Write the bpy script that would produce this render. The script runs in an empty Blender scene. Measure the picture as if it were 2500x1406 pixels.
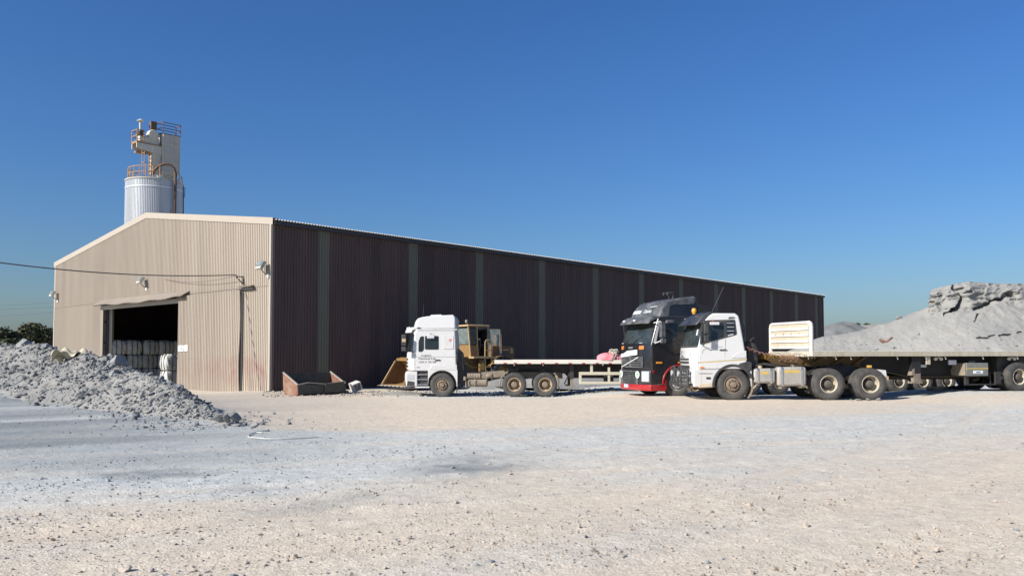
import bpy, bmesh, math, random
import numpy as np
from mathutils import Vector, Matrix

random.seed(7)
RNG = np.random.default_rng(11)
scene = bpy.context.scene
C = scene.collection

# ------------------------------------------------------------------ camera
F = 1980.0                      # focal length in photograph pixels (2500 px wide)
CAM_H = 1.87                    # camera height above the yard at the warehouse
PITCH = math.radians(2.3)
PPY = 784.0                     # photograph row of the optical axis
cam_d = bpy.data.cameras.new("camera")
cam_d.sensor_width = 36.0
cam_d.lens = 36.0 * F / 2500.0
cam_d.shift_y = (PPY - 703.0) / 2500.0
cam_d.clip_start = 0.1
cam_d.clip_end = 20000.0
cam = bpy.data.objects.new("camera", cam_d)
cam.location = (0, 0, CAM_H)
cam.rotation_euler = (math.pi / 2 + PITCH, 0, 0)
C.objects.link(cam)
scene.camera = cam

# ------------------------------------------------------------------ light
SUN_EL = math.radians(32.0)
SUN_H = Vector((-0.82, -0.57)).normalized()     # horizontal direction towards the sun
world = bpy.data.worlds.new("World")
scene.world = world
world.use_nodes = True
wn = world.node_tree.nodes
wl = world.node_tree.links
sky = wn.new("ShaderNodeTexSky")
sky.sky_type = 'NISHITA'
sky.sun_disc = False
sky.sun_elevation = SUN_EL
sky.sun_rotation = math.atan2(SUN_H.x, SUN_H.y)
sky.altitude = 0.0
sky.air_density = 1.25
sky.dust_density = 1.2
sky.ozone_density = 10.0
sat = wn.new("ShaderNodeHueSaturation")
sat.inputs["Saturation"].default_value = 1.10
sat.inputs["Hue"].default_value = 0.508
wl.new(sky.outputs[0], sat.inputs["Color"])
wl.new(sat.outputs[0], wn["Background"].inputs[0])
wn["Background"].inputs[1].default_value = 0.079

sun_d = bpy.data.lights.new("sun", 'SUN')
sun_d.energy = 4.8
sun_d.angle = math.radians(0.53)
sun_d.color = (1.0, 0.955, 0.88)
sun = bpy.data.objects.new("sun", sun_d)
sd = Vector((SUN_H.x * math.cos(SUN_EL), SUN_H.y * math.cos(SUN_EL), math.sin(SUN_EL)))
sun.rotation_euler = sd.to_track_quat('Z', 'Y').to_euler()
sun.location = (-40, -30, 40)
C.objects.link(sun)

vs = scene.view_settings
vs.view_transform = 'Standard'
vs.look = 'None'
vs.exposure = 0.6
vs.gamma = 1.0
scene.render.engine = 'CYCLES'
scene.cycles.use_denoising = True
scene.cycles.max_bounces = 8

# ------------------------------------------------------------------ helpers
def pix(px, py, depth):
    """photograph pixel -> world point at a given distance along +Y"""
    u = (px - 1250.0) / F
    v = (PPY - py) / F
    d = Vector((u, math.cos(PITCH) - v * math.sin(PITCH), math.sin(PITCH) + v * math.cos(PITCH)))
    return Vector((0, 0, CAM_H)) + d * (depth / d.y)

def sstep(x, a, b):
    t = np.clip((np.asarray(x, float) - a) / (b - a), 0, 1)
    return t * t * (3 - 2 * t)

_perm = np.random.default_rng(3).random((256, 256))
def vnoise(x, y):
    x = np.asarray(x, float); y = np.asarray(y, float)
    xi = np.floor(x).astype(int); yi = np.floor(y).astype(int)
    fx = x - xi; fy = y - yi
    fx = fx * fx * (3 - 2 * fx); fy = fy * fy * (3 - 2 * fy)
    a = _perm[xi & 255, yi & 255]; b = _perm[(xi + 1) & 255, yi & 255]
    c = _perm[xi & 255, (yi + 1) & 255]; d = _perm[(xi + 1) & 255, (yi + 1) & 255]
    return (a + (b - a) * fx) * (1 - fy) + (c + (d - c) * fx) * fy

def fbm(x, y, o=4):
    s = 0; a = 1.0; t = 0
    for i in range(o):
        s = s + a * (vnoise(x * 2 ** i + 17.3 * i, y * 2 ** i + 9.1 * i) - 0.5)
        t += a; a *= 0.5
    return s / t * 2

def tag(o, label=None, cat=None, group=None, kind=None):
    if label: o["label"] = label
    if cat: o["category"] = cat
    if group: o["group"] = group
    if kind: o["kind"] = kind
    return o

def empty(name, loc=(0, 0, 0), rz=0.0, parent=None):
    o = bpy.data.objects.new(name, None)
    o.location = loc
    o.rotation_euler = (0, 0, rz)
    o.empty_display_size = 0.2
    C.objects.link(o)
    if parent: o.parent = parent
    return o

def link_mesh(name, me, parent=None):
    o = bpy.data.objects.new(name, me)
    C.objects.link(o)
    if parent: o.parent = parent
    return o

def np_mesh(name, verts, faces, mats=None, smooth=False, parent=None):
    """verts (n,3), faces (m,k) numpy arrays, all faces of the same size"""
    me = bpy.data.meshes.new(name)
    verts = np.asarray(verts, np.float32); faces = np.asarray(faces, np.int32)
    k = faces.shape[1]
    me.vertices.add(len(verts)); me.vertices.foreach_set("co", verts.ravel())
    me.loops.add(faces.size); me.loops.foreach_set("vertex_index", faces.ravel())
    me.polygons.add(len(faces))
    me.polygons.foreach_set("loop_start", np.arange(0, faces.size, k, dtype=np.int32))
    me.polygons.foreach_set("loop_total", np.full(len(faces), k, np.int32))
    me.polygons.foreach_set("use_smooth", np.full(len(faces), smooth, bool))
    me.update(calc_edges=True); me.validate()
    if mats is not None: me.materials.append(mats)
    return link_mesh(name, me, parent)

def copy_tree(o, parent=None):
    c = o.copy(); C.objects.link(c); c.parent = parent
    for ch in o.children:
        copy_tree(ch, c)
    return c

class MB:
    """collects shapes; build() links them as ONE mesh object"""
    def __init__(s): s.v = []; s.f = []
    def add(s, vs, fs):
        n = len(s.v); s.v += [tuple(p) for p in vs]; s.f += [[i + n for i in f] for f in fs]; return s
    def box(s, c, d, rx=0, ry=0, rz=0):
        M = Matrix.Rotation(rz, 3, 'Z') @ Matrix.Rotation(ry, 3, 'Y') @ Matrix.Rotation(rx, 3, 'X')
        vs = [Vector(c) + M @ Vector((i * d[0] / 2, j * d[1] / 2, k * d[2] / 2)) for i in (-1, 1) for j in (-1, 1) for k in (-1, 1)]
        return s.add(vs, [(0, 1, 3, 2), (4, 6, 7, 5), (0, 4, 5, 1), (2, 3, 7, 6), (0, 2, 6, 4), (1, 5, 7, 3)])
    def bb(s, x0, x1, y0, y1, z0, z1):
        return s.box(((x0 + x1) / 2, (y0 + y1) / 2, (z0 + z1) / 2), (abs(x1 - x0), abs(y1 - y0), abs(z1 - z0)))
    def prism(s, poly, y0, y1, axis='y', ny=1):
        """polygon in (x,z) extruded along y (or in (x,y) along z, or (y,z) along x)"""
        n = len(poly)
        def P(p, t):
            return (p[0], t, p[1]) if axis == 'y' else ((p[0], p[1], t) if axis == 'z' else (t, p[0], p[1]))
        vs = []
        for k in range(ny + 1):
            t = y0 + (y1 - y0) * k / ny
            vs += [P(p, t) for p in poly]
        fs = []
        for k in range(ny):
            for i in range(n):
                j = (i + 1) % n
                fs.append((k * n + i, k * n + j, (k + 1) * n + j, (k + 1) * n + i))
        fs.append(tuple(range(n - 1, -1, -1))); fs.append(tuple(ny * n + i for i in range(n)))
        return s.add(vs, fs)
    def bar(s, a, b, w, h=None):
        a = Vector(a); b = Vector(b); h = h or w
        d = (b - a); L = d.length
        if L < 1e-6: return s
        d.normalize()
        up = Vector((0, 0, 1)) if abs(d.z) < 0.95 else Vector((1, 0, 0))
        sx = d.cross(up).normalized(); sz = sx.cross(d)
        vs = [p + sx * i * w / 2 + sz * j * h / 2 for p in (a, b) for i, j in ((-1, -1), (1, -1), (1, 1), (-1, 1))]
        return s.add(vs, [(3, 2, 1, 0), (4, 5, 6, 7), (0, 1, 5, 4), (1, 2, 6, 5), (2, 3, 7, 6), (3, 0, 4, 7)])
    def tube(s, pts, r, n=8, cap=True):
        pts = [Vector(p) for p in pts]
        rs = r if isinstance(r, (list, tuple)) else [r] * len(pts)
        base = len(s.v); prev = None
        for i, p in enumerate(pts):
            d = (pts[min(i + 1, len(pts) - 1)] - pts[max(i - 1, 0)])
            if d.length < 1e-9: d = Vector((0, 0, 1))
            d.normalize()
            if prev is None:
                up = Vector((0, 0, 1)) if abs(d.z) < 0.9 else Vector((1, 0, 0))
                sx = d.cross(up).normalized()
            else:
                sx = (prev - d * prev.dot(d))
                sx = sx.normalized() if sx.length > 1e-6 else d.orthogonal().normalized()
            prev = sx; sy = d.cross(sx)
            for k in range(n):
                a = 2 * math.pi * k / n
                s.v.append(tuple(p + sx * math.cos(a) * rs[i] + sy * math.sin(a) * rs[i]))
        for i in range(len(pts) - 1):
            for k in range(n):
                k2 = (k + 1) % n
                s.f.append([base + i * n + k, base + i * n + k2, base + (i + 1) * n + k2, base + (i + 1) * n + k])
        if cap:
            s.f.append([base + k for k in range(n - 1, -1, -1)])
            s.f.append([base + (len(pts) - 1) * n + k for k in range(n)])
        return s
    def lathe(s, prof, c=(0, 0, 0), axis='z', n=24, a0=0.0, a1=None):
        """prof = [(radius, height)...] turned about the axis through c"""
        base = len(s.v); full = a1 is None
        A1 = a0 + 2 * math.pi if full else a1
        m = n if full else n + 1
        for (r, h) in prof:
            for k in range(m):
                a = a0 + (A1 - a0) * k / n
                p = (r * math.cos(a), r * math.sin(a), h)
                if axis == 'y': p = (p[0], h, p[1])
                if axis == 'x': p = (h, p[0], p[1])
                s.v.append((p[0] + c[0], p[1] + c[1], p[2] + c[2]))
        for i in range(len(prof) - 1):
            for k in range(n):
                k2 = (k + 1) % m
                s.f.append([base + i * m + k, base + i * m + k2, base + (i + 1) * m + k2, base + (i + 1) * m + k])
        return s
    def grid(s, fn, nu, nv):
        base = len(s.v)
        for i in range(nu + 1):
            for j in range(nv + 1):
                s.v.append(tuple(fn(i / nu, j / nv)))
        for i in range(nu):
            for j in range(nv):
                a = base + i * (nv + 1) + j
                s.f.append([a, a + nv + 1, a + nv + 2, a + 1])
        return s
    def warp(s, fn):
        s.v = [tuple(fn(*p)) for p in s.v]; return s
    def build(s, name, mat, parent=None, bevel=0.0, seg=2, smooth=False, angle=35, solid=0.0, recalc=True):
        me = bpy.data.meshes.new(name)
        me.from_pydata([tuple(map(float, p)) for p in s.v], [], s.f)
        if recalc:
            b = bmesh.new(); b.from_mesh(me)
            bmesh.ops.recalc_face_normals(b, faces=b.faces)
            b.to_mesh(me); b.free()
        if mat: me.materials.append(mat)
        if smooth or bevel:
            me.polygons.foreach_set("use_smooth", [True] * len(me.polygons))
            try: me.set_sharp_from_angle(angle=math.radians(angle))
            except Exception: pass
        o = link_mesh(name, me, parent)
        if solid:
            m = o.modifiers.new("solid", 'SOLIDIFY'); m.thickness = solid; m.offset = 0
        if bevel:
            m = o.modifiers.new("bevel", 'BEVEL'); m.width = bevel; m.segments = seg
            m.limit_method = 'ANGLE'; m.angle_limit = math.radians(angle); m.harden_normals = False
        return o

def rpoly(pts, r, n=4):
    """round the corners of a 2D polygon; r single or per corner"""
    out = []; N = len(pts)
    for i in range(N):
        p = Vector(pts[i]); a = Vector(pts[i - 1]); b = Vector(pts[(i + 1) % N])
        rr = r[i] if isinstance(r, (list, tuple)) else r
        da = (a - p); db = (b - p)
        t = min(rr, da.length * 0.48, db.length * 0.48)
        if t < 1e-4: out.append(tuple(p)); continue
        A = p + da.normalized() * t; B = p + db.normalized() * t
        for k in range(n + 1):
            q = k / n
            out.append(tuple(A * (1 - q) ** 2 + p * 2 * q * (1 - q) + B * q * q))
    return out

def text_mesh(name, body, size, mat, parent, origin, xdir, ydir, align='LEFT', extrude=0.001, bold=0.0, sx=1.0):
    cu = bpy.data.curves.new(name, 'FONT')
    cu.body = body; cu.size = size; cu.align_x = align; cu.extrude = extrude; cu.offset = bold
    cu.resolution_u = 2
    tmp = bpy.data.objects.new(name + "_tmp", cu); C.objects.link(tmp)
    dg = bpy.context.evaluated_depsgraph_get()
    me = bpy.data.meshes.new_from_object(tmp.evaluated_get(dg))
    bpy.data.objects.remove(tmp)
    me.name = name
    X = Vector(xdir).normalized(); Y = Vector(ydir).normalized(); Z = X.cross(Y)
    M = Matrix((X * sx, Y, Z)).transposed().to_4x4(); M.translation = Vector(origin)
    me.transform(M)
    me.materials.clear(); me.materials.append(mat)
    return link_mesh(name, me, parent)

# ------------------------------------------------------------------ materials
MATS = {}
def N(nt, t, **kw):
    n = nt.nodes.new(t)
    for k, v in kw.items(): setattr(n, k, v)
    return n

def mat(name, col, rough=0.6, metal=0.0, var=0.12, scale=6.0, bump=0.0, bscale=60.0, dirt=None, dirt_amt=0.0,
        dirt_scale=2.0, dirt_low=None, streak=False, rnd=0.0, spec=0.5, coat=0.0, coord='Object'):
    """procedural material: base colour mottled by noise, a second 'dirt' colour laid on by noise patches
    (thicker below dirt_low metres when given), fine bump, per-object tint variation"""
    m = bpy.data.materials.new(name); m.use_nodes = True
    nt = m.node_tree; L = nt.links
    p = nt.nodes["Principled BSDF"]
    p.inputs["Roughness"].default_value = rough
    p.inputs["Metallic"].default_value = metal
    p.inputs["Specular IOR Level"].default_value = spec
    if coat: p.inputs["Coat Weight"].default_value = coat
    tc = N(nt, "ShaderNodeTexCoord")
    vec = tc.outputs[coord]
    if streak:
        mp = N(nt, "ShaderNodeMapping"); mp.inputs["Scale"].default_value = (1, 1, 0.12)
        L.new(vec, mp.inputs[0]); nvec = mp.outputs[0]
    else: nvec = vec
    ns = N(nt, "ShaderNodeTexNoise"); ns.inputs["Scale"].default_value = scale; ns.inputs["Detail"].default_value = 6
    ns.inputs["Roughness"].default_value = 0.65
    L.new(nvec, ns.inputs["Vector"])
    mx = N(nt, "ShaderNodeMix", data_type='RGBA')
    c = np.array(col, float)
    mx.inputs["A"].default_value = (*np.clip(c * (1 - var), 0, 1), 1)
    mx.inputs["B"].default_value = (*np.clip(c * (1 + var), 0, 1), 1)
    cr = N(nt, "ShaderNodeMapRange"); cr.inputs[1].default_value = 0.3; cr.inputs[2].default_value = 0.7
    L.new(ns.outputs[0], cr.inputs[0]); L.new(cr.outputs[0], mx.inputs["Factor"])
    out = mx.outputs["Result"]
    if rnd:
        oi = N(nt, "ShaderNodeObjectInfo")
        mr = N(nt, "ShaderNodeMapRange"); mr.inputs[3].default_value = 1 - rnd; mr.inputs[4].default_value = 1 + rnd
        L.new(oi.outputs["Random"], mr.inputs[0])
        hs = N(nt, "ShaderNodeHueSaturation"); L.new(out, hs.inputs["Color"]); L.new(mr.outputs[0], hs.inputs["Value"])
        out = hs.outputs[0]
    if dirt is not None:
        nd = N(nt, "ShaderNodeTexNoise"); nd.inputs["Scale"].default_value = dirt_scale; nd.inputs["Detail"].default_value = 8
        nd.inputs["Roughness"].default_value = 0.7
        L.new(nvec, nd.inputs["Vector"])
        fac = nd.outputs[0]
        if dirt_low is not None:
            sx = N(nt, "ShaderNodeSeparateXYZ"); L.new(vec, sx.inputs[0])
            lo = N(nt, "ShaderNodeMapRange"); lo.inputs[1].default_value = dirt_low[0]; lo.inputs[2].default_value = dirt_low[1]
            lo.inputs[3].default_value = 0.45; lo.inputs[4].default_value = 0.0
            L.new(sx.outputs[2], lo.inputs[0])
            ad = N(nt, "ShaderNodeMath", operation='ADD'); L.new(fac, ad.inputs[0]); L.new(lo.outputs[0], ad.inputs[1]); fac = ad.outputs[0]
        rp = N(nt, "ShaderNodeMapRange"); rp.inputs[1].default_value = 0.42; rp.inputs[2].default_value = 0.85
        rp.inputs[4].default_value = dirt_amt
        L.new(fac, rp.inputs[0])
        m2 = N(nt, "ShaderNodeMix", data_type='RGBA'); m2.inputs["B"].default_value = (*dirt, 1)
        L.new(out, m2.inputs["A"]); L.new(rp.outputs[0], m2.inputs["Factor"])
        out = m2.outputs["Result"]
        if rough < 0.6:
            rr = N(nt, "ShaderNodeMapRange"); rr.inputs[3].default_value = rough; rr.inputs[4].default_value = 0.85
            L.new(rp.outputs[0], rr.inputs[0]); L.new(rr.outputs[0], p.inputs["Roughness"])
    L.new(out, p.inputs["Base Color"])
    if bump:
        nb = N(nt, "ShaderNodeTexNoise"); nb.inputs["Scale"].default_value = bscale; nb.inputs["Detail"].default_value = 5
        L.new(vec, nb.inputs["Vector"])
        b = N(nt, "ShaderNodeBump"); b.inputs["Strength"].default_value = bump; b.inputs["Distance"].default_value = 0.02
        L.new(nb.outputs[0], b.inputs["Height"]); L.new(b.outputs[0], p.inputs["Normal"])
    MATS[name] = m
    return m

TAN = (0.42, 0.36, 0.29)
DUST = (0.34, 0.28, 0.21)
GREY = (0.32, 0.33, 0.33)
M_ = MATS
mat("white_paint", (0.56, 0.56, 0.55), 0.3, dirt=(0.5, 0.46, 0.4), dirt_amt=0.3, dirt_scale=2.5, dirt_low=(0.4, 1.5), var=0.02, coat=0.2)
mat("white_panel", (0.53, 0.53, 0.52), 0.5, dirt=(0.5, 0.46, 0.4), dirt_amt=0.35, dirt_scale=3, var=0.03)
mat("black_paint", (0.012, 0.012, 0.014), 0.22, dirt=(0.16, 0.15, 0.14), dirt_amt=0.10, dirt_scale=1.5, dirt_low=(0.5, 1.4), var=0.1, coat=0.3)
mat("black_plastic", (0.028, 0.029, 0.031), 0.6, dirt=(0.2, 0.18, 0.16), dirt_amt=0.35, dirt_scale=4, var=0.15)
mat("dusty_black", (0.05, 0.053, 0.058), 0.55, dirt=(0.26, 0.26, 0.26), dirt_amt=0.8, dirt_scale=3, var=0.15)
mat("visor_black", (0.022, 0.024, 0.03), 0.4, dirt=(0.2, 0.2, 0.2), dirt_amt=0.3, dirt_scale=3, var=0.15)
mat("red_paint", (0.36, 0.012, 0.016), 0.3, dirt=(0.3, 0.2, 0.17), dirt_amt=0.25, dirt_scale=3, var=0.05, coat=0.2)
mat("chassis_dark", (0.022, 0.021, 0.021), 0.7, dirt=(0.12, 0.10, 0.08), dirt_amt=0.5, dirt_scale=4, var=0.2)
mat("chassis_dust", (0.20, 0.165, 0.125), 0.85, dirt=(0.32, 0.27, 0.20), dirt_amt=0.8, dirt_scale=5, var=0.25, bump=0.2)
mat("tyre", (0.050, 0.048, 0.046), 0.85, dirt=(0.2, 0.18, 0.15), dirt_amt=0.5, dirt_scale=3.5, var=0.2, bump=0.15)
mat("rim_dust", (0.22, 0.17, 0.12), 0.75, dirt=(0.10, 0.075, 0.055), dirt_amt=0.7, dirt_scale=7, var=0.2)
mat("rim_tan", (0.44, 0.33, 0.20), 0.7, dirt=(0.2, 0.15, 0.1), dirt_amt=0.5, dirt_scale=6, var=0.15)
mat("rim_cream", (0.44, 0.39, 0.29), 0.65, dirt=(0.3, 0.24, 0.17), dirt_amt=0.5, dirt_scale=6, var=0.1)
mat("rim_steel", (0.50, 0.50, 0.49), 0.4, metal=0.5, dirt=(0.2, 0.18, 0.16), dirt_amt=0.6, dirt_scale=7, var=0.1)
mat("hub_dark", (0.07, 0.06, 0.052), 0.75, dirt=(0.2, 0.17, 0.13), dirt_amt=0.6, dirt_scale=9, var=0.25)
mat("glass", (0.012, 0.016, 0.018), 0.05, var=0.1, spec=0.6, dirt=(0.15, 0.15, 0.15), dirt_amt=0.12, dirt_scale=4)
mat("glass_haze", (0.13, 0.165, 0.16), 0.22, var=0.25, scale=3, spec=0.6, dirt=(0.33, 0.35, 0.33), dirt_amt=0.6, dirt_scale=2.5)
mat("glass_dusty", (0.022, 0.03, 0.03), 0.12, var=0.2, scale=3, spec=0.6, dirt=(0.11, 0.118, 0.11), dirt_amt=0.5, dirt_scale=2.5)
mat("lamp_lens", (0.42, 0.44, 0.45), 0.12, var=0.2, scale=20, spec=0.8)
mat("orange_lens", (0.75, 0.30, 0.03), 0.3, var=0.15, scale=12)
mat("amber_lens", (0.62, 0.19, 0.04), 0.3, var=0.25, scale=12)
mat("red_lens", (0.30, 0.02, 0.025), 0.35, var=0.1)
mat("chrome", (0.6, 0.6, 0.6), 0.25, metal=0.9, dirt=(0.3, 0.27, 0.23), dirt_amt=0.5, dirt_scale=8)
mat("grey_text", (0.10, 0.105, 0.11), 0.6, var=0.05)
mat("pale_text", (0.46, 0.49, 0.49), 0.6, var=0.1)
mat("silver_text", (0.35, 0.36, 0.36), 0.4, var=0.1)
mat("plate_white", (0.75, 0.76, 0.76), 0.5, var=0.03)
mat("plate_blue", (0.35, 0.52, 0.68), 0.5, var=0.15, scale=25)
mat("stripe_gold", (0.50, 0.36, 0.10), 0.5, var=0.08)
mat("stripe_red", (0.5, 0.05, 0.05), 0.5, var=0.1)
mat("stripe_grey", (0.50, 0.50, 0.50), 0.5, var=0.1)
mat("tank_alloy", (0.36, 0.345, 0.315), 0.55, metal=0.25, dirt=(0.42, 0.35, 0.26), dirt_amt=0.75, dirt_scale=3, var=0.12)
mat("deck_cream", (0.47, 0.43, 0.34), 0.75, dirt=(0.33, 0.24, 0.14), dirt_amt=0.75, dirt_scale=3.0, var=0.15, streak=True, scale=9)
mat("deck_white", (0.60, 0.575, 0.51), 0.7, dirt=(0.45, 0.38, 0.28), dirt_amt=0.55, dirt_scale=3, var=0.08)
mat("guard_cream", (0.48, 0.44, 0.34), 0.7, dirt=(0.4, 0.32, 0.22), dirt_amt=0.5, dirt_scale=4, var=0.08)
mat("head_white", (0.60, 0.58, 0.53), 0.65, dirt=(0.52, 0.40, 0.26), dirt_amt=0.55, dirt_scale=4, var=0.05, streak=True)
mat("head_cream", (0.52, 0.44, 0.33), 0.7, dirt=(0.42, 0.31, 0.2), dirt_amt=0.6, dirt_scale=4, var=0.1, streak=True)
mat("frame_brown", (0.13, 0.075, 0.025), 0.75, dirt=(0.05, 0.035, 0.025), dirt_amt=0.8, dirt_scale=3, var=0.2)
mat("frame_yellow", (0.52, 0.30, 0.05), 0.65, dirt=(0.2, 0.13, 0.06), dirt_amt=0.6, dirt_scale=4, var=0.1)
mat("loader_yellow", (0.27, 0.155, 0.05), 0.75, dirt=(0.19, 0.13, 0.075), dirt_amt=0.8, dirt_scale=2.5, var=0.15)
mat("loader_brown", (0.13, 0.075, 0.032), 0.8, dirt=(0.24, 0.16, 0.07), dirt_amt=0.5, dirt_scale=4, var=0.2)
mat("loader_trim", (0.40, 0.28, 0.14), 0.7, dirt=(0.35, 0.23, 0.12), dirt_amt=0.6, dirt_scale=5, var=0.12)
mat("loader_grey", (0.17, 0.18, 0.165), 0.7, dirt=(0.3, 0.26, 0.2), dirt_amt=0.5, dirt_scale=5, var=0.15)
mat("rust", (0.19, 0.085, 0.05), 0.85, dirt=(0.36, 0.29, 0.22), dirt_amt=0.9, dirt_scale=2.0, var=0.25, bump=0.2)
mat("bucket_green", (0.06, 0.062, 0.05), 0.8, dirt=(0.16, 0.12, 0.08), dirt_amt=0.5, dirt_scale=3, var=0.2, bump=0.2)
mat("bucket_edge", (0.33, 0.31, 0.27), 0.7, dirt=(0.3, 0.18, 0.1), dirt_amt=0.5, dirt_scale=6, var=0.2)
mat("concrete", (0.50, 0.49, 0.45), 0.9, var=0.15, bump=0.3)
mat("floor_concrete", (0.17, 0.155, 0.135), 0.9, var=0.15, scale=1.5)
mat("gable_sheet", (0.392, 0.336, 0.270), 0.7, dirt=(0.315, 0.25, 0.20), dirt_amt=0.6, dirt_scale=0.55, var=0.06, scale=1.2, rnd=0.045, streak=True, coord='Object')
mat("gable_trim", (0.375, 0.325, 0.262), 0.65, dirt=(0.32, 0.26, 0.21), dirt_amt=0.4, dirt_scale=1.5, var=0.05)
mat("wall_maroon", (0.084, 0.053, 0.047), 0.65, dirt=(0.10, 0.078, 0.068), dirt_amt=0.7, dirt_scale=0.5, var=0.2, scale=1.5, rnd=0.13, streak=True)
mat("wall_light", (0.140, 0.138, 0.098), 0.5, dirt=(0.11, 0.11, 0.09), dirt_amt=0.5, dirt_scale=0.6, var=0.1, streak=True, rnd=0.08)
mat("roof_sheet", (0.42, 0.415, 0.40), 0.45, metal=0.2, dirt=(0.4, 0.37, 0.33), dirt_amt=0.5, dirt_scale=0.5, var=0.06)
mat("dark_trim", (0.03, 0.03, 0.033), 0.6, var=0.1)
mat("steel_dark", (0.05, 0.047, 0.045), 0.7, var=0.2)
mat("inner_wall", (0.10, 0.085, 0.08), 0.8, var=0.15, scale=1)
mat("silo_metal", (0.50, 0.515, 0.52), 0.4, metal=0.25, dirt=(0.36, 0.355, 0.34), dirt_amt=0.6, dirt_scale=0.6, var=0.08, scale=1.0, streak=True)
mat("silo_band", (0.62, 0.64, 0.65), 0.35, metal=0.2, var=0.05)
mat("collector_cream", (0.52, 0.50, 0.41), 0.65, dirt=(0.36, 0.28, 0.2), dirt_amt=0.55, dirt_scale=1.2, var=0.08, streak=True)
mat("collector_grey", (0.42, 0.42, 0.37), 0.65, dirt=(0.3, 0.24, 0.17), dirt_amt=0.6, dirt_scale=1.5, var=0.1, streak=True)
mat("rail_rust", (0.30, 0.17, 0.085), 0.75, dirt=(0.42, 0.33, 0.22), dirt_amt=0.6, dirt_scale=3, var=0.2)
mat("rail_brown", (0.11, 0.065, 0.05), 0.75, var=0.25)
mat("pipe_rust", (0.10, 0.055, 0.035), 0.7, dirt=(0.2, 0.12, 0.07), dirt_amt=0.4, dirt_scale=2, var=0.2)
mat("lamp_body", (0.40, 0.39, 0.34), 0.6, var=0.1)
mat("lamp_dark", (0.06, 0.06, 0.055), 0.6, var=0.15)
mat("cable", (0.10, 0.085, 0.075), 0.7, var=0.2)
mat("bag_white", (0.44, 0.435, 0.40), 0.75, dirt=(0.28, 0.265, 0.23), dirt_amt=0.6, dirt_scale=2.5, var=0.1, bump=0.6, bscale=9, rnd=0.22)
mat("bag_strap", (0.02, 0.02, 0.022), 0.8, var=0.1)
mat("sign_white", (0.76, 0.76, 0.75), 0.5, var=0.03)
mat("sign_blue", (0.28, 0.30, 0.48), 0.5, var=0.25, scale=18)
mat("tarp_pink", (0.62, 0.20, 0.23), 0.7, dirt=(0.65, 0.42, 0.42), dirt_amt=0.6, dirt_scale=3, var=0.15)
mat("rope", (0.52, 0.48, 0.40), 0.9, var=0.2, scale=30)
mat("bare_wood", (0.24, 0.17, 0.15), 0.9, var=0.2)
mat("bark", (0.09, 0.07, 0.055), 0.9, var=0.25)
mat("cloth", (0.42, 0.38, 0.28), 0.9, var=0.15, dirt=(0.28, 0.27, 0.24), dirt_amt=0.6, dirt_scale=6)
mat("hose_white", (0.48, 0.48, 0.45), 0.6, var=0.1)
# ================================================================== ground
CREST_PX = [(-420, 838, 40), (-150, 842, 33), (0, 846, 30), (85, 846, 28.4), (130, 856, 27.3), (165, 872, 26.5), (200, 869, 25.7), (262, 874, 24.5),
            (290, 897, 23.9), (330, 912, 23.0), (400, 935, 21.5), (440, 955, 20.6), (480, 985, 19.6),
            (520, 1008, 18.8), (560, 1024, 18.1), (600, 1040, 17.4)]
CREST = np.array([tuple(pix(*p)) for p in CREST_PX])
CREST_RAMP = np.interp([p[0] for p in CREST_PX], [-420, 0, 270, 400, 620], [0.95, 0.72, 0.16, 0.08, 0.0])

def crest_near(x, y):
    """nearest point on the rubble crest: signed distance (+ = camera side), crest height, ramp height"""
    best = np.full(x.shape, 1e9); sd = np.zeros(x.shape); cz = np.zeros(x.shape); rp = np.zeros(x.shape); end = np.zeros(x.shape)
    for i in range(len(CREST) - 1):
        a = CREST[i, :2]; b = CREST[i + 1, :2]; ab = b - a; L2 = ab @ ab
        t = np.clip(((x - a[0]) * ab[0] + (y - a[1]) * ab[1]) / L2, 0, 1)
        dx = x - (a[0] + ab[0] * t); dy = y - (a[1] + ab[1] * t)
        d = np.hypot(dx, dy)
        m = d < best
        best = np.where(m, d, best)
        side = np.where((ab[0] * dy - ab[1] * dx) < 0, 1.0, -1.0)
        sd = np.where(m, d * side, sd)
        cz = np.where(m, CREST[i, 2] * (1 - t) + CREST[i + 1, 2] * t, cz)
        rp = np.where(m, CREST_RAMP[i] * (1 - t) + CREST_RAMP[i + 1] * t, rp)
    return sd, cz, rp

BA = Vector((0.671, 0.7414)).normalized()       # along the long wall
BB = Vector((-BA.y, BA.x))                      # along the gable, away from the corner
B0 = Vector((-11.96, 40.2))                     # near corner of the warehouse

TRACKS = [((-16, 4), (2, 10), (26, 17), 1.9), ((-12, 9), (6, 15.5), (28, 20), 1.95), ((-6, 3), (3, 9), (14, 22), 1.9), ((-14, 14), (2, 19), (24, 22.5), 2.0)]
def track_mask(x, y, tw=0.24):
    """old wheel tracks across the yard: quadratic arcs, two ruts each"""
    x = np.asarray(x, float); y = np.asarray(y, float); m = np.zeros(np.broadcast(x, y).shape)
    wob = 0.12 * fbm(x * 0.3, y * 0.3, 2)
    for (a, b, c, wdt) in TRACKS:
        co = np.polyfit([a[0], b[0], c[0]], [a[1], b[1], c[1]], 2)
        yy = np.polyval(co, x); sl = 2 * co[0] * x + co[1]
        d = (y - yy) / np.sqrt(1 + sl * sl) + wob
        inx = sstep(x, a[0] - 4, a[0]) * (1 - sstep(x, c[0], c[0] + 4))
        for o in (-wdt / 2, wdt / 2):
            m = np.maximum(m, np.exp(-((d - o) / tw) ** 4) * inx)
    return m * np.clip(0.65 + 0.7 * fbm(x * 0.8, y * 0.8 + 3, 3), 0, 1)

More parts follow.
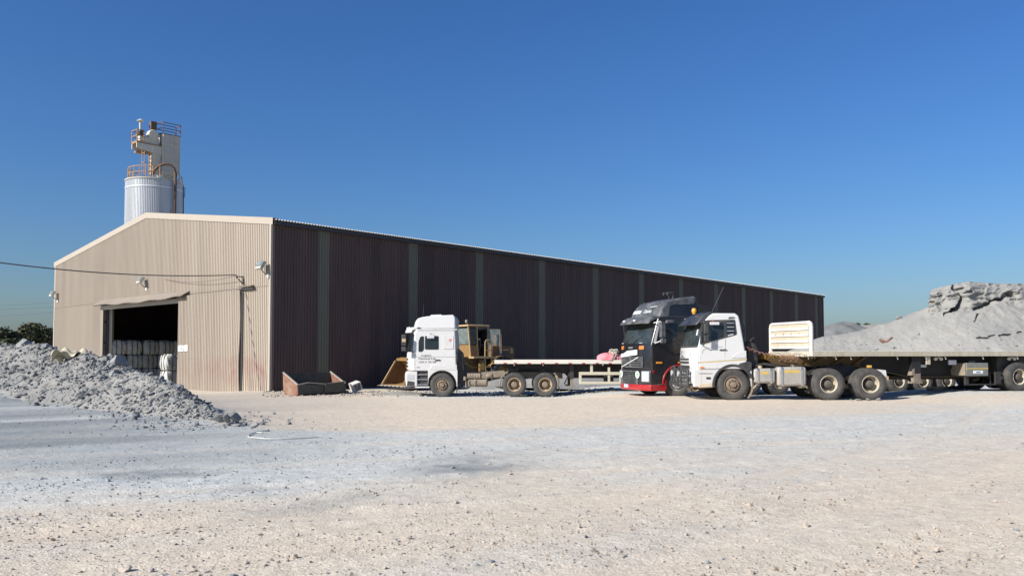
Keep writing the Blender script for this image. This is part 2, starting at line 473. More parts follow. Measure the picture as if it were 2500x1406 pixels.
def gz(x, y, fine=True):
    x = np.asarray(x, float); y = np.asarray(y, float)
    r = sstep(x, 1.5, 5.0)
    far = 0.24 * r
    sh = 3.0 * sstep(x, 11.5, 16.0)
    y0 = 27.0 * (1 - r) + 29.55 * r + sh; y1 = 33.6 * (1 - r) + 30.5 * r + sh
    t = np.clip((y - y0) / (y1 - y0), 0, 1); t = t * t * (3 - 2 * t)
    z = 0.33 * (1 - t) + far * t
    z = z + 0.20 * sstep(x, 12.8, 17.2) * (1 - sstep(y, 31.3, 33.4)) * sstep(y, 18, 25)
    z = z - 0.13 * sstep(-x, 12.5, 16) * sstep(y, 36, 41)
    sd, cz, rp = crest_near(x, y)
    z = z + rp * np.where(sd > 0, 1 - sstep(sd, 1.5, 12.0), 1 - sstep(-sd, 0.0, 3.0))
    if fine:
        dist = np.hypot(x, y)
        near = 1 - sstep(dist, 22, 30)
        z = z + 0.028 * fbm(x * 0.35, y * 0.35, 3) * near + 0.010 * fbm(x * 1.7, y * 1.7, 3) * near
        q = x * 0.86 + y * 0.5; w = -x * 0.5 + y * 0.86          # old tyre tracks run across the yard
        z = z + 0.018 * fbm(q * 0.12, w * 1.6 + 40, 3) * near
        tr = track_mask(x, y)
        z = z + (0.022 * (track_mask(x, y, 0.40) - tr) - 0.018 * tr) * near
        z = z + 0.02 * fbm(x * 0.5, y * 0.5, 3) * sstep(y, 22, 26) * (1 - near)
    return z

def to_pix(x, y, z):
    dz = z - CAM_H
    fy = y * math.cos(PITCH) + dz * math.sin(PITCH)
    vy = -y * math.sin(PITCH) + dz * math.cos(PITCH)
    fy = np.where(np.abs(fy) < 0.1, 0.1, fy)
    return 1250 + F * x / fy, PPY - F * vy / fy

def ground_zone(x, y, z):
    """(grey gravel 0..1, dark wet-looking fines 0..1, ochre 0..1) at yard points"""
    px, py = to_pix(x, y, z)
    front = y > 1.0
    px = np.where(front, px, 1250); py = np.where(front, py, 1400)
    q = x * 0.86 + y * 0.5; w = -x * 0.5 + y * 0.86
    n1 = fbm(x * 0.22, y * 0.22, 4); n2 = fbm(q * 0.10, w * 0.8 + 11, 4); n3 = fbm(x * 0.9 + 5, y * 0.9, 4)
    jig = (n1 * 40 + n2 * 48 + n3 * 24) * np.clip((py - 863) / 200, 0.05, 2.2)
    top = np.interp(px, [0, 560, 640, 850, 1300, 1700, 2100, 2500], [860, 1000, 1040, 1052, 1044, 1024, 995, 975])
    bot = np.interp(px, [0, 400, 700, 1000, 1250, 1600, 2100, 2500], [1215, 1200, 1205, 1195, 1150, 1150, 1120, 1085])
    fade = np.interp(px, [0, 500, 900, 1300, 1800, 2500], [1.0, 1.0, 0.85, 0.75, 0.75, 0.7])
    g = sstep(py + jig * 0.5, top - 8, top + 22) * (1 - sstep(py + jig, bot - 80, bot + 80)) * fade
    # thin grey veil drifting over the tan foreground
    veil = sstep(n2 + 0.5 * n1, 0.0, 0.7) * sstep(py, 1080, 1180) * 0.34
    g = np.maximum(g, veil * np.interp(px, [0, 1400, 2500], [0.9, 0.8, 0.55]))
    # fines around and behind the parked vehicles
    yard = sstep(y + 1.5 * n1, 32.6, 34.4) * sstep(x, -6.5, -3.5)
    g = np.maximum(g, yard * np.clip(0.95 + 0.2 * n1, 0, 1))
    rside = sstep(x, 3.0, 9.0) * sstep(y + 1.0 * n1, 26.6, 28.4)
    g = np.maximum(g, rside * 0.75)
    # compacted dark streaks
    dk = 0.75 * np.exp(-(((px - 1140) / 150) ** 2 + ((py - 1138 + (px - 1140) * 0.10) / 26) ** 2))
    dk = np.maximum(dk, 0.45 * np.exp(-(((px - 800) / 230) ** 2 + ((py - 1228 + (px - 800) * 0.14) / 20) ** 2)))
    dk = np.maximum(dk, 0.6 * np.exp(-(((px - 640) / 120) ** 2 + ((py - 1198) / 12) ** 2)))
    left = np.interp(px, [0, 350, 700, 1000], [1.0, 0.8, 0.4, 0.0]) * sstep(py, 930, 990) * (1 - sstep(py, 1090, 1190))
    dk = np.maximum(dk, 0.7 * np.exp(-(((px - 330) / 260) ** 2 + ((py - 1160 + (px - 330) * 0.05) / 14) ** 2)))
    dk = np.clip(np.maximum(1.25 * dk * np.clip(0.7 + 1.3 * n3 + 0.8 * fbm(x * 3.1, y * 3.1, 3), 0, 1.2), left * (0.75 + 0.6 * n2)), 0, 1)
    oc = np.clip(sstep(fbm(q * 0.16 + 3, w * 0.9, 4), 0.12, 0.6) * sstep(py, 1120, 1250), 0, 1)
    band = sstep(py, 950, 975) * (1 - sstep(py + jig * .4, top - 30, top + 5)) * (px > 400) * (px < 2300)
    oc = np.maximum(oc, 0.85 * band)
    g = g * (1 - 0.9 * band * (1 - yard) * (1 - rside))
    tm = track_mask(x, y) * (py < 1600)
    oc = np.clip(oc + 0.55 * tm * (1 - g), 0, 1); g = g * (1 - 0.45 * tm)
    far = sstep(np.hypot(x, y), 60, 90)
    g = g * (1 - far) + 0.35 * far
    return np.clip(g, 0, 1), np.clip(dk, 0, 1) * (1 - far), np.clip(oc, 0, 1) * (1 - far)

def ground_material(name, use_attr=True, rocky=False):
    m = bpy.data.materials.new(name); m.use_nodes = True
    nt = m.node_tree; L = nt.links; p = nt.nodes["Principled BSDF"]
    p.inputs["Roughness"].default_value = 0.95
    p.inputs["Specular IOR Level"].default_value = 0.15
    geo = N(nt, "ShaderNodeNewGeometry"); pos = geo.outputs["Position"]
    def noise(sc, det=6, r=0.6):
        n = N(nt, "ShaderNodeTexNoise"); n.inputs["Scale"].default_value = sc; n.inputs["Detail"].default_value = det
        n.inputs["Roughness"].default_value = r; L.new(pos, n.inputs["Vector"]); return n.outputs[0]
    def rng(s, a, b, c=0.0, d=1.0):
        r = N(nt, "ShaderNodeMapRange"); r.inputs[1].default_value = a; r.inputs[2].default_value = b
        r.inputs[3].default_value = c; r.inputs[4].default_value = d; L.new(s, r.inputs[0]); return r.outputs[0]
    def mix(a, b, f):
        x = N(nt, "ShaderNodeMix", data_type='RGBA')
        for s, k in ((a, "A"), (b, "B")):
            if isinstance(s, tuple): x.inputs[k].default_value = (*s, 1)
            else: L.new(s, x.inputs[k])
        if isinstance(f, float): x.inputs["Factor"].default_value = f
        else: L.new(f, x.inputs["Factor"])
        return x.outputs["Result"]
    n_l = rng(noise(0.6), 0.3, 0.7); n_m = rng(noise(5.0), 0.3, 0.7); n_f = rng(noise(38.0, 4), 0.3, 0.7)
    tan = mix((0.515, 0.447, 0.348), (0.615, 0.542, 0.432), n_m)
    grey = mix((0.435, 0.447, 0.42), (0.555, 0.567, 0.532), n_m)
    if use_attr:
        at = N(nt, "ShaderNodeVertexColor"); at.layer_name = "zone"
        sp = N(nt, "ShaderNodeSeparateColor"); L.new(at.outputs[0], sp.inputs[0])
        c = mix(tan, (0.62, 0.52, 0.40), rng(sp.outputs[2], 0, 1, 0, 0.85))
        c = mix(c, grey, sp.outputs[0])
        c = mix(c, (0.178, 0.196, 0.20), rng(sp.outputs[1], 0, 1, 0, 0.9))
    else:
        c = mix((0.205, 0.205, 0.197), (0.29, 0.28, 0.256), n_l) if not rocky else mix((0.222, 0.222, 0.212), (0.30, 0.291, 0.266), n_l)
        c = mix(c, (0.30, 0.265, 0.22), rng(noise(1.7), 0.5, 0.75, 0.0, 0.4))
    # grit: darker and paler grains
    vo = N(nt, "ShaderNodeTexVoronoi"); vo.inputs["Scale"].default_value = 26.0; L.new(pos, vo.inputs["Vector"])
    c = mix(c, mix(c, (0.20, 0.18, 0.16), 0.55), rng(n_f, 0.72, 0.98, 0.0, 0.4))
    hs = N(nt, "ShaderNodeHueSaturation"); L.new(c, hs.inputs["Color"])
    sepc = N(nt, "ShaderNodeSeparateColor"); L.new(vo.outputs["Color"], sepc.inputs[0])
    L.new(rng(sepc.outputs[0], 0, 1, 0.88, 1.10), hs.inputs["Value"])
    L.new(hs.outputs[0], p.inputs["Base Color"])
    b = N(nt, "ShaderNodeBump"); b.inputs["Strength"].default_value = 0.42; b.inputs["Distance"].default_value = 0.03
    hsum = N(nt, "ShaderNodeMath", operation='ADD'); L.new(n_m, hsum.inputs[0])
    h2 = N(nt, "ShaderNodeMath", operation='MULTIPLY'); h2.inputs[1].default_value = 0.6; L.new(n_f, h2.inputs[0])
    L.new(h2.outputs[0], hsum.inputs[1])
    L.new(hsum.outputs[0], b.inputs["Height"]); L.new(b.outputs[0], p.inputs["Normal"])
    MATS[name] = m
    return m

GM = ground_material("yard_ground")
PM = ground_material("crushed_stone", use_attr=False)

def paint_zone(o, co):
    g, d, oc = ground_zone(co[:, 0], co[:, 1], co[:, 2])
    ca = o.data.color_attributes.new("zone", 'FLOAT_COLOR', 'POINT')
    arr = np.stack([g, d, oc, np.ones_like(g)], 1).astype(np.float32)
    ca.data.foreach_set("color", arr.ravel())

def build_ground():
    fr = np.linspace(-0.66, 0.66, 560)                       # angles from +Y
    bk = np.linspace(0.66, 2 * math.pi - 0.66, 70)[1:-1]
    th = np.concatenate([fr, bk])
    r = [0.0, 1.0]
    while r[-1] < 60: r.append(r[-1] * 1.0095 if r[-1] > 2.5 else r[-1] * 1.08)
    while r[-1] < 6000: r.append(r[-1] * 1.13)
    r = np.array(r[1:])
    T, R = np.meshgrid(th, r)
    X = np.sin(T) * R; Y = np.cos(T) * R
    Z = gz(X, Y)
    far = sstep(R, 70, 120)
    Z = Z * (1 - far)
    V = np.stack([X.ravel(), Y.ravel(), Z.ravel()], 1)
    n = len(th); m = len(r)
    i = np.arange(m - 1)[:, None]; j = np.arange(n)[None, :]; j2 = (j + 1) % n
    Q = np.stack([i * n + j, i * n + j2, (i + 1) * n + j2, (i + 1) * n + j], -1).reshape(-1, 4)[:, ::-1]
    # centre cap
    V = np.vstack([V, [[0, 0, float(gz(0., 0.))]]])
    o = np_mesh("ground", V, Q, GM, smooth=True)
    bm = bmesh.new(); bm.from_mesh(o.data); bm.verts.ensure_lookup_table()
    c = bm.verts[len(V) - 1]
    for k in range(n): bm.faces.new((c, bm.verts[(k + 1) % n], bm.verts[k]))
    bmesh.ops.recalc_face_normals(bm, faces=bm.faces)
    bm.faces.ensure_lookup_table()
    if bm.faces[0].normal.z < 0: bmesh.ops.reverse_faces(bm, faces=bm.faces)
    bm.to_mesh(o.data); bm.free()
    paint_zone(o, V)
    tag(o, kind="structure")
    return o
build_ground()

# ------------------------------------------------------------------ loose stones
def _ico():
    b = bmesh.new(); bmesh.ops.create_icosphere(b, subdivisions=1, radius=1.0)
    b.verts.ensure_lookup_table()
    v = np.array([tuple(x.co) for x in b.verts]); f = np.array([[q.index for q in t.verts] for t in b.faces]); b.free()
    return v, f
_icov, _icof = _ico()
def stone_soup(name, P, S, mtl, sink=0.25, flat=0.65):
    """angular pebbles: jittered, chipped icosahedra"""
    n = len(P); q = len(_icov)
    v = np.repeat(_icov[None], n, 0) * (0.72 + 0.5 * RNG.random((n, q, 1)))
    v += 0.22 * (RNG.random((n, q, 3)) - 0.5)
    nrm = RNG.normal(size=(n, 3, 3)); nrm /= np.linalg.norm(nrm, axis=2)[..., None]
    for k in range(3):                                   # chip flat faces off
        t = (v * nrm[:, k, None, :]).sum(-1) - (0.35 + 0.3 * RNG.random((n, 1)))
        v = v - np.clip(t, 0, None)[..., None] * nrm[:, k, None, :]
    v *= S[:, None, None] * (0.65 + 0.75 * RNG.random((n, 1, 3)))
    v[:, :, 2] *= flat
    a = RNG.random(n) * 6.283; ca, sa = np.cos(a), np.sin(a)
    b = (RNG.random(n) - 0.5) * 1.2; cb, sb = np.cos(b), np.sin(b)
    x = v[:, :, 0] * cb[:, None] + v[:, :, 2] * sb[:, None]; z = -v[:, :, 0] * sb[:, None] + v[:, :, 2] * cb[:, None]
    y = v[:, :, 1]
    X = x * ca[:, None] - y * sa[:, None]; Y = x * sa[:, None] + y * ca[:, None]
    W = np.stack([X + P[:, None, 0], Y + P[:, None, 1], z + P[:, None, 2] + (S * (flat - sink))[:, None] * 0.6], -1).reshape(-1, 3)
    Fc = (_icof[None] + q * np.arange(n)[:, None, None]).reshape(-1, 3)
    return np_mesh(name, W, Fc, mtl)

mat("stone_tan", (0.37, 0.315, 0.26), 0.95, var=0.25, scale=1.5, coord='Object')
mat("stone_grey", (0.25, 0.26, 0.265), 0.95, var=0.30, scale=1.5, coord='Object')
mat("rock_grey", (0.205, 0.21, 0.205), 0.95, var=0.22, scale=3, bump=0.6, bscale=14, rnd=0.18, dirt=(0.37, 0.36, 0.33), dirt_amt=0.6, dirt_scale=1.7)
mat("rubble_grey", (0.185, 0.19, 0.186), 0.95, var=0.38, scale=1.3, bump=0.3, bscale=20)

def scatter_stones(n=62000):
    d = np.exp(RNG.random(n) * (math.log(33) - math.log(3.2)) + math.log(3.2))
    x = (RNG.random(n) * 2 - 1) * 0.80 * d; y = d
    q = x * 0.86 + y * 0.5; w = -x * 0.5 + y * 0.86
    den = 0.22 + 0.9 * sstep(fbm(q * 0.2, w * 1.3 + 7, 3) + 0.5 * fbm(x * .7, y * .7, 3), -0.15, 0.5)
    den = den * (1 - 0.8 * track_mask(x, y))
    pxx, pyy = to_pix(x, y, gz(x, y, False)); den = den + 0.6 * np.exp(-(((pxx - 520) / 420) ** 2 + ((pyy - 1185) / 30) ** 2))
    keep = RNG.random(n) < den
    x, y, d = x[keep], y[keep], d[keep]
    z = gz(x, y)
    s = np.clip(np.exp(RNG.normal(math.log(0.0066), 0.6, len(x))), 0.003, 0.04)
    big = RNG.random(len(x)) < 0.004
    s = np.where(big, s * 2.0, s)
    s = np.minimum(np.maximum(s, d / 811 * 0.34), 0.05)
    # few stones on the swept tan band in front of the trucks
    g, dk, oc = ground_zone(x, y, z)
    px, py = to_pix(x, y, z)
    bandk = 1 - 0.88 * sstep(py, 940, 970) * (1 - sstep(py, 1030, 1065)) * (g < 0.5)
    k2 = RNG.random(len(x)) < bandk * (0.55 + 0.45 * sstep(py, 980, 1100))
    x, y, z, s, g = x[k2], y[k2], z[k2], s[k2], g[k2]
    P = np.stack([x, y, z], 1)
    gr = RNG.random(len(x)) < np.clip(g * 1.1, 0.08, 0.97)
    tag(stone_soup("tan_gravel", P[~gr], s[~gr], MATS["stone_tan"]), "loose tan stones scattered over the yard", "gravel", kind="stuff")
    tag(stone_soup("grey_gravel", P[gr], s[gr], MATS["stone_grey"]), "loose grey crushed stones scattered over the yard", "gravel", kind="stuff")
scatter_stones()

# ------------------------------------------------------------------ rocks (shared meshes)
def rock_mesh(k):
    b = bmesh.new(); bmesh.ops.create_icosphere(b, subdivisions=2, radius=1.0)
    rr = random.Random(100 + k)
    planes = [(Vector((rr.gauss(0, 1), rr.gauss(0, 1), rr.gauss(0, 1))).normalized(), rr.uniform(0.38, 0.80)) for _ in range(13)]
    for v in b.verts:
        for nrm, dd in planes:
            t = v.co.dot(nrm)
            if t > dd: v.co -= nrm * (t - dd)
        v.co += Vector((rr.uniform(-1, 1), rr.uniform(-1, 1), rr.uniform(-1, 1))) * 0.06
        v.co *= 1.2; v.co.x *= 1.15; v.co.z *= 0.85
    me = bpy.data.meshes.new("rock"); b.to_mesh(me); b.free()
    me.materials.append(MATS["rock_grey"])
    return me
ROCKS = [rock_mesh(k) for k in range(8)]
def rock(x, y, z, s, label, group, rx=None):
    o = link_mesh("rock", random.choice(ROCKS))
    o.location = (x, y, z); o.scale = (s * random.uniform(.8, 1.25), s * random.uniform(.75, 1.1), s * random.uniform(.7, 1.05))
    o.rotation_euler = (random.uniform(-.5, .5), random.uniform(-.5, .5), random.uniform(0, 6.28))
    return tag(o, label, "rock", group)

# ------------------------------------------------------------------ rubble bank on the left
def bank_z(x, y):
    sd, cz, rp = crest_near(x, y)
    base = gz(x, y, False)
    n = 0.17 * fbm(x * 0.9, y * 0.9, 4) + 0.10 * fbm(x * 2.6 + 4, y * 2.6, 3) + 0.05 * np.abs(fbm(x * 6, y * 6, 3))
    amp = np.clip((cz - 0.35) / 0.9, 0.12, 1)
    sl = np.where(sd > 0, 0.66, 0.75)
    z = cz - sl * np.sqrt(sd * sd + 0.05) + 0.16 + n * amp
    return z, base, sd, cz

def build_bank():
    xs = np.arange(-34, -3.5, 0.085); ys = np.arange(13.5, 43, 0.085)
    X, Y = np.meshgrid(xs, ys)
    Z, base, sd, cz = bank_z(X, Y)
    Z = np.maximum(Z, base - 0.12)
    n, m = X.shape[1], X.shape[0]
    V = np.stack([X.ravel(), Y.ravel(), Z.ravel()], 1)
    keep = (Z > base - 0.1) & (np.abs(sd) < 5.5)
    i = np.arange(m - 1)[:, None]; j = np.arange(n - 1)[None, :]
    kf = keep[:-1, :-1] | keep[1:, :-1] | keep[:-1, 1:] | keep[1:, 1:]
    Q = np.stack([i * n + j, i * n + j + 1, (i + 1) * n + j + 1, (i + 1) * n + j], -1)[kf]
    used = np.unique(Q); mp = np.zeros(len(V), int); mp[used] = np.arange(len(used))
    o = np_mesh("rubble_bank", V[used], mp[Q], PM, smooth=False)
    tag(o, "low bank of grey broken rubble heaped before the warehouse doorway", "rubble bank")
    # loose rubble over it
    k = 17000
    t = RNG.random(k) ** 0.9
    seg = np.interp(t, np.linspace(0, 1, len(CREST)), np.arange(len(CREST)))
    i0 = np.clip(seg.astype(int), 0, len(CREST) - 2); f = seg - i0
    base_p = CREST[i0] * (1 - f[:, None]) + CREST[i0 + 1] * f[:, None]
    off = RNG.normal(0.5, 1.0, k)
    x = base_p[:, 0] + RNG.normal(0, .4, k) - 0.6 * off; y = base_p[:, 1] - 0.8 * off
    z, base, sd, cz = bank_z(x, y)
    s = np.clip(np.exp(RNG.normal(math.log(0.0155), 0.75, k)), 0.007, 0.085)
    zz = np.maximum(z, gz(x, y))
    ok = (sd > -2.0) & (sd < 2.4) & ((z > base + 0.02) | (RNG.random(k) < 0.13))
    P = np.stack([x, y, zz], 1)[ok]
    tag(stone_soup("rubble", P, s[ok], MATS["rubble_grey"], flat=0.8), "broken stone fragments covering the rubble bank", "rubble", kind="stuff")
    # big single rocks
    made = 0; tries = 0
    R = random.Random(5)
    while made < 120 and tries < 6000:
        tries += 1
        i = R.randrange(1, len(CREST) - 1); f = R.random()
        p = CREST[i] * (1 - f) + CREST[i + 1 if i + 1 < len(CREST) else i] * f
        off = R.gauss(0.5, 0.8)
        x = p[0] - 0.55 * off; y = p[1] - 0.83 * off
        z, base, sd, cz = bank_z(np.array([x]), np.array([y]))
        if z[0] < base[0] - 0.05 or sd[0] > 2.6 or sd[0] < -0.8: continue
        hgt = max(cz[0] - 0.3, 0.15)
        s = min(R.choice([0.05, 0.06, 0.07, 0.09, 0.11, 0.15]) * R.uniform(.8, 1.25), 0.07 + 0.10 * hgt)
        rock(x, y, float(z[0]) + s * 0.12, s, "grey broken rock lodged in the face of the rubble bank", "rocks on the rubble bank")
        made += 1
    # rocks one can point to
    def at(px, py, d, s, label):
        p = pix(px, py, d); rock(p.x, p.y, p.z, s, label, None)
    at(284, 882, 24.0, 0.30, "rounded grey boulder sitting on top of the rubble bank at the doorway's edge")
    at(318, 930, 22.8, 0.34, "pale broad flat rock on the rubble bank below the stacked bags")
    at(236, 940, 23.9, 0.24, "pale pointed rock halfway up the rubble bank face")
    at(190, 957, 24.2, 0.30, "pale round rock at the lower foot of the rubble bank")
    at(70, 848, 28.4, 0.36, "pale long rock on the crest of the rubble bank before the trees")
    at(430, 980, 20.1, 0.22, "grey angular rock on the low tail of the rubble bank")
    at(535, 1019, 17.6, 0.15, "grey upright rock at the tail end of the rubble bank, first of a small cluster")
    at(553, 1020, 17.3, 0.12, "smaller grey rock in the cluster at the tail end of the rubble bank")
    at(572, 1015, 17.4, 0.16, "grey blocky rock leaning in the cluster at the tail end of the rubble bank")
    at(622, 1037, 16.2, 0.10, "lone pale rock lying beyond the tail end of the rubble bank, beside the white hose")
build_bank()

# dusty cloth caught in the rubble
def build_cloth():
    p = pix(178, 885, 25.6)
    m = MB()
    def fn(u, v):
        x = (u - .5) * 1.1; y = (v - .5) * 0.8
        z = 0.16 * math.sin(9 * u + 3 * v) * math.cos(7 * v - 2 * u) + 0.07 * math.sin(21 * u + 13 * v) - 0.45 * (u - .5) ** 2 - 0.35 * v
        return (x, y, z)
    m.grid(fn, 28, 22)
    o = m.build("cloth", MATS["cloth"], smooth=True, angle=180, solid=0.012)
    z = float(bank_z(np.array([p.x]), np.array([p.y]))[0][0])
    o.location = (p.x, p.y - 0.1, z + 0.26); o.rotation_euler = (0.35, 0, 0.5)
    tag(o, "crumpled dusty beige cloth caught in the rubble bank", "cloth")
build_cloth()

# white hose lying on the ground
def build_hose():
    pts = []
    for px, py in [(640, 1060), (622, 1060), (609, 1064), (607, 1070), (622, 1074), (655, 1076.5), (700, 1076), (740, 1073.5), (778, 1071)]:
        d = 1980 * (CAM_H - 0.31) / (py - 863.0)
        p = pix(px, py, d); pts.append(Vector((p.x, p.y, float(gz(p.x, p.y)) + 0.018)))
    dense = []
    for i in range(len(pts) - 1):
        p0 = pts[max(i - 1, 0)]; p1 = pts[i]; p2 = pts[i + 1]; p3 = pts[min(i + 2, len(pts) - 1)]
        for k in range(5):
            t = k / 5
            dense.append(0.5 * ((2 * p1) + (p2 - p0) * t + (2 * p0 - 5 * p1 + 4 * p2 - p3) * t * t + (3 * p1 - p0 - 3 * p2 + p3) * t ** 3))
    dense.append(pts[-1])
    o = MB().tube(dense, 0.011, 8).build("hose", MATS["hose_white"], smooth=True)
    tag(o, "thin white hose lying in an open curve on the gravel", "hose")
build_hose()

# ------------------------------------------------------------------ stockpile behind the trailers
def build_stockpile():
    # silhouette of the crest (photograph pixel -> height at the crest's distance)
    D = 52.0; DS = 50.4
    sil = [(1560, 938), (1640, 915), (1800, 890), (1890, 868), (1985, 827), (2060, 815), (2110, 800), (2150, 788), (2200, 768), (2250, 745), (2300, 728),
           (2360, 714), (2420, 708), (2500, 708), (2700, 706), (2950, 712), (3200, 760), (3500, 850)]
    sx = np.array([(p[0] - 1250) / F * DS for p in sil]); sz = np.array([CAM_H + (863 - p[1]) / F * DS for p in sil])
    nx = 760; nv = 210
    xs = np.linspace(sx[0], sx[-1], nx)
    zt = np.interp(xs, sx, sz)                                   # top of loose slope
    zt = np.convolve(np.pad(zt, 3, mode='edge'), np.ones(7) / 7, 'valid')
    # hard crust standing above the loose slope from px 2250 on
    pxs = 1250 + xs / DS * F
    cr = sstep(pxs, 2242, 2252) * (1 - sstep(pxs, 3000, 3300))
    n_edge = fbm(xs * 0.8, xs * 0 + 3, 4)
    ctop = CAM_H + (863 - np.interp(pxs, [2245, 2262, 2290, 2320, 2340, 2500, 3000], [712, 704, 698, 691, 688, 694, 700])) / F * DS
    V = np.zeros((nx, nv, 3))
    for i in range(nx):
        x = xs[i]; z1 = zt[i]; c = cr[i]
        toe = D - 1.3 - (z1 - 0.1) / 0.66
        pts = [(toe - 2.0, 0.05), (toe, 0.16), (toe + 1.6, 0.85 if z1 > 1.5 else 0.16 + (z1 - .16) * .5)]
        zb = z1 - c * (0.75 + 0.55 * n_edge[i])
        yb = D - 1.3 - (z1 - zb) / 0.66
        ztop = z1 * (1 - c) + ctop[i] * c
        pts.append((yb, zb)); pts.append((yb + 0.10 + 0.2 * (1 - c), zb + 0.02 + .1 * (1 - c)))
        pts.append((yb + 0.30 * c + 0.35 * (1 - c), ztop - 0.35 * c))
        pts.append((yb + 0.9, ztop)); pts.append((D + 5.0, ztop + 0.02)); pts.append((D + 5 + ztop / 0.6, 0.0))
        pts = np.array(pts)
        L = np.concatenate([[0], np.cumsum(np.hypot(*np.diff(pts, axis=0).T) + 1e-3)])
        # more samples on the visible front
        k = np.searchsorted(L, L[6])
        t = np.concatenate([np.linspace(0, L[6], nv - 24, endpoint=False), np.linspace(L[6], L[-1], 24)])
        V[i, :, 0] = x; V[i, :, 1] = np.interp(t, L, pts[:, 0]); V[i, :, 2] = np.interp(t, L, pts[:, 1])
    X, Y, Z = V[..., 0], V[..., 1], V[..., 2]
    hgt = np.clip(Z / 1.0, 0, 1)
    crust = cr[:, None] * sstep(Z, zt[:, None] - 1.3, zt[:, None] - 0.5)
    # rills run down the slope; the crust is lumpy and cracked
    rill = 0.10 * fbm(X * 1.1 + Z * 0.15, Z * 0.12, 4) + 0.22 * fbm(X * 0.28, Z * 0.35 + 8, 3)
    lump = 0.20 * fbm(X * 0.9, Z * 1.5, 4) + 0.16 * fbm(X * 0.8, Z * 6.0 + 5, 4) + 0.10 * fbm(X * 3.1, Z * 5.5 + 5, 4) + 0.05 * np.abs(fbm(X * 7, Z * 11 + 5, 3))
    Y -= hgt * (rill * (1 - crust) + lump * crust)
    Z += hgt * 0.09 * fbm(X * 1.3, Y * 1.3, 4)
    X += hgt * crust * 0.30 * fbm(Y * 1.4 + 9, Z * 3.2, 4)
    X *= 1 + np.clip(Y - (DS - 1.0), 0, None) / DS * 1.25        # the heap's end runs obliquely away from the yard
    # slumped cracks: paths in photograph pixels with a width (m) and depth (m)
    cracks = [([(2330, 703), (2348, 706), (2352, 730), (2338, 748), (2330, 762)], .30, .75),
              ([(2352, 716), (2372, 710)], .22, .6),
              ([(2380, 752), (2410, 742), (2440, 730), (2470, 726)], .24, .6), ([(2440, 728), (2462, 716), (2478, 722)], .30, .7),
              ([(2380, 785), (2386, 768)], .16, .4), ([(2305, 768), (2322, 760), (2340, 757)], .18, .5),
              ([(2392, 826), (2420, 824), (2432, 820)], .15, .35), ([(2440, 820), (2470, 819)], .14, .35), ([(2485, 815), (2520, 813)], .14, .35),
              ([(2262, 738), (2285, 742), (2300, 750)], .14, .35), ([(2270, 722), (2300, 726)], .12, .25),
              ([(2240, 868 - 45), (2252, 812)], .22, .12)]
    PX, PY = to_pix(X, Y, Z)
    mpp = D / F
    for path, w, dep in cracks:
        best = np.full(X.shape, 1e9)
        jx = 9 * fbm(X * 2.2, Z * 2.2 + 30, 4); jy = 9 * fbm(X * 2.0 + 50, Z * 2.4, 4)
        for (a, b) in zip(path[:-1], path[1:]):
            ab = (b[0] - a[0], b[1] - a[1]); L2 = ab[0] ** 2 + ab[1] ** 2
            qx = PX + jx; qy = PY + jy
            t = np.clip(((qx - a[0]) * ab[0] + (qy - a[1]) * ab[1]) / L2, 0, 1)
            best = np.minimum(best, np.hypot(qx - a[0] - ab[0] * t, qy - a[1] - ab[1] * t))
        d = best * mpp
        Y += 0.75 * dep * (1 - sstep(d, w * 0.2, w * 0.7)) * (0.5 + 0.9 * vnoise(X * 3, Z * 3))
        Y -= 0.12 * dep * np.exp(-((d - w) / (w * 0.8)) ** 2)
    # fine relief
    Y -= hgt * 0.06 * fbm(X * 5, Z * 6, 4)
    Z = np.where(V[..., 2] < 0.1, np.minimum(Z, 0.05), Z)
    P = np.stack([X, Y, Z], -1).reshape(-1, 3)
    i = np.arange(nx - 1)[:, None]; j = np.arange(nv - 1)[None, :]
    Q = np.stack([i * nv + j, (i + 1) * nv + j, (i + 1) * nv + j + 1, i * nv + j + 1], -1).reshape(-1, 4)
    o = np_mesh("gravel_stockpile", P, Q, MATS["stockpile_stone"], smooth=True)
    try: o.data.set_sharp_from_angle(angle=math.radians(50))
    except Exception: pass
    tag(o, "tall pale grey stockpile of crushed stone with a cracked crust on top", "stockpile")
    # loose lumps on the slope, thicker towards the toe
    kk = RNG.integers(0, nx, 8000); vv = (RNG.random(8000) ** 1.6 * (nv - 60)).astype(int)
    Pl = np.stack([X, Y, Z], -1)[kk, vv] + np.stack([RNG.normal(0, .05, 8000), RNG.normal(0, .05, 8000), np.zeros(8000)], 1)
    sl_ = np.clip(np.exp(RNG.normal(math.log(.018), .6, 8000)), .012, .11)
    okk = Pl[:, 2] > 0.1
    tag(stone_soup("stockpile_lumps", Pl[okk], sl_[okk], MATS["lump_grey"], flat=0.8, sink=0.4), "loose lumps of stone scattered down the stockpile slope", "gravel", kind="stuff")
    # a few stones on the slope and a lump of reddish root
    for (px, py, s, lab) in [(2189, 766, .22, "small pale stone resting on the upper edge of the stockpile slope"),
                             (2074, 815, .20, "flat pale stone low on the stockpile ridge near the warehouse end")]:
        qx, qy = to_pix(P[:, 0], P[:, 1], P[:, 2]); k = int(np.argmin((qx - px) ** 2 + (qy - py - 3) ** 2 + (P[:, 1] > D + 1) * 1e6))
        rock(P[k, 0], P[k, 1], P[k, 2] + s * .3, s, lab, None)
    # debris scrap sits on the slope surface: find the slope point behind that pixel
    d2 = (to_pix(P[:, 0], P[:, 1], P[:, 2])[0] - 2158) ** 2 + (to_pix(P[:, 0], P[:, 1], P[:, 2])[1] - 832) ** 2
    k = int(np.argmin(d2 + (P[:, 1] > D) * 1e6)); q = Vector(P[k])
    m = MB().tube([(-.35, 0, .05), (-.1, -.05, -.06), (.08, -.06, -.12), (.3, 0, .1), (.45, 0, .22)], [.07, .09, .08, .06, .03], 7)
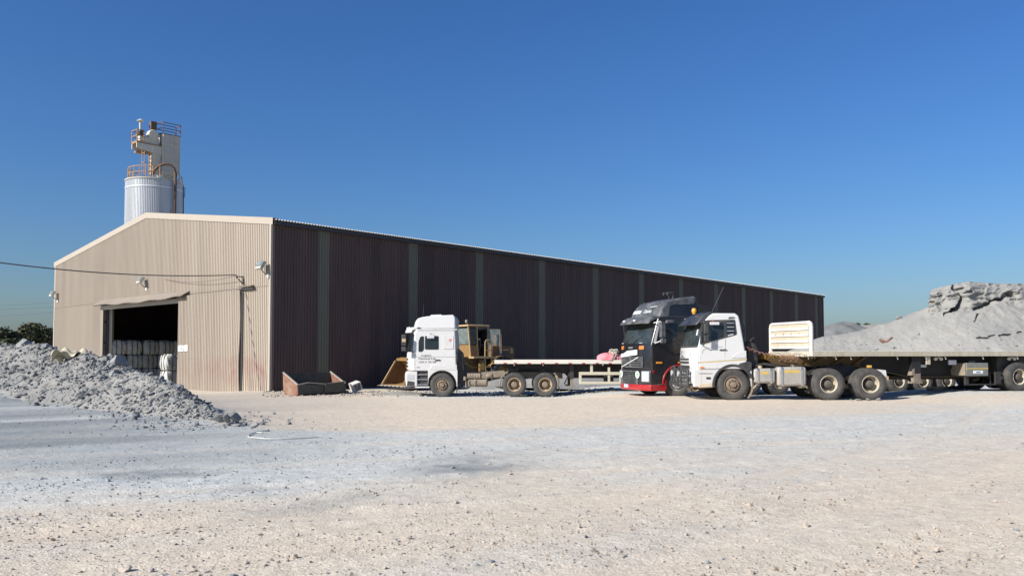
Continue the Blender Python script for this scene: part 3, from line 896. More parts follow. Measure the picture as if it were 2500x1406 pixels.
    m.tube([(-.1, -.05, -.05), (-.25, -.1, -.12)], [.06, .04], 7)
    o = m.build("root_scrap", MATS["scrap_red"], smooth=True); o.location = q + Vector((0, -.1, .03))
    tag(o, "reddish bent root scrap stuck in the slope of the stockpile", "scrap")
sm = ground_material("stockpile_stone", use_attr=False, rocky=True)
mat("lump_grey", (0.27, 0.268, 0.255), 0.95, var=0.25, scale=1.5)
mat("scrap_red", (0.22, 0.12, 0.09), 0.9, var=0.25)
build_stockpile()

# low bank of fines along the long wall, behind the parked flatbed
def build_gravel_bank(name, cx, cy, lx, ly, h, rz, label, seed=0):
    m = MB()
    def fn(u, v):
        x = (u - .5) * 2; y = (v - .5) * 2
        r = math.hypot(x, y)
        n = float(fbm(x * 3 + seed, y * 3 + seed * 2, 4))
        z = h * max(0.0, 1 - r * (1 + 0.25 * n)) ** 0.8 + 0.10 * h * n * (r < 1)
        return (x * lx, y * ly, z if r < 1 else -0.05)
    m.grid(fn, 60, 40)
    o = m.build(name, PM, smooth=True, angle=60)
    o.location = (cx, cy, float(gz(cx, cy, False)) - 0.03); o.rotation_euler = (0, 0, rz)
    return tag(o, label, "gravel heap")
RZB = math.atan2(BA.y, BA.x)
build_gravel_bank("gravel_heap", 4.9, 45.5, 6.0, 3.2, 1.25, RZB, "long low grey gravel heap along the wall behind the white flatbed", 1)
build_gravel_bank("gravel_heap", -0.6, 44.2, 2.2, 1.6, 0.6, RZB, "small grey gravel heap by the wall behind the yellow loader", 4)
build_gravel_bank("gravel_heap", -5.05, 37.3, 1.6, 0.8, 0.20, 0.1, "flat tan and grey gravel heap under the loader bucket's edge", 7)
build_gravel_bank("gravel_heap", 12.5, 47.0, 7.5, 3.4, 1.0, 0.35, "wide low grey gravel heap behind the black truck", 9)

# distant spoil hills beyond the warehouse end
def hill(name, px, D, half, top, label, seed, mt):
    m = MB(); cx = (px - 1250) / F * D; H = CAM_H + (863 - top) / F * D
    def fn(u, v):
        x = (u - .5) * 2; y = (v - .5) * 2
        r = math.hypot(x, y)
        n = float(fbm(x * 2.2 + seed, y * 2.2, 4))
        z = H * max(0.0, 1 - r ** 1.7) * (1 + 0.12 * n) + H * .05 * float(fbm(x * 9 + seed, y * 9, 3)) * (r < 1)
        return (cx + x * half, D + y * half * 0.7, z if r < .98 else -0.5)
    m.grid(fn, 80, 60)
    o = m.build(name, mt, smooth=True, angle=180)
    return tag(o, kind="structure")
mat("hill_grey", (0.15, 0.155, 0.15), 0.95, var=0.25, scale=0.35, bump=0.8, bscale=2.0)
mat("hill_pale", (0.24, 0.225, 0.195), 0.95, var=0.15, scale=0.15)
hill("spoil_hill", 2055, 170.0, 18.0, 791, "", 2, MATS["hill_grey"])
hill("spoil_hill", 2165, 330.0, 60.0, 791, "", 8, MATS["hill_pale"])
hill("spoil_hill", 2010, 420.0, 70.0, 797, "", 12, MATS["hill_pale"])
# ================================================================== warehouse
EAVE = 8.50; RIDGE = 10.42; WID = 29.6; LEN = 70.8; SR = 14.24      # metres; ridge sits SR from the near corner
BASE = -0.35
def bp(s, t, z, out=0.0):
    """building point: s along the gable, t along the long wall; world coordinates"""
    p = B0 + BB * s + BA * t
    return Vector((p.x, p.y, z))
def roof_z(s):
    return EAVE + (RIDGE - EAVE) * (s / SR if s < SR else (WID - s) / (WID - SR))
wh = empty("warehouse", (B0.x, B0.y, 0), 0)
tag(wh, "long corrugated steel warehouse with dusty tan gable and shaded dark side wall", "warehouse")
wh_inv = Matrix.Translation((-B0.x, -B0.y, 0))
def loc(p): return (p[0] - B0.x, p[1] - B0.y, p[2])

PITCH_R = 0.1715; COVER = 4 * PITCH_R
RIB = [(0.0, 0.0), (0.052, 0.0), (0.074, 0.046), (0.110, 0.046), (0.132, 0.0)]     # one rib of trapezoid sheet
def rib_profile(a, b):
    """(along, out) points of trapezoid profile between a and b"""
    pts = []; k = math.floor(a / PITCH_R)
    x = k * PITCH_R
    while x < b:
        for (u, o) in RIB:
            if a - 1e-6 <= x + u <= b + 1e-6: pts.append((x + u, o))
        x += PITCH_R
    if pts and pts[-1][0] < b - 1e-4: pts.append((b, 0.0))
    return pts

def sheet(name, a, b, zlo, zhi, frame, mtl, parent, off=0.0, bend=None, nz=1):
    """vertical profiled sheet; frame(u, out, z) -> world point, zlo/zhi functions of u"""
    pr = rib_profile(a, b); m = MB()
    vs = []; fs = []
    for k in range(nz + 1):
        for (u, o) in pr:
            lo = zlo(u); hi = zhi(u); z = lo + (hi - lo) * k / nz
            d = bend(u, z) if bend else 0.0
            vs.append(loc(frame(u, o + off + d, z)))
    n = len(pr)
    for k in range(nz):
        for i in range(n - 1): fs.append((k * n + i, k * n + i + 1, (k + 1) * n + i + 1, (k + 1) * n + i))
    m.add(vs, fs)
    return m.build(name, mtl, parent, recalc=False)

def gfr(u, o, z): p = B0 + BB * u - BA * o; return (p.x, p.y, z)
def sfr(u, o, z): p = B0 + BA * u - BB * o; return (p.x, p.y, z)

def s_of(px):
    u = (px - 1250) / F
    return (B0.x - B0.y * u) / (BA.y + BA.x * u) if False else (-(B0.x) + u * B0.y) / (BB.x - u * BB.y)
def t_of(px):
    u = (px - 1250) / F
    return (u * B0.y - B0.x) / (BA.x - u * BA.y)

S_OPEN0 = s_of(443); S_OPEN1 = s_of(251); S_DOOR0 = s_of(594)
Z_OPEN = 4.86
# gable: steel rails behind, sheets in front
g = MB()
for z in (1.2, 2.6, 4.0, 5.4, 6.8, 8.2):
    for (a, b) in ([(0.1, S_OPEN0), (S_OPEN1, WID - .1)] if z < Z_OPEN else [(0.1, WID - .1)]):
        pa = B0 + BB * a + BA * 0.12; pb = B0 + BB * b + BA * 0.12
        g.bar(loc((pa.x, pa.y, z)), loc((pb.x, pb.y, z)), 0.08, 0.15)
for s in (0.2, S_OPEN0, S_OPEN1, SR, WID - .2):
    p = B0 + BB * s + BA * 0.32
    g.bar(loc((p.x, p.y, (BASE if not S_OPEN0 + .1 < s < S_OPEN1 - .1 else Z_OPEN + .3))), loc((p.x, p.y, roof_z(s) - .35)), 0.25, 0.2)
gable = g.build("gable_wall", M_["steel_dark"], wh)

def gable_bend(u, z):
    """battered sheet feet near the corner"""
    low = max(0.0, 1.0 - z / 1.3)
    return 0.05 * low * math.sin(u * 5.3) * (1 if u < S_DOOR0 else 0.2)
# gable material with old red paint showing through the dust near the ground
def gable_mat():
    m = M_["gable_sheet"]; nt = m.node_tree; L = nt.links; p = nt.nodes["Principled BSDF"]
    src = p.inputs["Base Color"].links[0].from_socket
    geo = N(nt, "ShaderNodeNewGeometry"); sp = N(nt, "ShaderNodeSeparateXYZ"); L.new(geo.outputs["Position"], sp.inputs[0])
    ns = N(nt, "ShaderNodeTexNoise"); ns.inputs["Scale"].default_value = 1.1; ns.inputs["Detail"].default_value = 7
    L.new(geo.outputs["Position"], ns.inputs["Vector"])
    z1 = N(nt, "ShaderNodeMapRange"); z1.inputs[1].default_value = 0.1; z1.inputs[2].default_value = 0.9; L.new(sp.outputs[2], z1.inputs[0])
    z2 = N(nt, "ShaderNodeMapRange"); z2.inputs[1].default_value = 1.9; z2.inputs[2].default_value = 1.0; L.new(sp.outputs[2], z2.inputs[0])
    # strongest towards the corner (x > -20)
    xx = N(nt, "ShaderNodeMapRange"); xx.inputs[1].default_value = -19.5; xx.inputs[2].default_value = -14.5; L.new(sp.outputs[0], xx.inputs[0])
    a = N(nt, "ShaderNodeMath", operation='MULTIPLY'); L.new(z1.outputs[0], a.inputs[0]); L.new(z2.outputs[0], a.inputs[1])
    b = N(nt, "ShaderNodeMath", operation='MULTIPLY'); L.new(a.outputs[0], b.inputs[0]); L.new(xx.outputs[0], b.inputs[1])
    nr = N(nt, "ShaderNodeMapRange"); nr.inputs[1].default_value = 0.36; nr.inputs[2].default_value = 0.66; nr.inputs[4].default_value = 0.6
    L.new(ns.outputs[0], nr.inputs[0])
    c = N(nt, "ShaderNodeMath", operation='MULTIPLY'); L.new(b.outputs[0], c.inputs[0]); L.new(nr.outputs[0], c.inputs[1])
    mx = N(nt, "ShaderNodeMix", data_type='RGBA'); mx.inputs["B"].default_value = (0.30, 0.11, 0.10, 1)
    L.new(src, mx.inputs["A"]); L.new(c.outputs[0], mx.inputs["Factor"]); L.new(mx.outputs["Result"], p.inputs["Base Color"])
gable_mat()
ZJ = 5.38                                           # height of the lap between lower and upper sheets
k = 0; a = 0.0
while a < WID - 0.05:
    b = min(a + COVER, WID)
    up_lo = ZJ - 0.12
    inside = S_OPEN0 - 0.3 < (a + b) / 2 < S_OPEN1 + 0.0
    if not inside:
        sheet("wall_sheet", a, b, lambda u: -0.28, lambda u: ZJ, gfr, M_["gable_sheet"], gable, 0.0, gable_bend, 8)
    else:
        up_lo = Z_OPEN
    sheet("wall_sheet", a, b, lambda u, q=up_lo: q, lambda u: roof_z(u) - 0.06, gfr, M_["gable_sheet"], gable, 0.022)
    a = b; k += 1

# jambs and lintel of the doorway
m = MB()
for s, w in ((S_OPEN1 + 0.02, 0.30),):
    p = B0 + BB * s - BA * 0.02
    q = B0 + BB * s + BA * 0.40
    m.bar(loc((p.x, p.y, BASE)), loc((p.x, p.y, Z_OPEN)), 0.26, 0.16)
    m.bar(loc((q.x, q.y, BASE)), loc((q.x, q.y, Z_OPEN)), 0.26, 0.5)
pa = B0 + BB * (S_OPEN0 - .2) - BA * 0.05; pb = B0 + BB * (S_OPEN1 + .2) - BA * 0.05
m.bar(loc((pa.x, pa.y, Z_OPEN + .06)), loc((pb.x, pb.y, Z_OPEN + .06)), 0.12, 0.26)
m.build("door_frame", M_["gable_trim"], wh)

# sliding door leaf, hung in front of the wall
dm = MB(); DO = 0.20
for z in (0.25, 1.6, 3.0, 4.6, 5.05):
    pa = B0 + BB * (S_DOOR0 + .05) - BA * (DO - .05); pb = B0 + BB * (S_OPEN0 + .02) - BA * (DO - .05)
    dm.bar(loc((pa.x, pa.y, z)), loc((pb.x, pb.y, z)), 0.06, 0.10)
for s in (S_DOOR0 + .05, (S_DOOR0 + S_OPEN0) / 2, S_OPEN0):
    p = B0 + BB * s - BA * (DO - .05)
    dm.bar(loc((p.x, p.y, -0.15)), loc((p.x, p.y, 5.1)), 0.06, 0.10)
leaf = dm.build("sliding_door", M_["steel_dark"], wh)
a = S_DOOR0
def door_bend(u, z): return 0.02 * math.sin(u * 2.1 + z) * max(0, 1 - z / 2.5) + 0.03 * max(0, 1 - abs(u - S_DOOR0) / .5) * math.sin(z * 1.3)
while a < S_OPEN0 - 0.05:
    b = min(a + COVER, S_OPEN0 + 0.04)
    sheet("door_sheet", a, b, lambda u: -0.17, lambda u: 5.16, gfr, M_["gable_sheet"], leaf, DO, door_bend, 8)
    a = b
# dark strip put in as the gap's shade, and stub of track cover to the right of the leaf
m = MB()
p = B0 + BB * (S_DOOR0 - 0.04) - BA * 0.10
m.bar(loc((p.x, p.y, -0.2)), loc((p.x, p.y, 5.2)), 0.05, 0.08)
m.build("gap_strip", M_["steel_dark"], wh)
m = MB()
pr = rib_profile(S_DOOR0 - 1.15, S_DOOR0 + 0.05)
vs = []; fs = []
for (o, dz) in ((0.04, 0.06), (0.30, 0.0)):
    for (u, h) in pr: vs.append(loc(gfr(u, o, 5.28 + dz + h)))
n = len(pr); fs = [(i, i + 1, n + i + 1, n + i) for i in range(n - 1)]
m.add(vs, fs).build("track_cover", M_["gable_trim"], wh, solid=0.01, recalc=False)
m = MB()
pa = B0 + BB * (S_DOOR0 - 1.2) - BA * 0.14; pb = B0 + BB * (S_DOOR0 + .02) - BA * 0.14
m.bar(loc((pa.x, pa.y, 5.21)), loc((pb.x, pb.y, 5.21)), 0.10, 0.10).build("door_track", M_["steel_dark"], wh)

# awning over the doorway
m = MB(); A0 = S_OPEN0 - 1.05; A1 = S_OPEN1 + .35
pr = rib_profile(A0, A1); vs = []
for i, (o, z) in enumerate(((0.06, 5.42), (0.58, 5.09))):
    for (u, h) in pr:
        sag = -0.10 * math.sin((u - A0) / (A1 - A0) * math.pi) * i - 0.03 * math.sin(u * 1.9) * i
        vs.append(loc(gfr(u, o, z + h * 0.9 + sag)))
n = len(pr)
m.add(vs, [(i, i + 1, n + i + 1, n + i) for i in range(n - 1)]).build("awning", M_["gable_trim"], wh, solid=0.008, recalc=False)
m = MB()
for s in np.linspace(A0 + .2, A1 - .2, 9):
    p1 = gfr(s, 0.05, 5.12); p2 = gfr(s, 0.56, 5.04)
    m.bar(loc(p1), loc(p2), 0.05, 0.05)
m.build("awning_bracket", M_["steel_dark"], wh)

# barge boards along the gable and corner flashing
m = MB()
for (s0, s1) in ((-0.18, SR), (SR, WID + 0.15)):
    z0 = roof_z(max(0, min(s0, WID))) if s0 >= 0 else roof_z(0) - 0.02; z1 = roof_z(min(s1, WID))
    pts = [gfr(s0, 0.075, z0 - 0.20), gfr(s1, 0.075, z1 - 0.20), gfr(s1, 0.075, z1 + 0.14), gfr(s0, 0.075, z0 + 0.14)]
    pts2 = [gfr(s0, -0.02, z0 + 0.14), gfr(s1, -0.02, z1 + 0.14), gfr(s1, -0.25, z1 + 0.12), gfr(s0, -0.25, z0 + 0.12)]
    vs = [loc(p) for p in pts + pts2[:]]
    m.add(vs, [(0, 1, 2, 3), (3, 2, 5, 4), (4, 5, 6, 7)])
m.build("barge_board", M_["gable_trim"], wh, solid=0.012, recalc=False)
m = MB()
for s, dirx in ((0.0, 1), (WID, -1)):
    a_ = gfr(s + 0.16 * dirx, 0.062, BASE); b_ = gfr(s - 0.02 * dirx, 0.062, BASE); c_ = gfr(s - 0.02 * dirx, -0.14, BASE)
    top = roof_z(0) - 0.12
    base = [a_, b_, c_]
    vs = [loc(p) for p in base] + [loc((p[0], p[1], top)) for p in base]
    m.add(vs, [(0, 1, 4, 3), (1, 2, 5, 4)])
m.build("corner_flashing", M_["gable_trim"], wh, solid=0.006, recalc=False)

# long wall: rails, sheets, translucent light strips
g = MB()
for z in (1.2, 2.8, 4.4, 6.0, 7.6):
    pa = B0 + BB * 0.12 + BA * 0.2; pb = B0 + BB * 0.12 + BA * (LEN - .2)
    g.bar(loc((pa.x, pa.y, z)), loc((pb.x, pb.y, z)), 0.08, 0.15)
for t in np.arange(0.3, LEN, 5.95):
    p = B0 + BB * 0.34 + BA * t
    g.bar(loc((p.x, p.y, BASE)), loc((p.x, p.y, EAVE - .2)), 0.2, 0.3)
side = g.build("side_wall", M_["steel_dark"], wh)
strips = [t_of(x) for x in (796, 1014, 1175, 1327, 1455.5, 1565, 1660, 1745, 1819, 1884, 1943.6, 1992)]
strip_idx = {int(round((t - COVER / 2) / COVER)) for t in strips}
a = 0.0; k = 0
while a < LEN - 0.05:
    b = min(a + COVER, LEN)
    light = k in strip_idx
    sheet("light_strip" if light else "wall_sheet", a, b, lambda u: -0.15, lambda u: EAVE - 0.05, sfr, M_["wall_light"] if light else M_["wall_maroon"], side,
          -0.004 if light else 0.0)
    a = b; k += 1
# far corner flashing
m = MB()
p = B0 + BA * (LEN + 0.01) - BB * 0.04
m.bar(loc((p.x, p.y, BASE)), loc((p.x, p.y, EAVE - .1)), 0.12, 0.12).build("corner_flashing", M_["dark_trim"], wh)

# roof: two slopes of profiled sheet, ribs running down the slope, over the eave
def roof_slope(s_eave, s_ridge, name):
    pr = rib_profile(-0.05, LEN + 0.12); m = MB(); vs = []
    for s in (s_eave, s_ridge):
        zz = EAVE + (RIDGE - EAVE) * ((s) / SR if s_ridge == SR and s_eave < SR else (WID - s) / (WID - SR)) + 0.05
        for (u, o) in pr:
            p = B0 + BB * s + BA * u; vs.append(loc((p.x, p.y, zz + o)))
    n = len(pr)
    return m.add(vs, [(i, i + 1, n + i + 1, n + i) for i in range(n - 1)]).build(name, M_["roof_sheet"], wh, solid=0.006, recalc=False)
roof_slope(-0.32, SR, "roof_slope"); roof_slope(WID + 0.3, SR, "roof_slope")
# eave purlin: the dark line under the roof edge
m = MB()
pa = B0 - BB * 0.14 + BA * 0.02; pb = B0 - BB * 0.14 + BA * (LEN + .15)
m.bar(loc((pa.x, pa.y, EAVE - 0.11)), loc((pb.x, pb.y, EAVE - 0.11)), 0.20, 0.20)
m.build("eave_gutter", M_["dark_trim"], wh)
# ridge cap
m = MB()
pts = [(SR - .35, roof_z(SR - .35) + .10), (SR, RIDGE + .12), (SR + .35, roof_z(SR + .35) + .10)]
vs = []
for t in (0.0, LEN + .1):
    for (s, z) in pts:
        p = B0 + BB * s + BA * t; vs.append(loc((p.x, p.y, z)))
m.add(vs, [(0, 1, 4, 3), (1, 2, 5, 4)]).build("ridge_cap", M_["roof_sheet"], wh, solid=0.006, recalc=False)
# unseen walls that keep the inside dark
m = MB()
c = [B0 + BB * WID, B0 + BB * WID + BA * LEN, B0 + BA * LEN]
vs = [loc((c[0].x, c[0].y, BASE)), loc((c[1].x, c[1].y, BASE)), loc((c[1].x, c[1].y, EAVE)), loc((c[0].x, c[0].y, EAVE))]
m.add(vs, [(0, 1, 2, 3)])
m.build("outer_wall", M_["wall_maroon"], wh, solid=0.02, recalc=False)
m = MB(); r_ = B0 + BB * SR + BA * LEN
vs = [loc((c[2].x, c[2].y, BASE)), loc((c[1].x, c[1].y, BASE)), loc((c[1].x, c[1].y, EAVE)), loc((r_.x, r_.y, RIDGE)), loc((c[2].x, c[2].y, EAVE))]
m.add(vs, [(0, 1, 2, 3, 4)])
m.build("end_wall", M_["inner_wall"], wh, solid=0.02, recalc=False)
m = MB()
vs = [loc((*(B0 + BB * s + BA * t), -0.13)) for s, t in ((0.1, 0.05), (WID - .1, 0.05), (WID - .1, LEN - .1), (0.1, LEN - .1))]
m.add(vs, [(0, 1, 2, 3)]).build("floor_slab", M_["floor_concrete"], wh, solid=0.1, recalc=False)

# ------------------------------------------------------------------ things fixed to the gable
GRZ = math.atan2(-BA.y, -BA.x) - math.pi / 2        # local +x along the gable (towards the corner), local +y out of the wall
def on_gable(px, py, out=0.0):
    s = s_of(px); p = B0 + BB * s; q = pix(px, py, p.y); w = gfr(s, out, q.z); return Vector(w)
def floodlight(px, py, label):
    t = empty("floodlight", on_gable(px, py, 0.05), GRZ)
    # arm out of the wall, lamp tilted down and outward
    MB().tube([(0, 0, -.28), (0, .12, -.28), (0, .30, -.10), (0, .32, .05)], 0.022, 8).build("bracket", M_["lamp_dark"], t, smooth=True)
    MB().box((0, .01, -.30), (.16, .03, .20)).build("mounting_plate", M_["lamp_body"], t)
    h = MB()
    h.prism([(-.10, -.20), (.04, -.24), (.10, -.10), (.10, .16), (.0, .24), (-.10, .22)], -.24, .24, axis='x')
    h.warp(lambda x, y, z: (x, .36 + y * math.cos(.55) - z * math.sin(.55), .12 + y * math.sin(.55) + z * math.cos(.55)))
    hd = h.build("lamp_housing", M_["lamp_body"], t, bevel=.015)
    g_ = MB().box((0, 0.115, 0.03), (.42, .012, .30))
    g_.warp(lambda x, y, z: (x, .36 + y * math.cos(.55) - z * math.sin(.55), .12 + y * math.sin(.55) + z * math.cos(.55)))
    g_.build("lens", M_["glass_haze"], hd)
    MB().box((-.22, .06, -.42), (.12, .09, .16)).build("junction_box", M_["sign_white"], t, bevel=.01)
    tag(t, label, "floodlight")
floodlight(652, 655, "floodlight on the tan gable near the shaded corner")
floodlight(356, 690, "floodlight on the tan gable above the doorway awning")
floodlight(140, 722, "floodlight at the outer edge of the tan gable by the trees")
def gsign(name, px0, px1, py0, py1, label, prints):
    p0 = on_gable(px0, py1, DO + 0.06); p1 = on_gable(px1, py0, DO + 0.06)
    w = (Vector((p1.x, p1.y)) - Vector((p0.x, p0.y))).length; h = p1.z - p0.z
    o = MB().bb(-w / 2, w / 2, -.012, .012, 0, h).build(name, M_["sign_white"], None, bevel=.004)
    o.location = ((p0.x + p1.x) / 2, (p0.y + p1.y) / 2, p0.z); o.rotation_euler = (0, 0, GRZ)
    for (a, b, c_, d, mt) in prints:
        MB().bb((a - .5) * w, (b - .5) * w, .0125, .015, c_ * h, d * h).build("printing", M_[mt], o)
    tag(o, label, "sign")
gsign("notice_sign", 446.5, 459.5, 843, 857.5, "wide white notice with blue print on the sliding door", [(.12, .55, .3, .66, "sign_blue"), (.58, .9, .34, .62, "plate_blue"), (.1, .92, .24, .27, "grey_text")])
gsign("notice_sign", 461.5, 469, 842.5, 857, "narrow plain white notice on the sliding door", [(.2, .8, .55, .75, "stripe_grey")])

# cable to the gable
br = on_gable(594, 680, 0.05)
t = empty("cable_bracket", br, GRZ)
MB().bar((0, 0, .08), (0, .42, .08), .05).bar((0, .02, -.28), (0, .40, .06), .04).box((0, .01, -.1), (.10, .03, .45)).build("arm", M_["lamp_dark"], t)
MB().lathe([(0.02, .02), (.06, .04), (.035, .07), (.06, .10), (.03, .14)], (0, .40, .08), n=12).build("insulator", M_["lamp_body"], t, smooth=True)
MB().box((0, .06, -.55), (.75, .10, .05)).build("crossbar", M_["lamp_dark"], t)
tag(t, "small iron bracket holding the cable on the gable above the door track", "bracket")
def span(a, b, sag, r, name, label, n=40):
    a = Vector(a); b = Vector(b)
    pts = [a.lerp(b, i / n) + Vector((0, 0, -sag * 4 * (i / n) * (1 - i / n))) for i in range(n + 1)]
    o = MB().tube(pts, r, 6).build(name, M_["cable"], None, smooth=True)
    return tag(o, label, "cable")
e = t.matrix_basis @ Vector((0, .40, .16))
span(e, pix(-420, 570, 30.0), 0.55, 0.028, "overhead_cable", "dark overhead cable running to a bracket on the tan gable")
span(e + Vector((0, 0, -.03)), on_gable(402, 682, 0.06), 0.25, 0.012, "service_wire", "thin slack wire hanging on the tan gable below the thick cable")
for (y0, y1, lab) in ((746, 738, "upper faint distant power line beyond the trees"), (754, 749, "middle faint distant power line beyond the trees"), (771, 763, "lower faint distant power line beyond the trees")):
    span(pix(-300, y0 + 6, 210), pix(190, y1 - 4, 235), 0.6, 0.022, "power_line", lab)

# ------------------------------------------------------------------ bulk bags inside the doorway
def bag_mesh(seed):
    m = MB(); rr = random.Random(seed)
    ph = [rr.uniform(0, 6.28) for _ in range(4)]
    nu, nv = 48, 26
    def fn(u, v):
        a = 2 * math.pi * u; z = v
        # rounded square section, bulging at mid height
        e = 0.32
        c, s = math.cos(a), math.sin(a)
        rx = math.copysign(abs(c) ** e, c); ry = math.copysign(abs(s) ** e, s)
        bul = 0.46 + 0.075 * math.sin(math.pi * min(1, z * 1.02)) ** 0.8
        if z > 0.93: bul *= 1 - ((z - .93) / .07) ** 2 * 0.35
        if z < 0.04: bul *= 0.93 + z * 1.75
        cr = 0.012 * math.sin(z * 44 + 2 * math.sin(3 * a + ph[0]) + ph[1]) + 0.012 * math.sin(7 * a + 9 * z + ph[2])
        # vertical pinch at the straps
        pin = 0.0
        for q in (0.36, -0.36):
            if abs(ry) > .9: pin += 0.022 * math.exp(-((rx - q) / .08) ** 2)
            if abs(rx) > .9: pin += 0.022 * math.exp(-((ry - q) / .08) ** 2)
        bul = bul + cr - pin
        return (rx * bul, ry * bul, z * 0.93 + (0.02 * math.sin(5 * a + ph[3]) if z > .9 else 0))
    m.grid(fn, nu, nv)
    m.f = [list(f) for f in m.f]
    n = nv + 1
    m.f.append([i * n + nv for i in range(nu)]); m.f.append([i * n for i in range(nu)][::-1])
    me_o = m.build("bulk_bag", M_["bag_white"], None, smooth=True, angle=180)
    for sx in (-1, 1):
        for q in (-0.17, 0.17):
            for axis in (0, 1):
                st = MB(); pts = []
                for k in range(9):
                    z = 0.02 + 0.9 * k / 8
                    b = 0.46 + 0.075 * math.sin(math.pi * min(1, z / .93)) ** 0.8 + 0.004
                    pts.append((sx * b, q, z) if axis == 0 else (q, sx * b, z))
                pts.append((pts[-1][0] * .8, pts[-1][1] * .8, 1.0))
                st.tube(pts, 0.026, 5).build("strap", M_["bag_strap"], me_o)
    rim = MB().lathe([(0.44, .90), (.40, .97), (.25, .965), (.05, .95)], n=20).build("tied_top", M_["bag_white"], me_o, smooth=True)
    return me_o
protos = [bag_mesh(k) for k in range(4)]
used = set()
def bag(s, t, z, label, group, k):
    pr_ = protos[k % 4]
    if k % 4 in used: o = copy_tree(pr_)
    else: o = pr_; used.add(k % 4)
    p = B0 + BB * s + BA * t
    o.location = (p.x, p.y, z); o.rotation_euler = (0, 0, RZB + random.uniform(-.06, .06) + (k % 3) * math.pi / 2)
    o.scale = (1, 1, 1.0)
    tag(o, label, "bulk bag", group)
k = 0
# long stack standing beyond the jamb, its near face running into the building
for row in range(3):
    for i in range(7):
        lab = ["white bulk bag in the bottom layer of the dim stack inside the doorway", "white bulk bag in the middle layer of the dim stack inside the doorway",
               "white bulk bag in the top layer of the dim stack inside the doorway"][row]
        bag(20.95 + random.uniform(-.06, .06), 1.0 + i * 1.07 + random.uniform(-.04, .04), -0.07 + row * 0.95, lab, "bulk bags stacked inside the doorway", k); k += 1
for i in range(2):
    bag(12.32, .78, -0.07 + i * .95, ["sunlit white bulk bag standing on the floor just inside the doorway", "sunlit white bulk bag on top of another just inside the doorway"][i], None, k); k += 1
    bag(12.28, 1.88, -0.07 + i * .95, ["half shaded bulk bag on the floor behind the sunlit bags", "half shaded bulk bag on top behind the sunlit bags"][i], None, k); k += 1

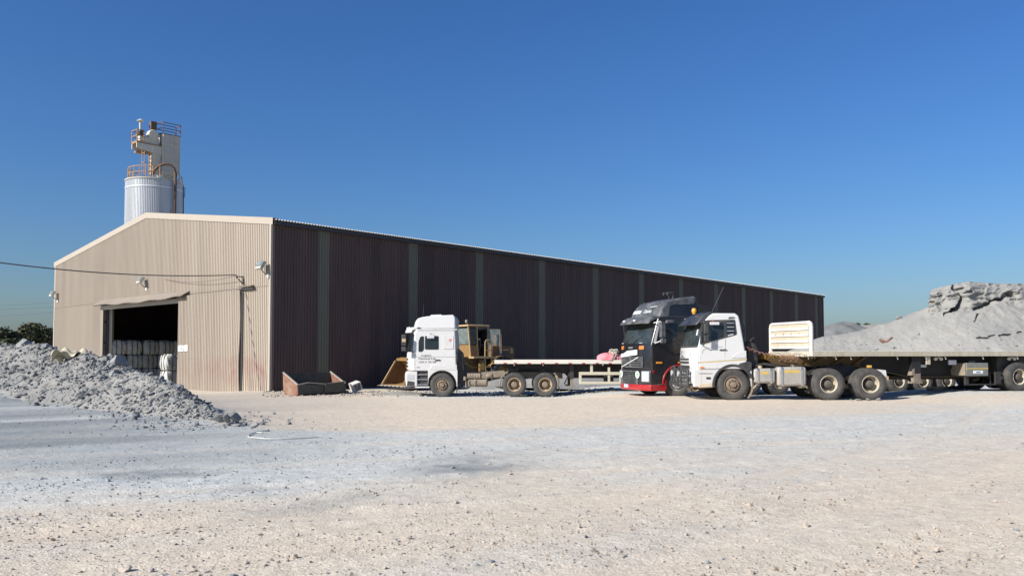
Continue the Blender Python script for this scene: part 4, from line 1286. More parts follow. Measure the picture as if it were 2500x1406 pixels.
# ================================================================== silo
def build_silo():
    D = 70.0; c = pix(376, 500, D)
    t = empty("silo", (c.x, c.y, 0), 0.0)
    tag(t, "tall ribbed silver silo with a cream dust collector on top, behind the gable", "silo")
    R = 64.0 / F * D; H = CAM_H + (863 - 443) / F * D
    # ribbed shell
    m = MB(); n = 104
    prof = []
    for k in range(n):
        a = 2 * math.pi * k / n
        for da, dr in ((0, 0.0), (0.35, 0.0), (0.5, 0.038), (0.85, 0.038)):
            aa = a + da * 2 * math.pi / n; prof.append(((R + dr) * math.cos(aa), (R + dr) * math.sin(aa)))
    N_ = len(prof)
    vs = [(x, y, z) for z in (0, H) for x, y in prof]
    m.add(vs, [(i, (i + 1) % N_, N_ + (i + 1) % N_, N_ + i) for i in range(N_)])
    m.add([(x, y, H - .02) for x, y in prof], [tuple(range(N_))])
    sh = m.build("shell", M_["silo_metal"], t)
    zb = CAM_H + (863 - 463) / F * D
    MB().lathe([(R + .05, zb - .06), (R + .075, zb - .05), (R + .075, zb + .05), (R + .05, zb + .06)], n=60).build("band", M_["silo_band"], t, smooth=True)
    MB().lathe([(R + .05, H - .08), (R + .10, H - .07), (R + .10, H + .03), (R - .1, H + .05), (0.0, H + .25)], n=60).build("rim", M_["collector_grey"], t, smooth=True)
    # axes of the head house follow the building
    ax = Vector((BA.x, BA.y, 0)); bx = Vector((-BB.x, -BB.y, 0))        # ax into the scene, bx to the right/front
    def q(a, b, z): return tuple(ax * a + bx * b + Vector((0, 0, z)))
    zt = CAM_H + (863 - 322) / F * D; z0 = CAM_H + (863 - 415) / F * D
    # collector body: right face towards camera-right
    def bx_(m, a0, a1, b0, b1, zl, zh):
        vs = [q(a, b, z) for a in (a0, a1) for b in (b0, b1) for z in (zl, zh)]
        return m.add(vs, [(0, 1, 3, 2), (4, 6, 7, 5), (0, 4, 5, 1), (2, 3, 7, 6), (0, 2, 6, 4), (1, 5, 7, 3)])
    A0, A1, B0_, B1 = 0.45, 2.0, -0.35, 0.5
    body = bx_(MB(), A0, A1, B0_, B1, z0, zt).build("dust_collector", M_["collector_grey"], t, bevel=.02)
    # panel frames on the two seen faces
    fr = MB()
    for z in np.linspace(z0 + .02, zt - .02, 5):
        fr.bar(q(A0, B1 + .02, z), q(A1, B1 + .02, z), .05, .07); fr.bar(q(A0 - .02, B0_, z), q(A0 - .02, B1, z), .05, .07)
    for a in (A0 + .03, (A0 + A1) / 2, A1 - .03): fr.bar(q(a, B1 + .02, z0), q(a, B1 + .02, zt), .06, .06)
    for b in (B0_ + .03, 0.0, B1 - .03): fr.bar(q(A0 - .02, b, z0), q(A0 - .02, b, zt), .05, .06)
    fr.build("panel_frame", M_["collector_cream"], body)
    # hopper and legs
    hp = MB()
    vs = [q(a, b, z0) for a, b in ((A0, B0_), (A1, B0_), (A1, B1), (A0, B1))] + [q(a, b, H + .45) for a, b in ((.9, -.1), (1.4, -.1), (1.4, .25), (.9, .25))]
    hp.add(vs, [(0, 1, 5, 4), (1, 2, 6, 5), (2, 3, 7, 6), (3, 0, 4, 7)]); hp.build("hopper", M_["collector_cream"], t)
    for a, b in ((A0, B0_), (A1, B0_), (A1, B1), (A0, B1)):
        MB().bar(q(a, b, H), q(a, b, z0), .12).build("leg", M_["collector_cream"], t)
    MB().bar(q(A1, B1, H + .1), q((A0 + A1) / 2, B1, z0 - .1), .07).bar(q(A0, B1, H + .1), q((A0 + A1) / 2, B1, z0 - .1), .07).bar(q(A1 + .02, B0_, H + .1), q(A1 + .02, B1, z0 - .2), .07).build("brace", M_["collector_cream"], t)
    # service platform with fan housing, cantilevered to the left
    zp = CAM_H + (863 - 352) / F * D
    pl = bx_(MB(), A0 - 2.2, A0, -0.6, 0.45, zp - .08, zp).build("platform", M_["rail_rust"], t)
    gd = MB()
    gd.prism([(A0 - 2.2, zp - .5), (A0, zp - .85), (A0, zp - .08), (A0 - 2.2, zp - .08)], 0.33, 0.43)
    gd.prism([(A0 - 2.2, zp - .5), (A0, zp - .85), (A0, zp - .08), (A0 - 2.2, zp - .08)], -.6, -.5)
    gd.warp(lambda x, y, z: q(x, y, z)); gd.build("girder", M_["collector_cream"], pl)
    bx_(MB(), A0 - .85, A0 - .05, -0.2, 0.35, H + .7, zp - .2).build("duct", M_["collector_cream"], t)
    bx_(MB(), A0 - 1.9, A0 - .2, -0.4, 0.3, zp + .05, zp + .6).build("fan_housing", M_["collector_cream"], t, bevel=.03)
    fan = MB().lathe([(0.0, -.28), (.40, -.28), (.46, -.2), (.46, .2), (.40, .28), (0, .28)], n=28, axis='y')
    fan.warp(lambda x, y, z: q(A0 - .75 + x, y + .15, zp + .85 + z)); fan.build("fan_casing", M_["collector_cream"], t, smooth=True)
    mo = MB().lathe([(0.0, -.35), (.22, -.35), (.24, -.3), (.24, .3), (.2, .36), (0, .36)], n=18, axis='y')
    mo.warp(lambda x, y, z: q(A0 - 1.75 + x, y + .0, zp + .86 + z)); mo.build("motor", M_["lamp_dark"], t, smooth=True)
    bx_(MB(), A0 - .95, A0 - .45, -.1, .3, zp + 1.35, zp + 2.05).build("exhaust_cowl", M_["rail_brown"], t)
    MB().tube([q(A0 - 1.6, -.35, zp + .7), q(A0 - 1.6, -.35, zp + 2.0)], .09, 10).build("vent_pipe", M_["collector_cream"], t, smooth=True)
    MB().lathe([(0.02, .22), (.3, .04), (.28, 0), (.05, 0)], n=16).warp(lambda x, y, z: (x + q(A0 - 1.6, -.35, 0)[0], y + q(A0 - 1.6, -.35, 0)[1], z + zp + 2.0)).build("vent_cap", M_["collector_cream"], t, smooth=True)
    bx_(MB(), A0 - 1.9, A0 - 1.0, -.8, -.4, zp - .75, zp - .62).build("catwalk", M_["rail_rust"], t)
    # railings
    def rail(pts, h, mt, r=.028, posts=True):
        m = MB()
        for p0, p1 in zip(pts[:-1], pts[1:]):
            p0 = Vector(p0); p1 = Vector(p1)
            for k in (h, h * .52): m.bar(p0 + Vector((0, 0, k)), p1 + Vector((0, 0, k)), r * 2)
            m.bar(p0 + Vector((0, 0, .05)), p1 + Vector((0, 0, .05)), r, .10)
        for p in pts: m.bar(Vector(p), Vector(p) + Vector((0, 0, h)), r * 2.2)
        return m.build("railing", mt, t)
    rail([q(A0, 0.45, zp), q(A0 - 2.2, .45, zp), q(A0 - 2.2, -.6, zp), q(A0 - 1.2, -.6, zp)][1:], 1.05, M_["rail_rust"])
    rail([q(A0 - 1.6, .44, zp), q(A0 - 2.18, .44, zp)], 1.05, M_["rail_rust"])
    rail([q(A0 - .3, B0_, zt), q(A0, B1, zt), q(A1, B1, zt), q(A1, B0_, zt), q(A0 - .3, B0_, zt)], 1.05, M_["rail_brown"])
    # round railing on the silo rim, left-hand arc
    pts = []
    for k in range(11):
        a = math.radians(155 + k * 15); pts.append((R * .93 * math.cos(a), R * .93 * math.sin(a), H))
    rail(pts, 1.05, M_["rail_rust"])
    # ladder cage between rim and platform
    m = MB()
    for b in (-.25, .25):
        m.bar(q(A0 - .9, b + .1, H), q(A0 - .9, b + .1, zp), .06); m.bar(q(A0 - 1.5, b + .1, H), q(A0 - 1.5, b + .1, zp), .05)
    for z in np.arange(H + .3, zp, .35): m.bar(q(A0 - .9, -.15, z), q(A0 - .9, .35, z), .03)
    for z in np.arange(H + .8, zp, .8): m.bar(q(A0 - 1.5, -.15, z), q(A0 - 1.5, .35, z), .04); m.bar(q(A0 - 1.5, .35, z), q(A0 - .9, .35, z), .04)
    m.build("ladder", M_["rail_rust"], t)
    # big curved rusty pipe looping from the roof of the silo down its flank
    vr = Vector((c.x, c.y, 0)).normalized(); right = Vector((vr.y, -vr.x, 0)); toward = -vr
    def sp(px, z, near): return right * ((px - 376) / F * D) + toward * near + Vector((0, 0, z))
    zz = lambda y: CAM_H + (863 - y) / F * D
    pts = [sp(371, zz(432), 1.4), sp(376, zz(421), 1.6), sp(386, zz(411), 1.8), sp(398, zz(405.5), 1.9), sp(410, zz(407), 1.95), sp(419, zz(416), 1.95), sp(422.5, zz(428), 1.95), sp(422.5, zz(470), 1.95), sp(422, zz(530), 1.95), sp(422, 1.0, 1.95)]
    MB().tube(pts, .12, 12).build("fill_pipe", M_["pipe_rust"], t, smooth=True)
    # pipe and cable runs on the right flank
    MB().tube([sp(437, zz(424), 0.2), sp(439, zz(440), 0.25), sp(442, zz(452), .3), sp(443, zz(530), .3)], .05, 8).build("conduit", M_["rail_brown"], t, smooth=True)
    MB().tube([sp(443, zz(450), .2), sp(446, zz(452), .2), sp(445, zz(475), .2)], .03, 6).build("conduit", M_["rail_brown"], t, smooth=True)
build_silo()

# ================================================================== trees beyond the left end
mat("leaf_dark", (0.050, 0.062, 0.028), 0.75, var=0.45, scale=0.9)
mat("leaf_olive", (0.085, 0.09, 0.042), 0.75, var=0.45, scale=0.9)
def tree(px, top, D, wpx, label, leafm, seed, nleaf=9000):
    rr = np.random.default_rng(seed); R_ = random.Random(seed)
    cx = (px - 1250) / F * D; H = CAM_H + (863 - top) / F * D; W = wpx / F * D / 2
    t = empty("tree", (cx, D, 0)); tag(t, label, "tree", None)
    tr = MB(); tr.tube([(0, 0, -.2), (.1, 0, H * .3), (.05, .1, H * .55)], [.28, .2, .12], 8)
    blobs = []
    for k in range(16):
        a = R_.uniform(0, 6.28); rad = W * R_.uniform(.15, .78); z = H * R_.uniform(.3, .86)
        rad *= math.sqrt(max(.1, 1 - ((z / H - .45) / .6) ** 2))
        p = (math.cos(a) * rad, math.sin(a) * rad, z); blobs.append((p, W * R_.uniform(.26, .46)))
        tr.tube([(0.05, 0.05, H * R_.uniform(.2, .5)), (p[0] * .6, p[1] * .6, z * .85), p], [.09, .05, .02], 6)
    blobs.append(((0, 0, H - W * .42), W * .42))
    tr.build("trunk", M_["bark"], t, smooth=True)
    P = []
    per = nleaf // len(blobs)
    for (p, r) in blobs:
        d = rr.normal(size=(per, 3)); d /= np.linalg.norm(d, axis=1)[:, None]
        rad = r * (0.55 + 0.5 * rr.random(per)) * (1 + 0.25 * rr.normal(size=per) * .5)
        q = d * rad[:, None]; q[:, 2] *= .8
        P.append(q + np.array(p))
    P = np.concatenate(P); P[:, 2] = np.minimum(P[:, 2], H); n = len(P)
    s = 0.11 + 0.12 * rr.random(n)
    a = rr.normal(size=(n, 3)); a /= np.linalg.norm(a, axis=1)[:, None]
    b = np.cross(a, rr.normal(size=(n, 3))); b /= np.linalg.norm(b, axis=1)[:, None]
    V = np.stack([P - a * s[:, None], P + b * s[:, None] * .6, P + a * s[:, None], P - b * s[:, None] * .6], 1).reshape(-1, 3)
    np_mesh("crown", V, np.arange(4 * n).reshape(-1, 4), leafm, parent=t)
tree(78, 786, 88, 96, "tallest round dark green tree beyond the rubble bank", M_["leaf_olive"], 1, 14000)
tree(6, 795, 84, 96, "dark leafy tree at the outer end of the rubble bank", M_["leaf_dark"], 2, 14000)
tree(-70, 806, 92, 110, "broad dark tree standing farthest from the warehouse", M_["leaf_dark"], 6, 9000)
tree(124, 798, 100, 70, "small dark tree touching the warehouse's tan gable edge", M_["leaf_dark"], 3, 7000)
tree(38, 806, 96, 64, "low olive tree between two taller dark trees", M_["leaf_olive"], 4, 6000)
# bare pinkish shrub
def bare():
    D = 104; p = pix(-4, 800, D); m = MB(); R_ = random.Random(9)
    def br_(a, d, L, r, k):
        b = a + d * L; m.tube([a, b], [r, r * .6], 5)
        if k:
            for _ in range(4):
                br_(b, (d + Vector((R_.uniform(-.7, .7), R_.uniform(-.5, .5), R_.uniform(-.1, .5)))).normalized(), L * .7, r * .6, k - 1)
    t = empty("bare_shrub", (p.x, p.y, 0)); 
    for _ in range(3): br_(Vector((R_.uniform(-.3, .3), 0, 0)), Vector((R_.uniform(-.3, .3), 0, 1)).normalized(), 1.9, .06, 4)
    m.build("branches", M_["bare_wood"], t); tag(t, "bare pinkish brown shrub among the dark trees", "shrub")
bare()
for (px, top, D, lab) in ((2094, 789, 330, "tiny dark bush on the far pale hill, beside another"), (2116, 789, 330, "tiny round bush on the far pale hill, nearer the stockpile")):
    p = pix(px, top + 2, D); m = MB(); R_ = np.random.default_rng(int(px)); n = 160
    P = R_.normal(size=(n, 3)) * np.array([.45, .4, .16]); a = R_.normal(size=(n, 3)) * .16; b = R_.normal(size=(n, 3)) * .16
    V = np.stack([P - a, P + b, P + a, P - b], 1).reshape(-1, 3)
    o = np_mesh("bush", V, np.arange(4 * n).reshape(-1, 4), M_["leaf_dark"]); o.location = (p.x, p.y, p.z); tag(o, lab, "bush")
# ================================================================== vehicles
# local frame: x forward, y to the vehicle's left (the side the camera sees), z up; u = -x runs backwards from the nose
def P(pts): return [(-u, z) for u, z in pts]

def wheel(parent, u, y, z, r=0.53, w=0.28, style='rear', rim="rim_tan", hub="hub_dark", steer=0.0, side=1):
    """tyre (the part 'wheel') with rim and hub as sub-parts; outer face towards side*y"""
    t = MB(); R0 = 0.292 * r / .53; hw = w / 2
    pr = [(R0, -hw + .02), (R0 + .05, -hw), (r - .10, -hw - .004), (r - .04, -hw + .012), (r - .012, -hw + .04)]
    ny = 5
    for k in range(ny):
        a = -hw + .05 + (w - .1) * k / ny; b = -hw + .05 + (w - .1) * (k + .78) / ny
        pr += [(r, a), (r, b), (r - .012, b + .003), (r - .012, a + (w - .1) / ny - .003)]
    pr += [(r - .012, hw - .04), (r - .04, hw - .012), (r - .10, hw + .004), (R0 + .05, hw), (R0, hw - .02)]
    t.lathe(pr, axis='y', n=44)
    # shoulder lugs
    for k in range(44):
        a = 2 * math.pi * (k + .5) / 44
        for s in (-1, 1):
            t.box(((r - .022) * math.cos(a), s * (hw - .035), (r - .022) * math.sin(a)), (.035, .05, .030), ry=-a)
    o = t.build("wheel", M_["tyre"], parent, smooth=True, angle=40, recalc=True)
    o.location = (-u, y, z); o.rotation_euler = (0, 0, steer)
    s = side
    rm = MB()
    if style == 'front':
        rm.lathe([(R0 + .005, s * (hw - .02)), (R0 - .015, s * (hw - .015)), (R0 - .03, s * (hw - .06)), (R0 - .055, s * (hw - .08)), (.215, s * (hw - .03)), (.20, s * (hw + .015)), (.13, s * (hw + .02)), (.115, s * (hw - .01)), (0.0, s * (hw - .01))], axis='y', n=32)
        for k in range(10):
            a = 2 * math.pi * k / 10
            rm.lathe([(.0, s * (hw + .055)), (.018, s * (hw + .05)), (.02, s * (hw + .01))], (.165 * math.cos(a), 0, .165 * math.sin(a)), axis='y', n=6)
        h = MB().lathe([(.105, s * (hw - .02)), (.10, s * (hw + .05)), (.085, s * (hw + .075)), (0, s * (hw + .08))], axis='y', n=24)
    else:
        rm.lathe([(R0 + .005, s * (hw - .02)), (R0 - .012, s * (hw - .012)), (R0 - .028, s * (hw - .03)), (R0 - .034, s * (hw - .12)), (R0 - .055, s * (hw - .19)), (.20, s * (hw - .215)), (.0, s * (hw - .215))], axis='y', n=32)
        h = MB().lathe([(.195, s * (hw - .20)), (.19, s * (hw - .185)), (.145, s * (hw - .18)), (.135, s * (hw - .11)), (.125, s * (hw - .04)), (.10, s * (hw - .02)), (0, s * (hw - .015))], axis='y', n=24)
        for k in range(10):
            a = 2 * math.pi * k / 10
            h.lathe([(.0, s * (hw - .145)), (.016, s * (hw - .15)), (.018, s * (hw - .19))], (.17 * math.cos(a), 0, .17 * math.sin(a)), axis='y', n=6)
    rm.build("rim", M_[rim], o, smooth=True); h.build("hub", M_[hub], o, smooth=True)
    return o

def duals(parent, u, z=0.53, r=0.53, rim="rim_tan", hub="hub_dark", far=True):
    wheel(parent, u, 1.10, z, r, .27, 'rear', rim, hub); wheel(parent, u, 0.77, z, r, .27, 'rear', rim, hub)
    if far:
        wheel(parent, u, -1.10, z, r, .27, 'rear', rim, hub, side=-1); wheel(parent, u, -0.77, z, r, .27, 'rear', rim, hub, side=-1)
    MB().tube([(-u, -.95, z), (-u, .95, z)], .075, 10).lathe([(.0, -.2), (.19, -.16), (.22, 0), (.19, .16), (0, .2)], (-u, 0, z), axis='y', n=14).build("axle", M_["chassis_dark"], parent, smooth=True)

def cab_warp(k, hw, u1=1.0, tum=0.0, zb=1.9, ex=3.0):
    def fn(x, y, z):
        u = -x
        f = max(0.0, min(1.0, 1 - u / u1))
        q = (abs(y) / hw) ** ex
        y2 = y * (1 - tum * max(0.0, z - zb))
        return (x - k * q * f, y2, z)
    return fn

def front_patch(prof, z0, z1, y0, y1, off, W, nz=6, ny=14):
    """thin panel lying on the nose of a cab; prof = [(z,u)...] of the nose line"""
    zs = [p[0] for p in prof]; us = [p[1] for p in prof]
    m = MB()
    def s(o): 
        return lambda a, b: (-(np.interp(z0 + (z1 - z0) * a, zs, us)) + o, y0 + (y1 - y0) * b, z0 + (z1 - z0) * a)
    b0 = len(m.v); m.grid(s(off), nz, ny); n = (nz + 1) * (ny + 1)
    m.grid(s(off - .03), nz, ny)
    # close the rim
    def edge(ids):
        for i, j in zip(ids[:-1], ids[1:]): m.f.append([i, j, j + n, i + n])
    edge([j for j in range(ny + 1)]); edge([nz * (ny + 1) + j for j in range(ny + 1)])
    edge([i * (ny + 1) for i in range(nz + 1)]); edge([i * (ny + 1) + ny for i in range(nz + 1)])
    return m.warp(W)

def side_panel(poly, y, th, W=None, rz=0.0):
    m = MB().prism(P(poly), y - .02, y + th)
    return m.warp(W) if W else m

def arch_poly(cu, cz, r, u0, u1, z0, z1, n=14):
    """panel with a wheel arch cut from its lower edge"""
    pts = [(u0, z0), (u0, z1), (u1, z1), (u1, z0)]
    a0 = math.asin(max(-1, min(1, (z0 - cz) / r)))
    arc = [(cu + r * math.cos(a), cz + r * math.sin(a)) for a in np.linspace(a0, math.pi - a0, n)]
    arc = [p for p in arc if u0 + .005 < p[0] < u1 - .005]
    return pts + arc                # continues from (u1,z0) around the arch back to (u0,z0)

def mud_arc(m, cu, cz, r, a0, a1, y0, y1, th=.03, n=12):
    o = [(cu + (r + th) * math.cos(a), cz + (r + th) * math.sin(a)) for a in np.linspace(a0, a1, n)]
    i = [(cu + r * math.cos(a), cz + r * math.sin(a)) for a in np.linspace(a1, a0, n)]
    return m.prism(P(o + i), y0, y1)

def chassis(t, u0, u1, z0=.78, z1=1.06, mt="chassis_dark"):
    for y in (-.42, .42):
        MB().bb(-u1, -u0, y - .04, y + .04, z0, z1).build("chassis_rail", M_[mt], t)
    m = MB()
    for u in np.arange(u0 + .4, u1, .9): m.bb(-u - .05, -u + .05, -.4, .4, z0 + .05, z1 - .04)
    m.build("crossmember", M_["chassis_dark"], t)

def coil(m, a, b, r, turns, wr, n=8):
    a = Vector(a); b = Vector(b); d = (b - a); ax = d.normalized(); s = ax.orthogonal().normalized(); q = ax.cross(s)
    pts = []
    for k in range(turns * n + 1):
        t = k / (turns * n); an = 2 * math.pi * k / n
        pts.append(a + d * t + s * math.cos(an) * r + q * math.sin(an) * r - Vector((0, 0, .12 * math.sin(math.pi * t))))
    return m.tube(pts, wr, 5)

# ------------------------------------------------------------------ white high-roof tractor unit (left)
def white_highroof():
    t = empty("truck_tractor", (-4.66, 36.43, 0.0), math.pi)
    tag(t, "white high-roofed truck tractor unit with lettered door, parked before the yellow loader", "truck")
    hw = 1.22; W = cab_warp(.36, hw, 1.0, .03, 1.9)
    nose = [(1.12, .02), (1.5, 0.0), (1.92, 0.01), (2.78, .12), (3.0, .2)]
    shell = MB().prism(P([(.03, 1.13), (0, 1.5), (.01, 1.92), (.12, 2.78), (.28, 2.96), (2.17, 2.96), (2.21, 2.5), (2.26, 1.13)]), -hw, hw, ny=16).warp(W)
    shell.build("cab", M_["white_paint"], t, bevel=.05, seg=3)
    MB().prism(P([(.27, 2.95), (.36, 3.28), (.45, 3.41), (.62, 3.46), (.95, 3.505), (1.6, 3.55), (2.06, 3.575), (2.15, 3.53), (2.19, 3.40), (2.20, 2.95)]), -1.14, 1.14, ny=8).warp(cab_warp(.22, 1.14, 1.0, .10, 2.95)).build("roof_fairing", M_["white_paint"], t, bevel=.055, seg=3)
    g = MB()
    for u in (.95, 1.55): g.prism(P([(u, 2.97), (u + .012, 2.97), (u + .012, 3.48), (u, 3.48)]), 1.127, 1.137).warp(lambda x, y, z: (x, y * (1 - .10 * max(0, z - 2.95)), z))
    g.build("fairing_seam", M_["stripe_grey"], t)
    MB().prism(P([(.98, 3.49), (1.05, 3.60), (1.5, 3.62), (1.62, 3.53)]), -.35, .35).build("roof_hatch", M_["white_panel"], t, bevel=.02)
    MB().prism(P([(.55, 2.945), (2.26, 2.945), (2.26, 2.895), (.55, 2.895)]), 1.165, 1.20).build("rain_gutter", M_["stripe_grey"], t)
    # sun visor with marker lamps
    MB().prism(P([(-.10, 2.80), (-.04, 2.98), (.12, 3.03), (.34, 3.0), (.32, 2.93), (.02, 2.90), (-.06, 2.78)]), -1.2, 1.2, ny=14).warp(W).build("sun_visor", M_["white_panel"], t, bevel=.012)
    for y in (-.9, -.45, .45, .9):
        m = MB().lathe([(0, .05), (.05, .04), (.06, 0)], (-.02, y, 3.0), n=10).warp(W); m.build("marker_lamp", M_["lamp_lens"], t, smooth=True)
    MB().box((-.60, 1.12, 2.95), (.16, .10, .13)).build("lamp_pod", M_["black_plastic"], t, bevel=.02)
    front_patch(nose, 1.97, 2.74, -1.18, 1.18, .012, W).build("windscreen", M_["glass"], t, smooth=True, angle=50)
    for y in (-.25, .45): MB().bar((.03, y, 1.98), (-.02, y + .45, 2.30), .02).warp(W).build("wiper", M_["black_plastic"], t)
    # nose: panel, grille slots, bumper with headlamps
    front_patch(nose, 1.20, 1.90, -1.02, 1.02, .02, W).build("nose_panel", M_["white_panel"], t, smooth=True, angle=50)
    for z in (1.33, 1.48, 1.63):
        sl = front_patch(nose, z - .045, z + .045, -.88, .88, .028, W, nz=2).build("grille_slot", M_["black_plastic"], t)
        front_patch(nose, z - .012, z + .012, -.86, .86, .04, W, nz=1).build("slat", M_["chrome"], sl)
    MB().prism(P([(-.05, .46), (-.07, .60), (-.06, 1.06), (.0, 1.11), (.50, 1.11), (.50, .46)]), -hw, hw, ny=14).warp(cab_warp(.14, hw, .9)).build("bumper", M_["white_paint"], t, bevel=.03)
    for s in (1, -1):
        h = MB().bb(.02, .085, s * .72, s * 1.10, .70, .98).warp(cab_warp(.14, hw, .9)); hh = h.build("headlamp", M_["lamp_lens"], t, bevel=.015)
        MB().bb(.01, .08, s * .70, s * 1.12, .47, .66).warp(cab_warp(.14, hw, .9)).build("fog_lamp_recess", M_["black_plastic"], t, bevel=.01)
    MB().prism(P([(.08, .74), (.42, .74), (.42, .97), (.12, .97)]), 1.20, 1.228).build("side_lamp", M_["lamp_lens"], t, bevel=.01)
    MB().prism(P([(.10, .48), (.44, .48), (.44, .66), (.14, .70)]), 1.20, 1.226).build("bumper_recess", M_["black_plastic"], t)
    # steps behind the bumper
    MB().prism(P([(.50, .46), (.50, 1.12), (1.06, 1.12), (1.0, .46)]), .95, 1.13).build("step_well", M_["black_plastic"], t)
    for z in (.52, .74, .95):
        MB().bb(-1.0, -.53, 1.0, 1.19, z, z + .035).build("step", M_["chrome"], t)
    MB().prism(P([(.46, .40), (1.08, .40), (1.08, .46), (.46, .46)]), .95, 1.215).build("step_sill", M_["white_panel"], t)
    # front fender with arch
    MB().prism(P(arch_poly(1.63, .52, .635, 1.02, 2.30, .45, 1.18)), .92, 1.225).build("fender", M_["white_paint"], t, bevel=.012)
    MB().prism(P([(1.06, 1.17), (1.20, 1.40), (2.27, 1.40), (2.28, 1.17)]), 1.19, 1.235).build("fender_cap", M_["white_panel"], t, bevel=.015)
    MB().prism(P([(2.10, 1.28), (2.22, 1.28), (2.22, 1.345), (2.10, 1.345)]), 1.225, 1.24).build("side_vent", M_["stripe_grey"], t)
    mf = MB(); mud_arc(mf, 1.63, .52, .60, math.radians(-5), math.radians(185), .70, 1.20, .02); mf.build("wheel_arch_liner", M_["black_plastic"], t)
    # door, windows, seams, handle, lettering
    for poly, nm in (([(.60, 1.96), (.60, 2.40), (.68, 2.62), (.83, 2.64), (.83, 2.06), (.74, 1.96)], "quarter_window"), ([(.88, 2.06), (.88, 2.645), (1.47, 2.645), (1.47, 2.06)], "door_window")):
        fr_ = side_panel(rpoly(poly, .05), 1.22, .010, lambda x, y, z: (x, y * (1 - .03 * max(0, z - 1.9)), z)).build(nm, M_["glass"], t)
    wl_ = lambda x, y, z: (x, y * (1 - .03 * max(0, z - 1.9)), z)
    side_panel(rpoly([(1.66, 2.08), (1.66, 2.66), (2.12, 2.66), (2.12, 2.08)], .05), 1.22, .008, wl_).build("sleeper_panel", M_["white_panel"], t, bevel=.006)
    s_ = MB()
    for (a, b, c, d) in ((.47, 1.15, .478, 1.95), (1.57, 1.40, 1.578, 2.90), (.47, 1.745, 2.25, 1.753), (.48, 1.145, 1.1, 1.155), (.5, 2.85, 2.2, 2.857)):
        s_.prism(P([(a, b), (c, b), (c, d), (a, d)]), 1.20, 1.2255).warp(wl_)
    s_.build("door_seam", M_["stripe_grey"], t)
    MB().prism(P(rpoly([(1.31, 1.56), (1.36, 1.625), (1.56, 1.62), (1.56, 1.57)], .02)), 1.21, 1.24).build("door_handle", M_["black_plastic"], t, bevel=.005)
    sp_ = MB().prism(P([(.98, 2.53), (.98, 2.71), (1.30, 2.71), (1.30, 2.53)]), 1.26, 1.33); sp_.build("kerb_mirror", M_["stripe_grey"], t, bevel=.02)
    MB().bar((-1.14, 1.2, 2.74), (-1.14, 1.30, 2.66), .04).build("mirror_arm", M_["black_plastic"], t)
    X = (-1, 0, 0)
    def lt(body, u, z, size, nm="lettering", mt="grey_text", sx=1.0, al='LEFT'):
        text_mesh(nm, body, size, M_[mt], t, (-u, 1.2265, z), X, (0, 0, 1), al, .0008, 0.0, sx)
    lt("Logistic", .72, 1.765, .125, sx=1.15); lt("Nacional Lda", .60, 1.63, .125, sx=1.13); lt("+258 21 730 398", .60, 1.48, .11, sx=1.0)
    MB().prism(P([(.53, 1.27), (.66, 1.27), (.66, 1.295), (.53, 1.295)]), 1.222, 1.2275).build("badge", M_["grey_text"], t)
    for i, ch in enumerate("FAMO"):
        text_mesh("nose_letter", ch, .07, M_["silver_text"], t, (-.40, 1.245, 1.62 - i * .11), (-.75, -.3, 0), (0, 0, 1), 'LEFT')
    # triangular emblem
    MB().prism(P([(1.755, 2.50), (1.93, 2.50), (1.87, 2.33), (1.85, 2.22), (1.80, 2.38)]), 1.204, 1.2315).warp(wl_).build("emblem", M_["stripe_grey"], t)
    MB().prism(P([(1.925, 2.505), (2.06, 2.505), (1.97, 2.36)]), 1.204, 1.2325).warp(wl_).build("emblem", M_["stripe_red"], t)
    MB().prism(P([(1.80, 2.40), (1.84, 2.40), (1.835, 2.36)]), 1.204, 1.2335).warp(wl_).build("emblem", M_["white_panel"], t)
    MB().prism(P([(1.99, 2.47), (2.02, 2.47), (1.975, 2.42), (1.955, 2.42)]), 1.204, 1.2335).warp(wl_).build("emblem", M_["white_panel"], t)
    # big mirrors ahead of the pillar
    m = MB().bar((-.35, 1.2, 2.74), (-.02, 1.42, 2.72), .035).bar((-.40, 1.2, 1.95), (-.02, 1.42, 1.98), .035); m.build("mirror_arm", M_["black_plastic"], t)
    for z0, z1 in ((2.22, 2.70), (1.98, 2.18)):
        mm = MB().prism(P(rpoly([(-.10, z0), (-.10, z1), (.10, z1), (.10, z0)], .03)), 1.36, 1.50).build("mirror", M_["black_plastic"], t, bevel=.02)
    MB().prism(P([(-.08, 2.38), (.08, 2.38), (.08, 2.52), (-.08, 2.52)]), 1.495, 1.506).build("mirror_reflection", M_["rim_tan"], t)  # tan patch painted on as the reflection in the mirror
    MB().prism(P([(.36, 2.45), (.42, 2.45), (.44, 2.56), (.38, 2.56)]), 1.06, 1.08).build("licence_sticker", M_["plate_white"], t)
    MB().tube([(-.75, .9, 3.45), (-.80, .9, 4.05)], .008, 5).build("aerial", M_["black_plastic"], t)
    wheel(t, 1.63, 1.05, .52, .53, .30, 'front', "rim_dust", "rim_dust"); wheel(t, 1.63, -1.05, .52, .53, .30, 'front', "rim_dust", "rim_dust", side=-1)
    # behind the cab
    chassis(t, 1.2, 6.9, mt="chassis_dust")
    MB().prism(P([(2.30, .60), (2.30, 2.1), (2.52, 1.9), (2.62, .55)]), .4, 1.0).build("air_intake", M_["chassis_dark"], t, bevel=.03)
    m = MB(); mud_arc(m, 1.63, .52, .66, math.radians(-25), math.radians(35), .8, 1.2, .03); m.build("mud_flap", M_["black_plastic"], t)
    bt = MB()
    for k in range(8): bt.lathe([(.0, 0), (.12, .0), (.135, .02), (.12, .085), (0, .085)], (-(2.80 + k * .07), 1.0, .90), axis='x', n=14).warp(lambda x, y, z: (x, y, z))
    bt.build("ribbed_air_filter", M_["chassis_dust"], t, smooth=True)
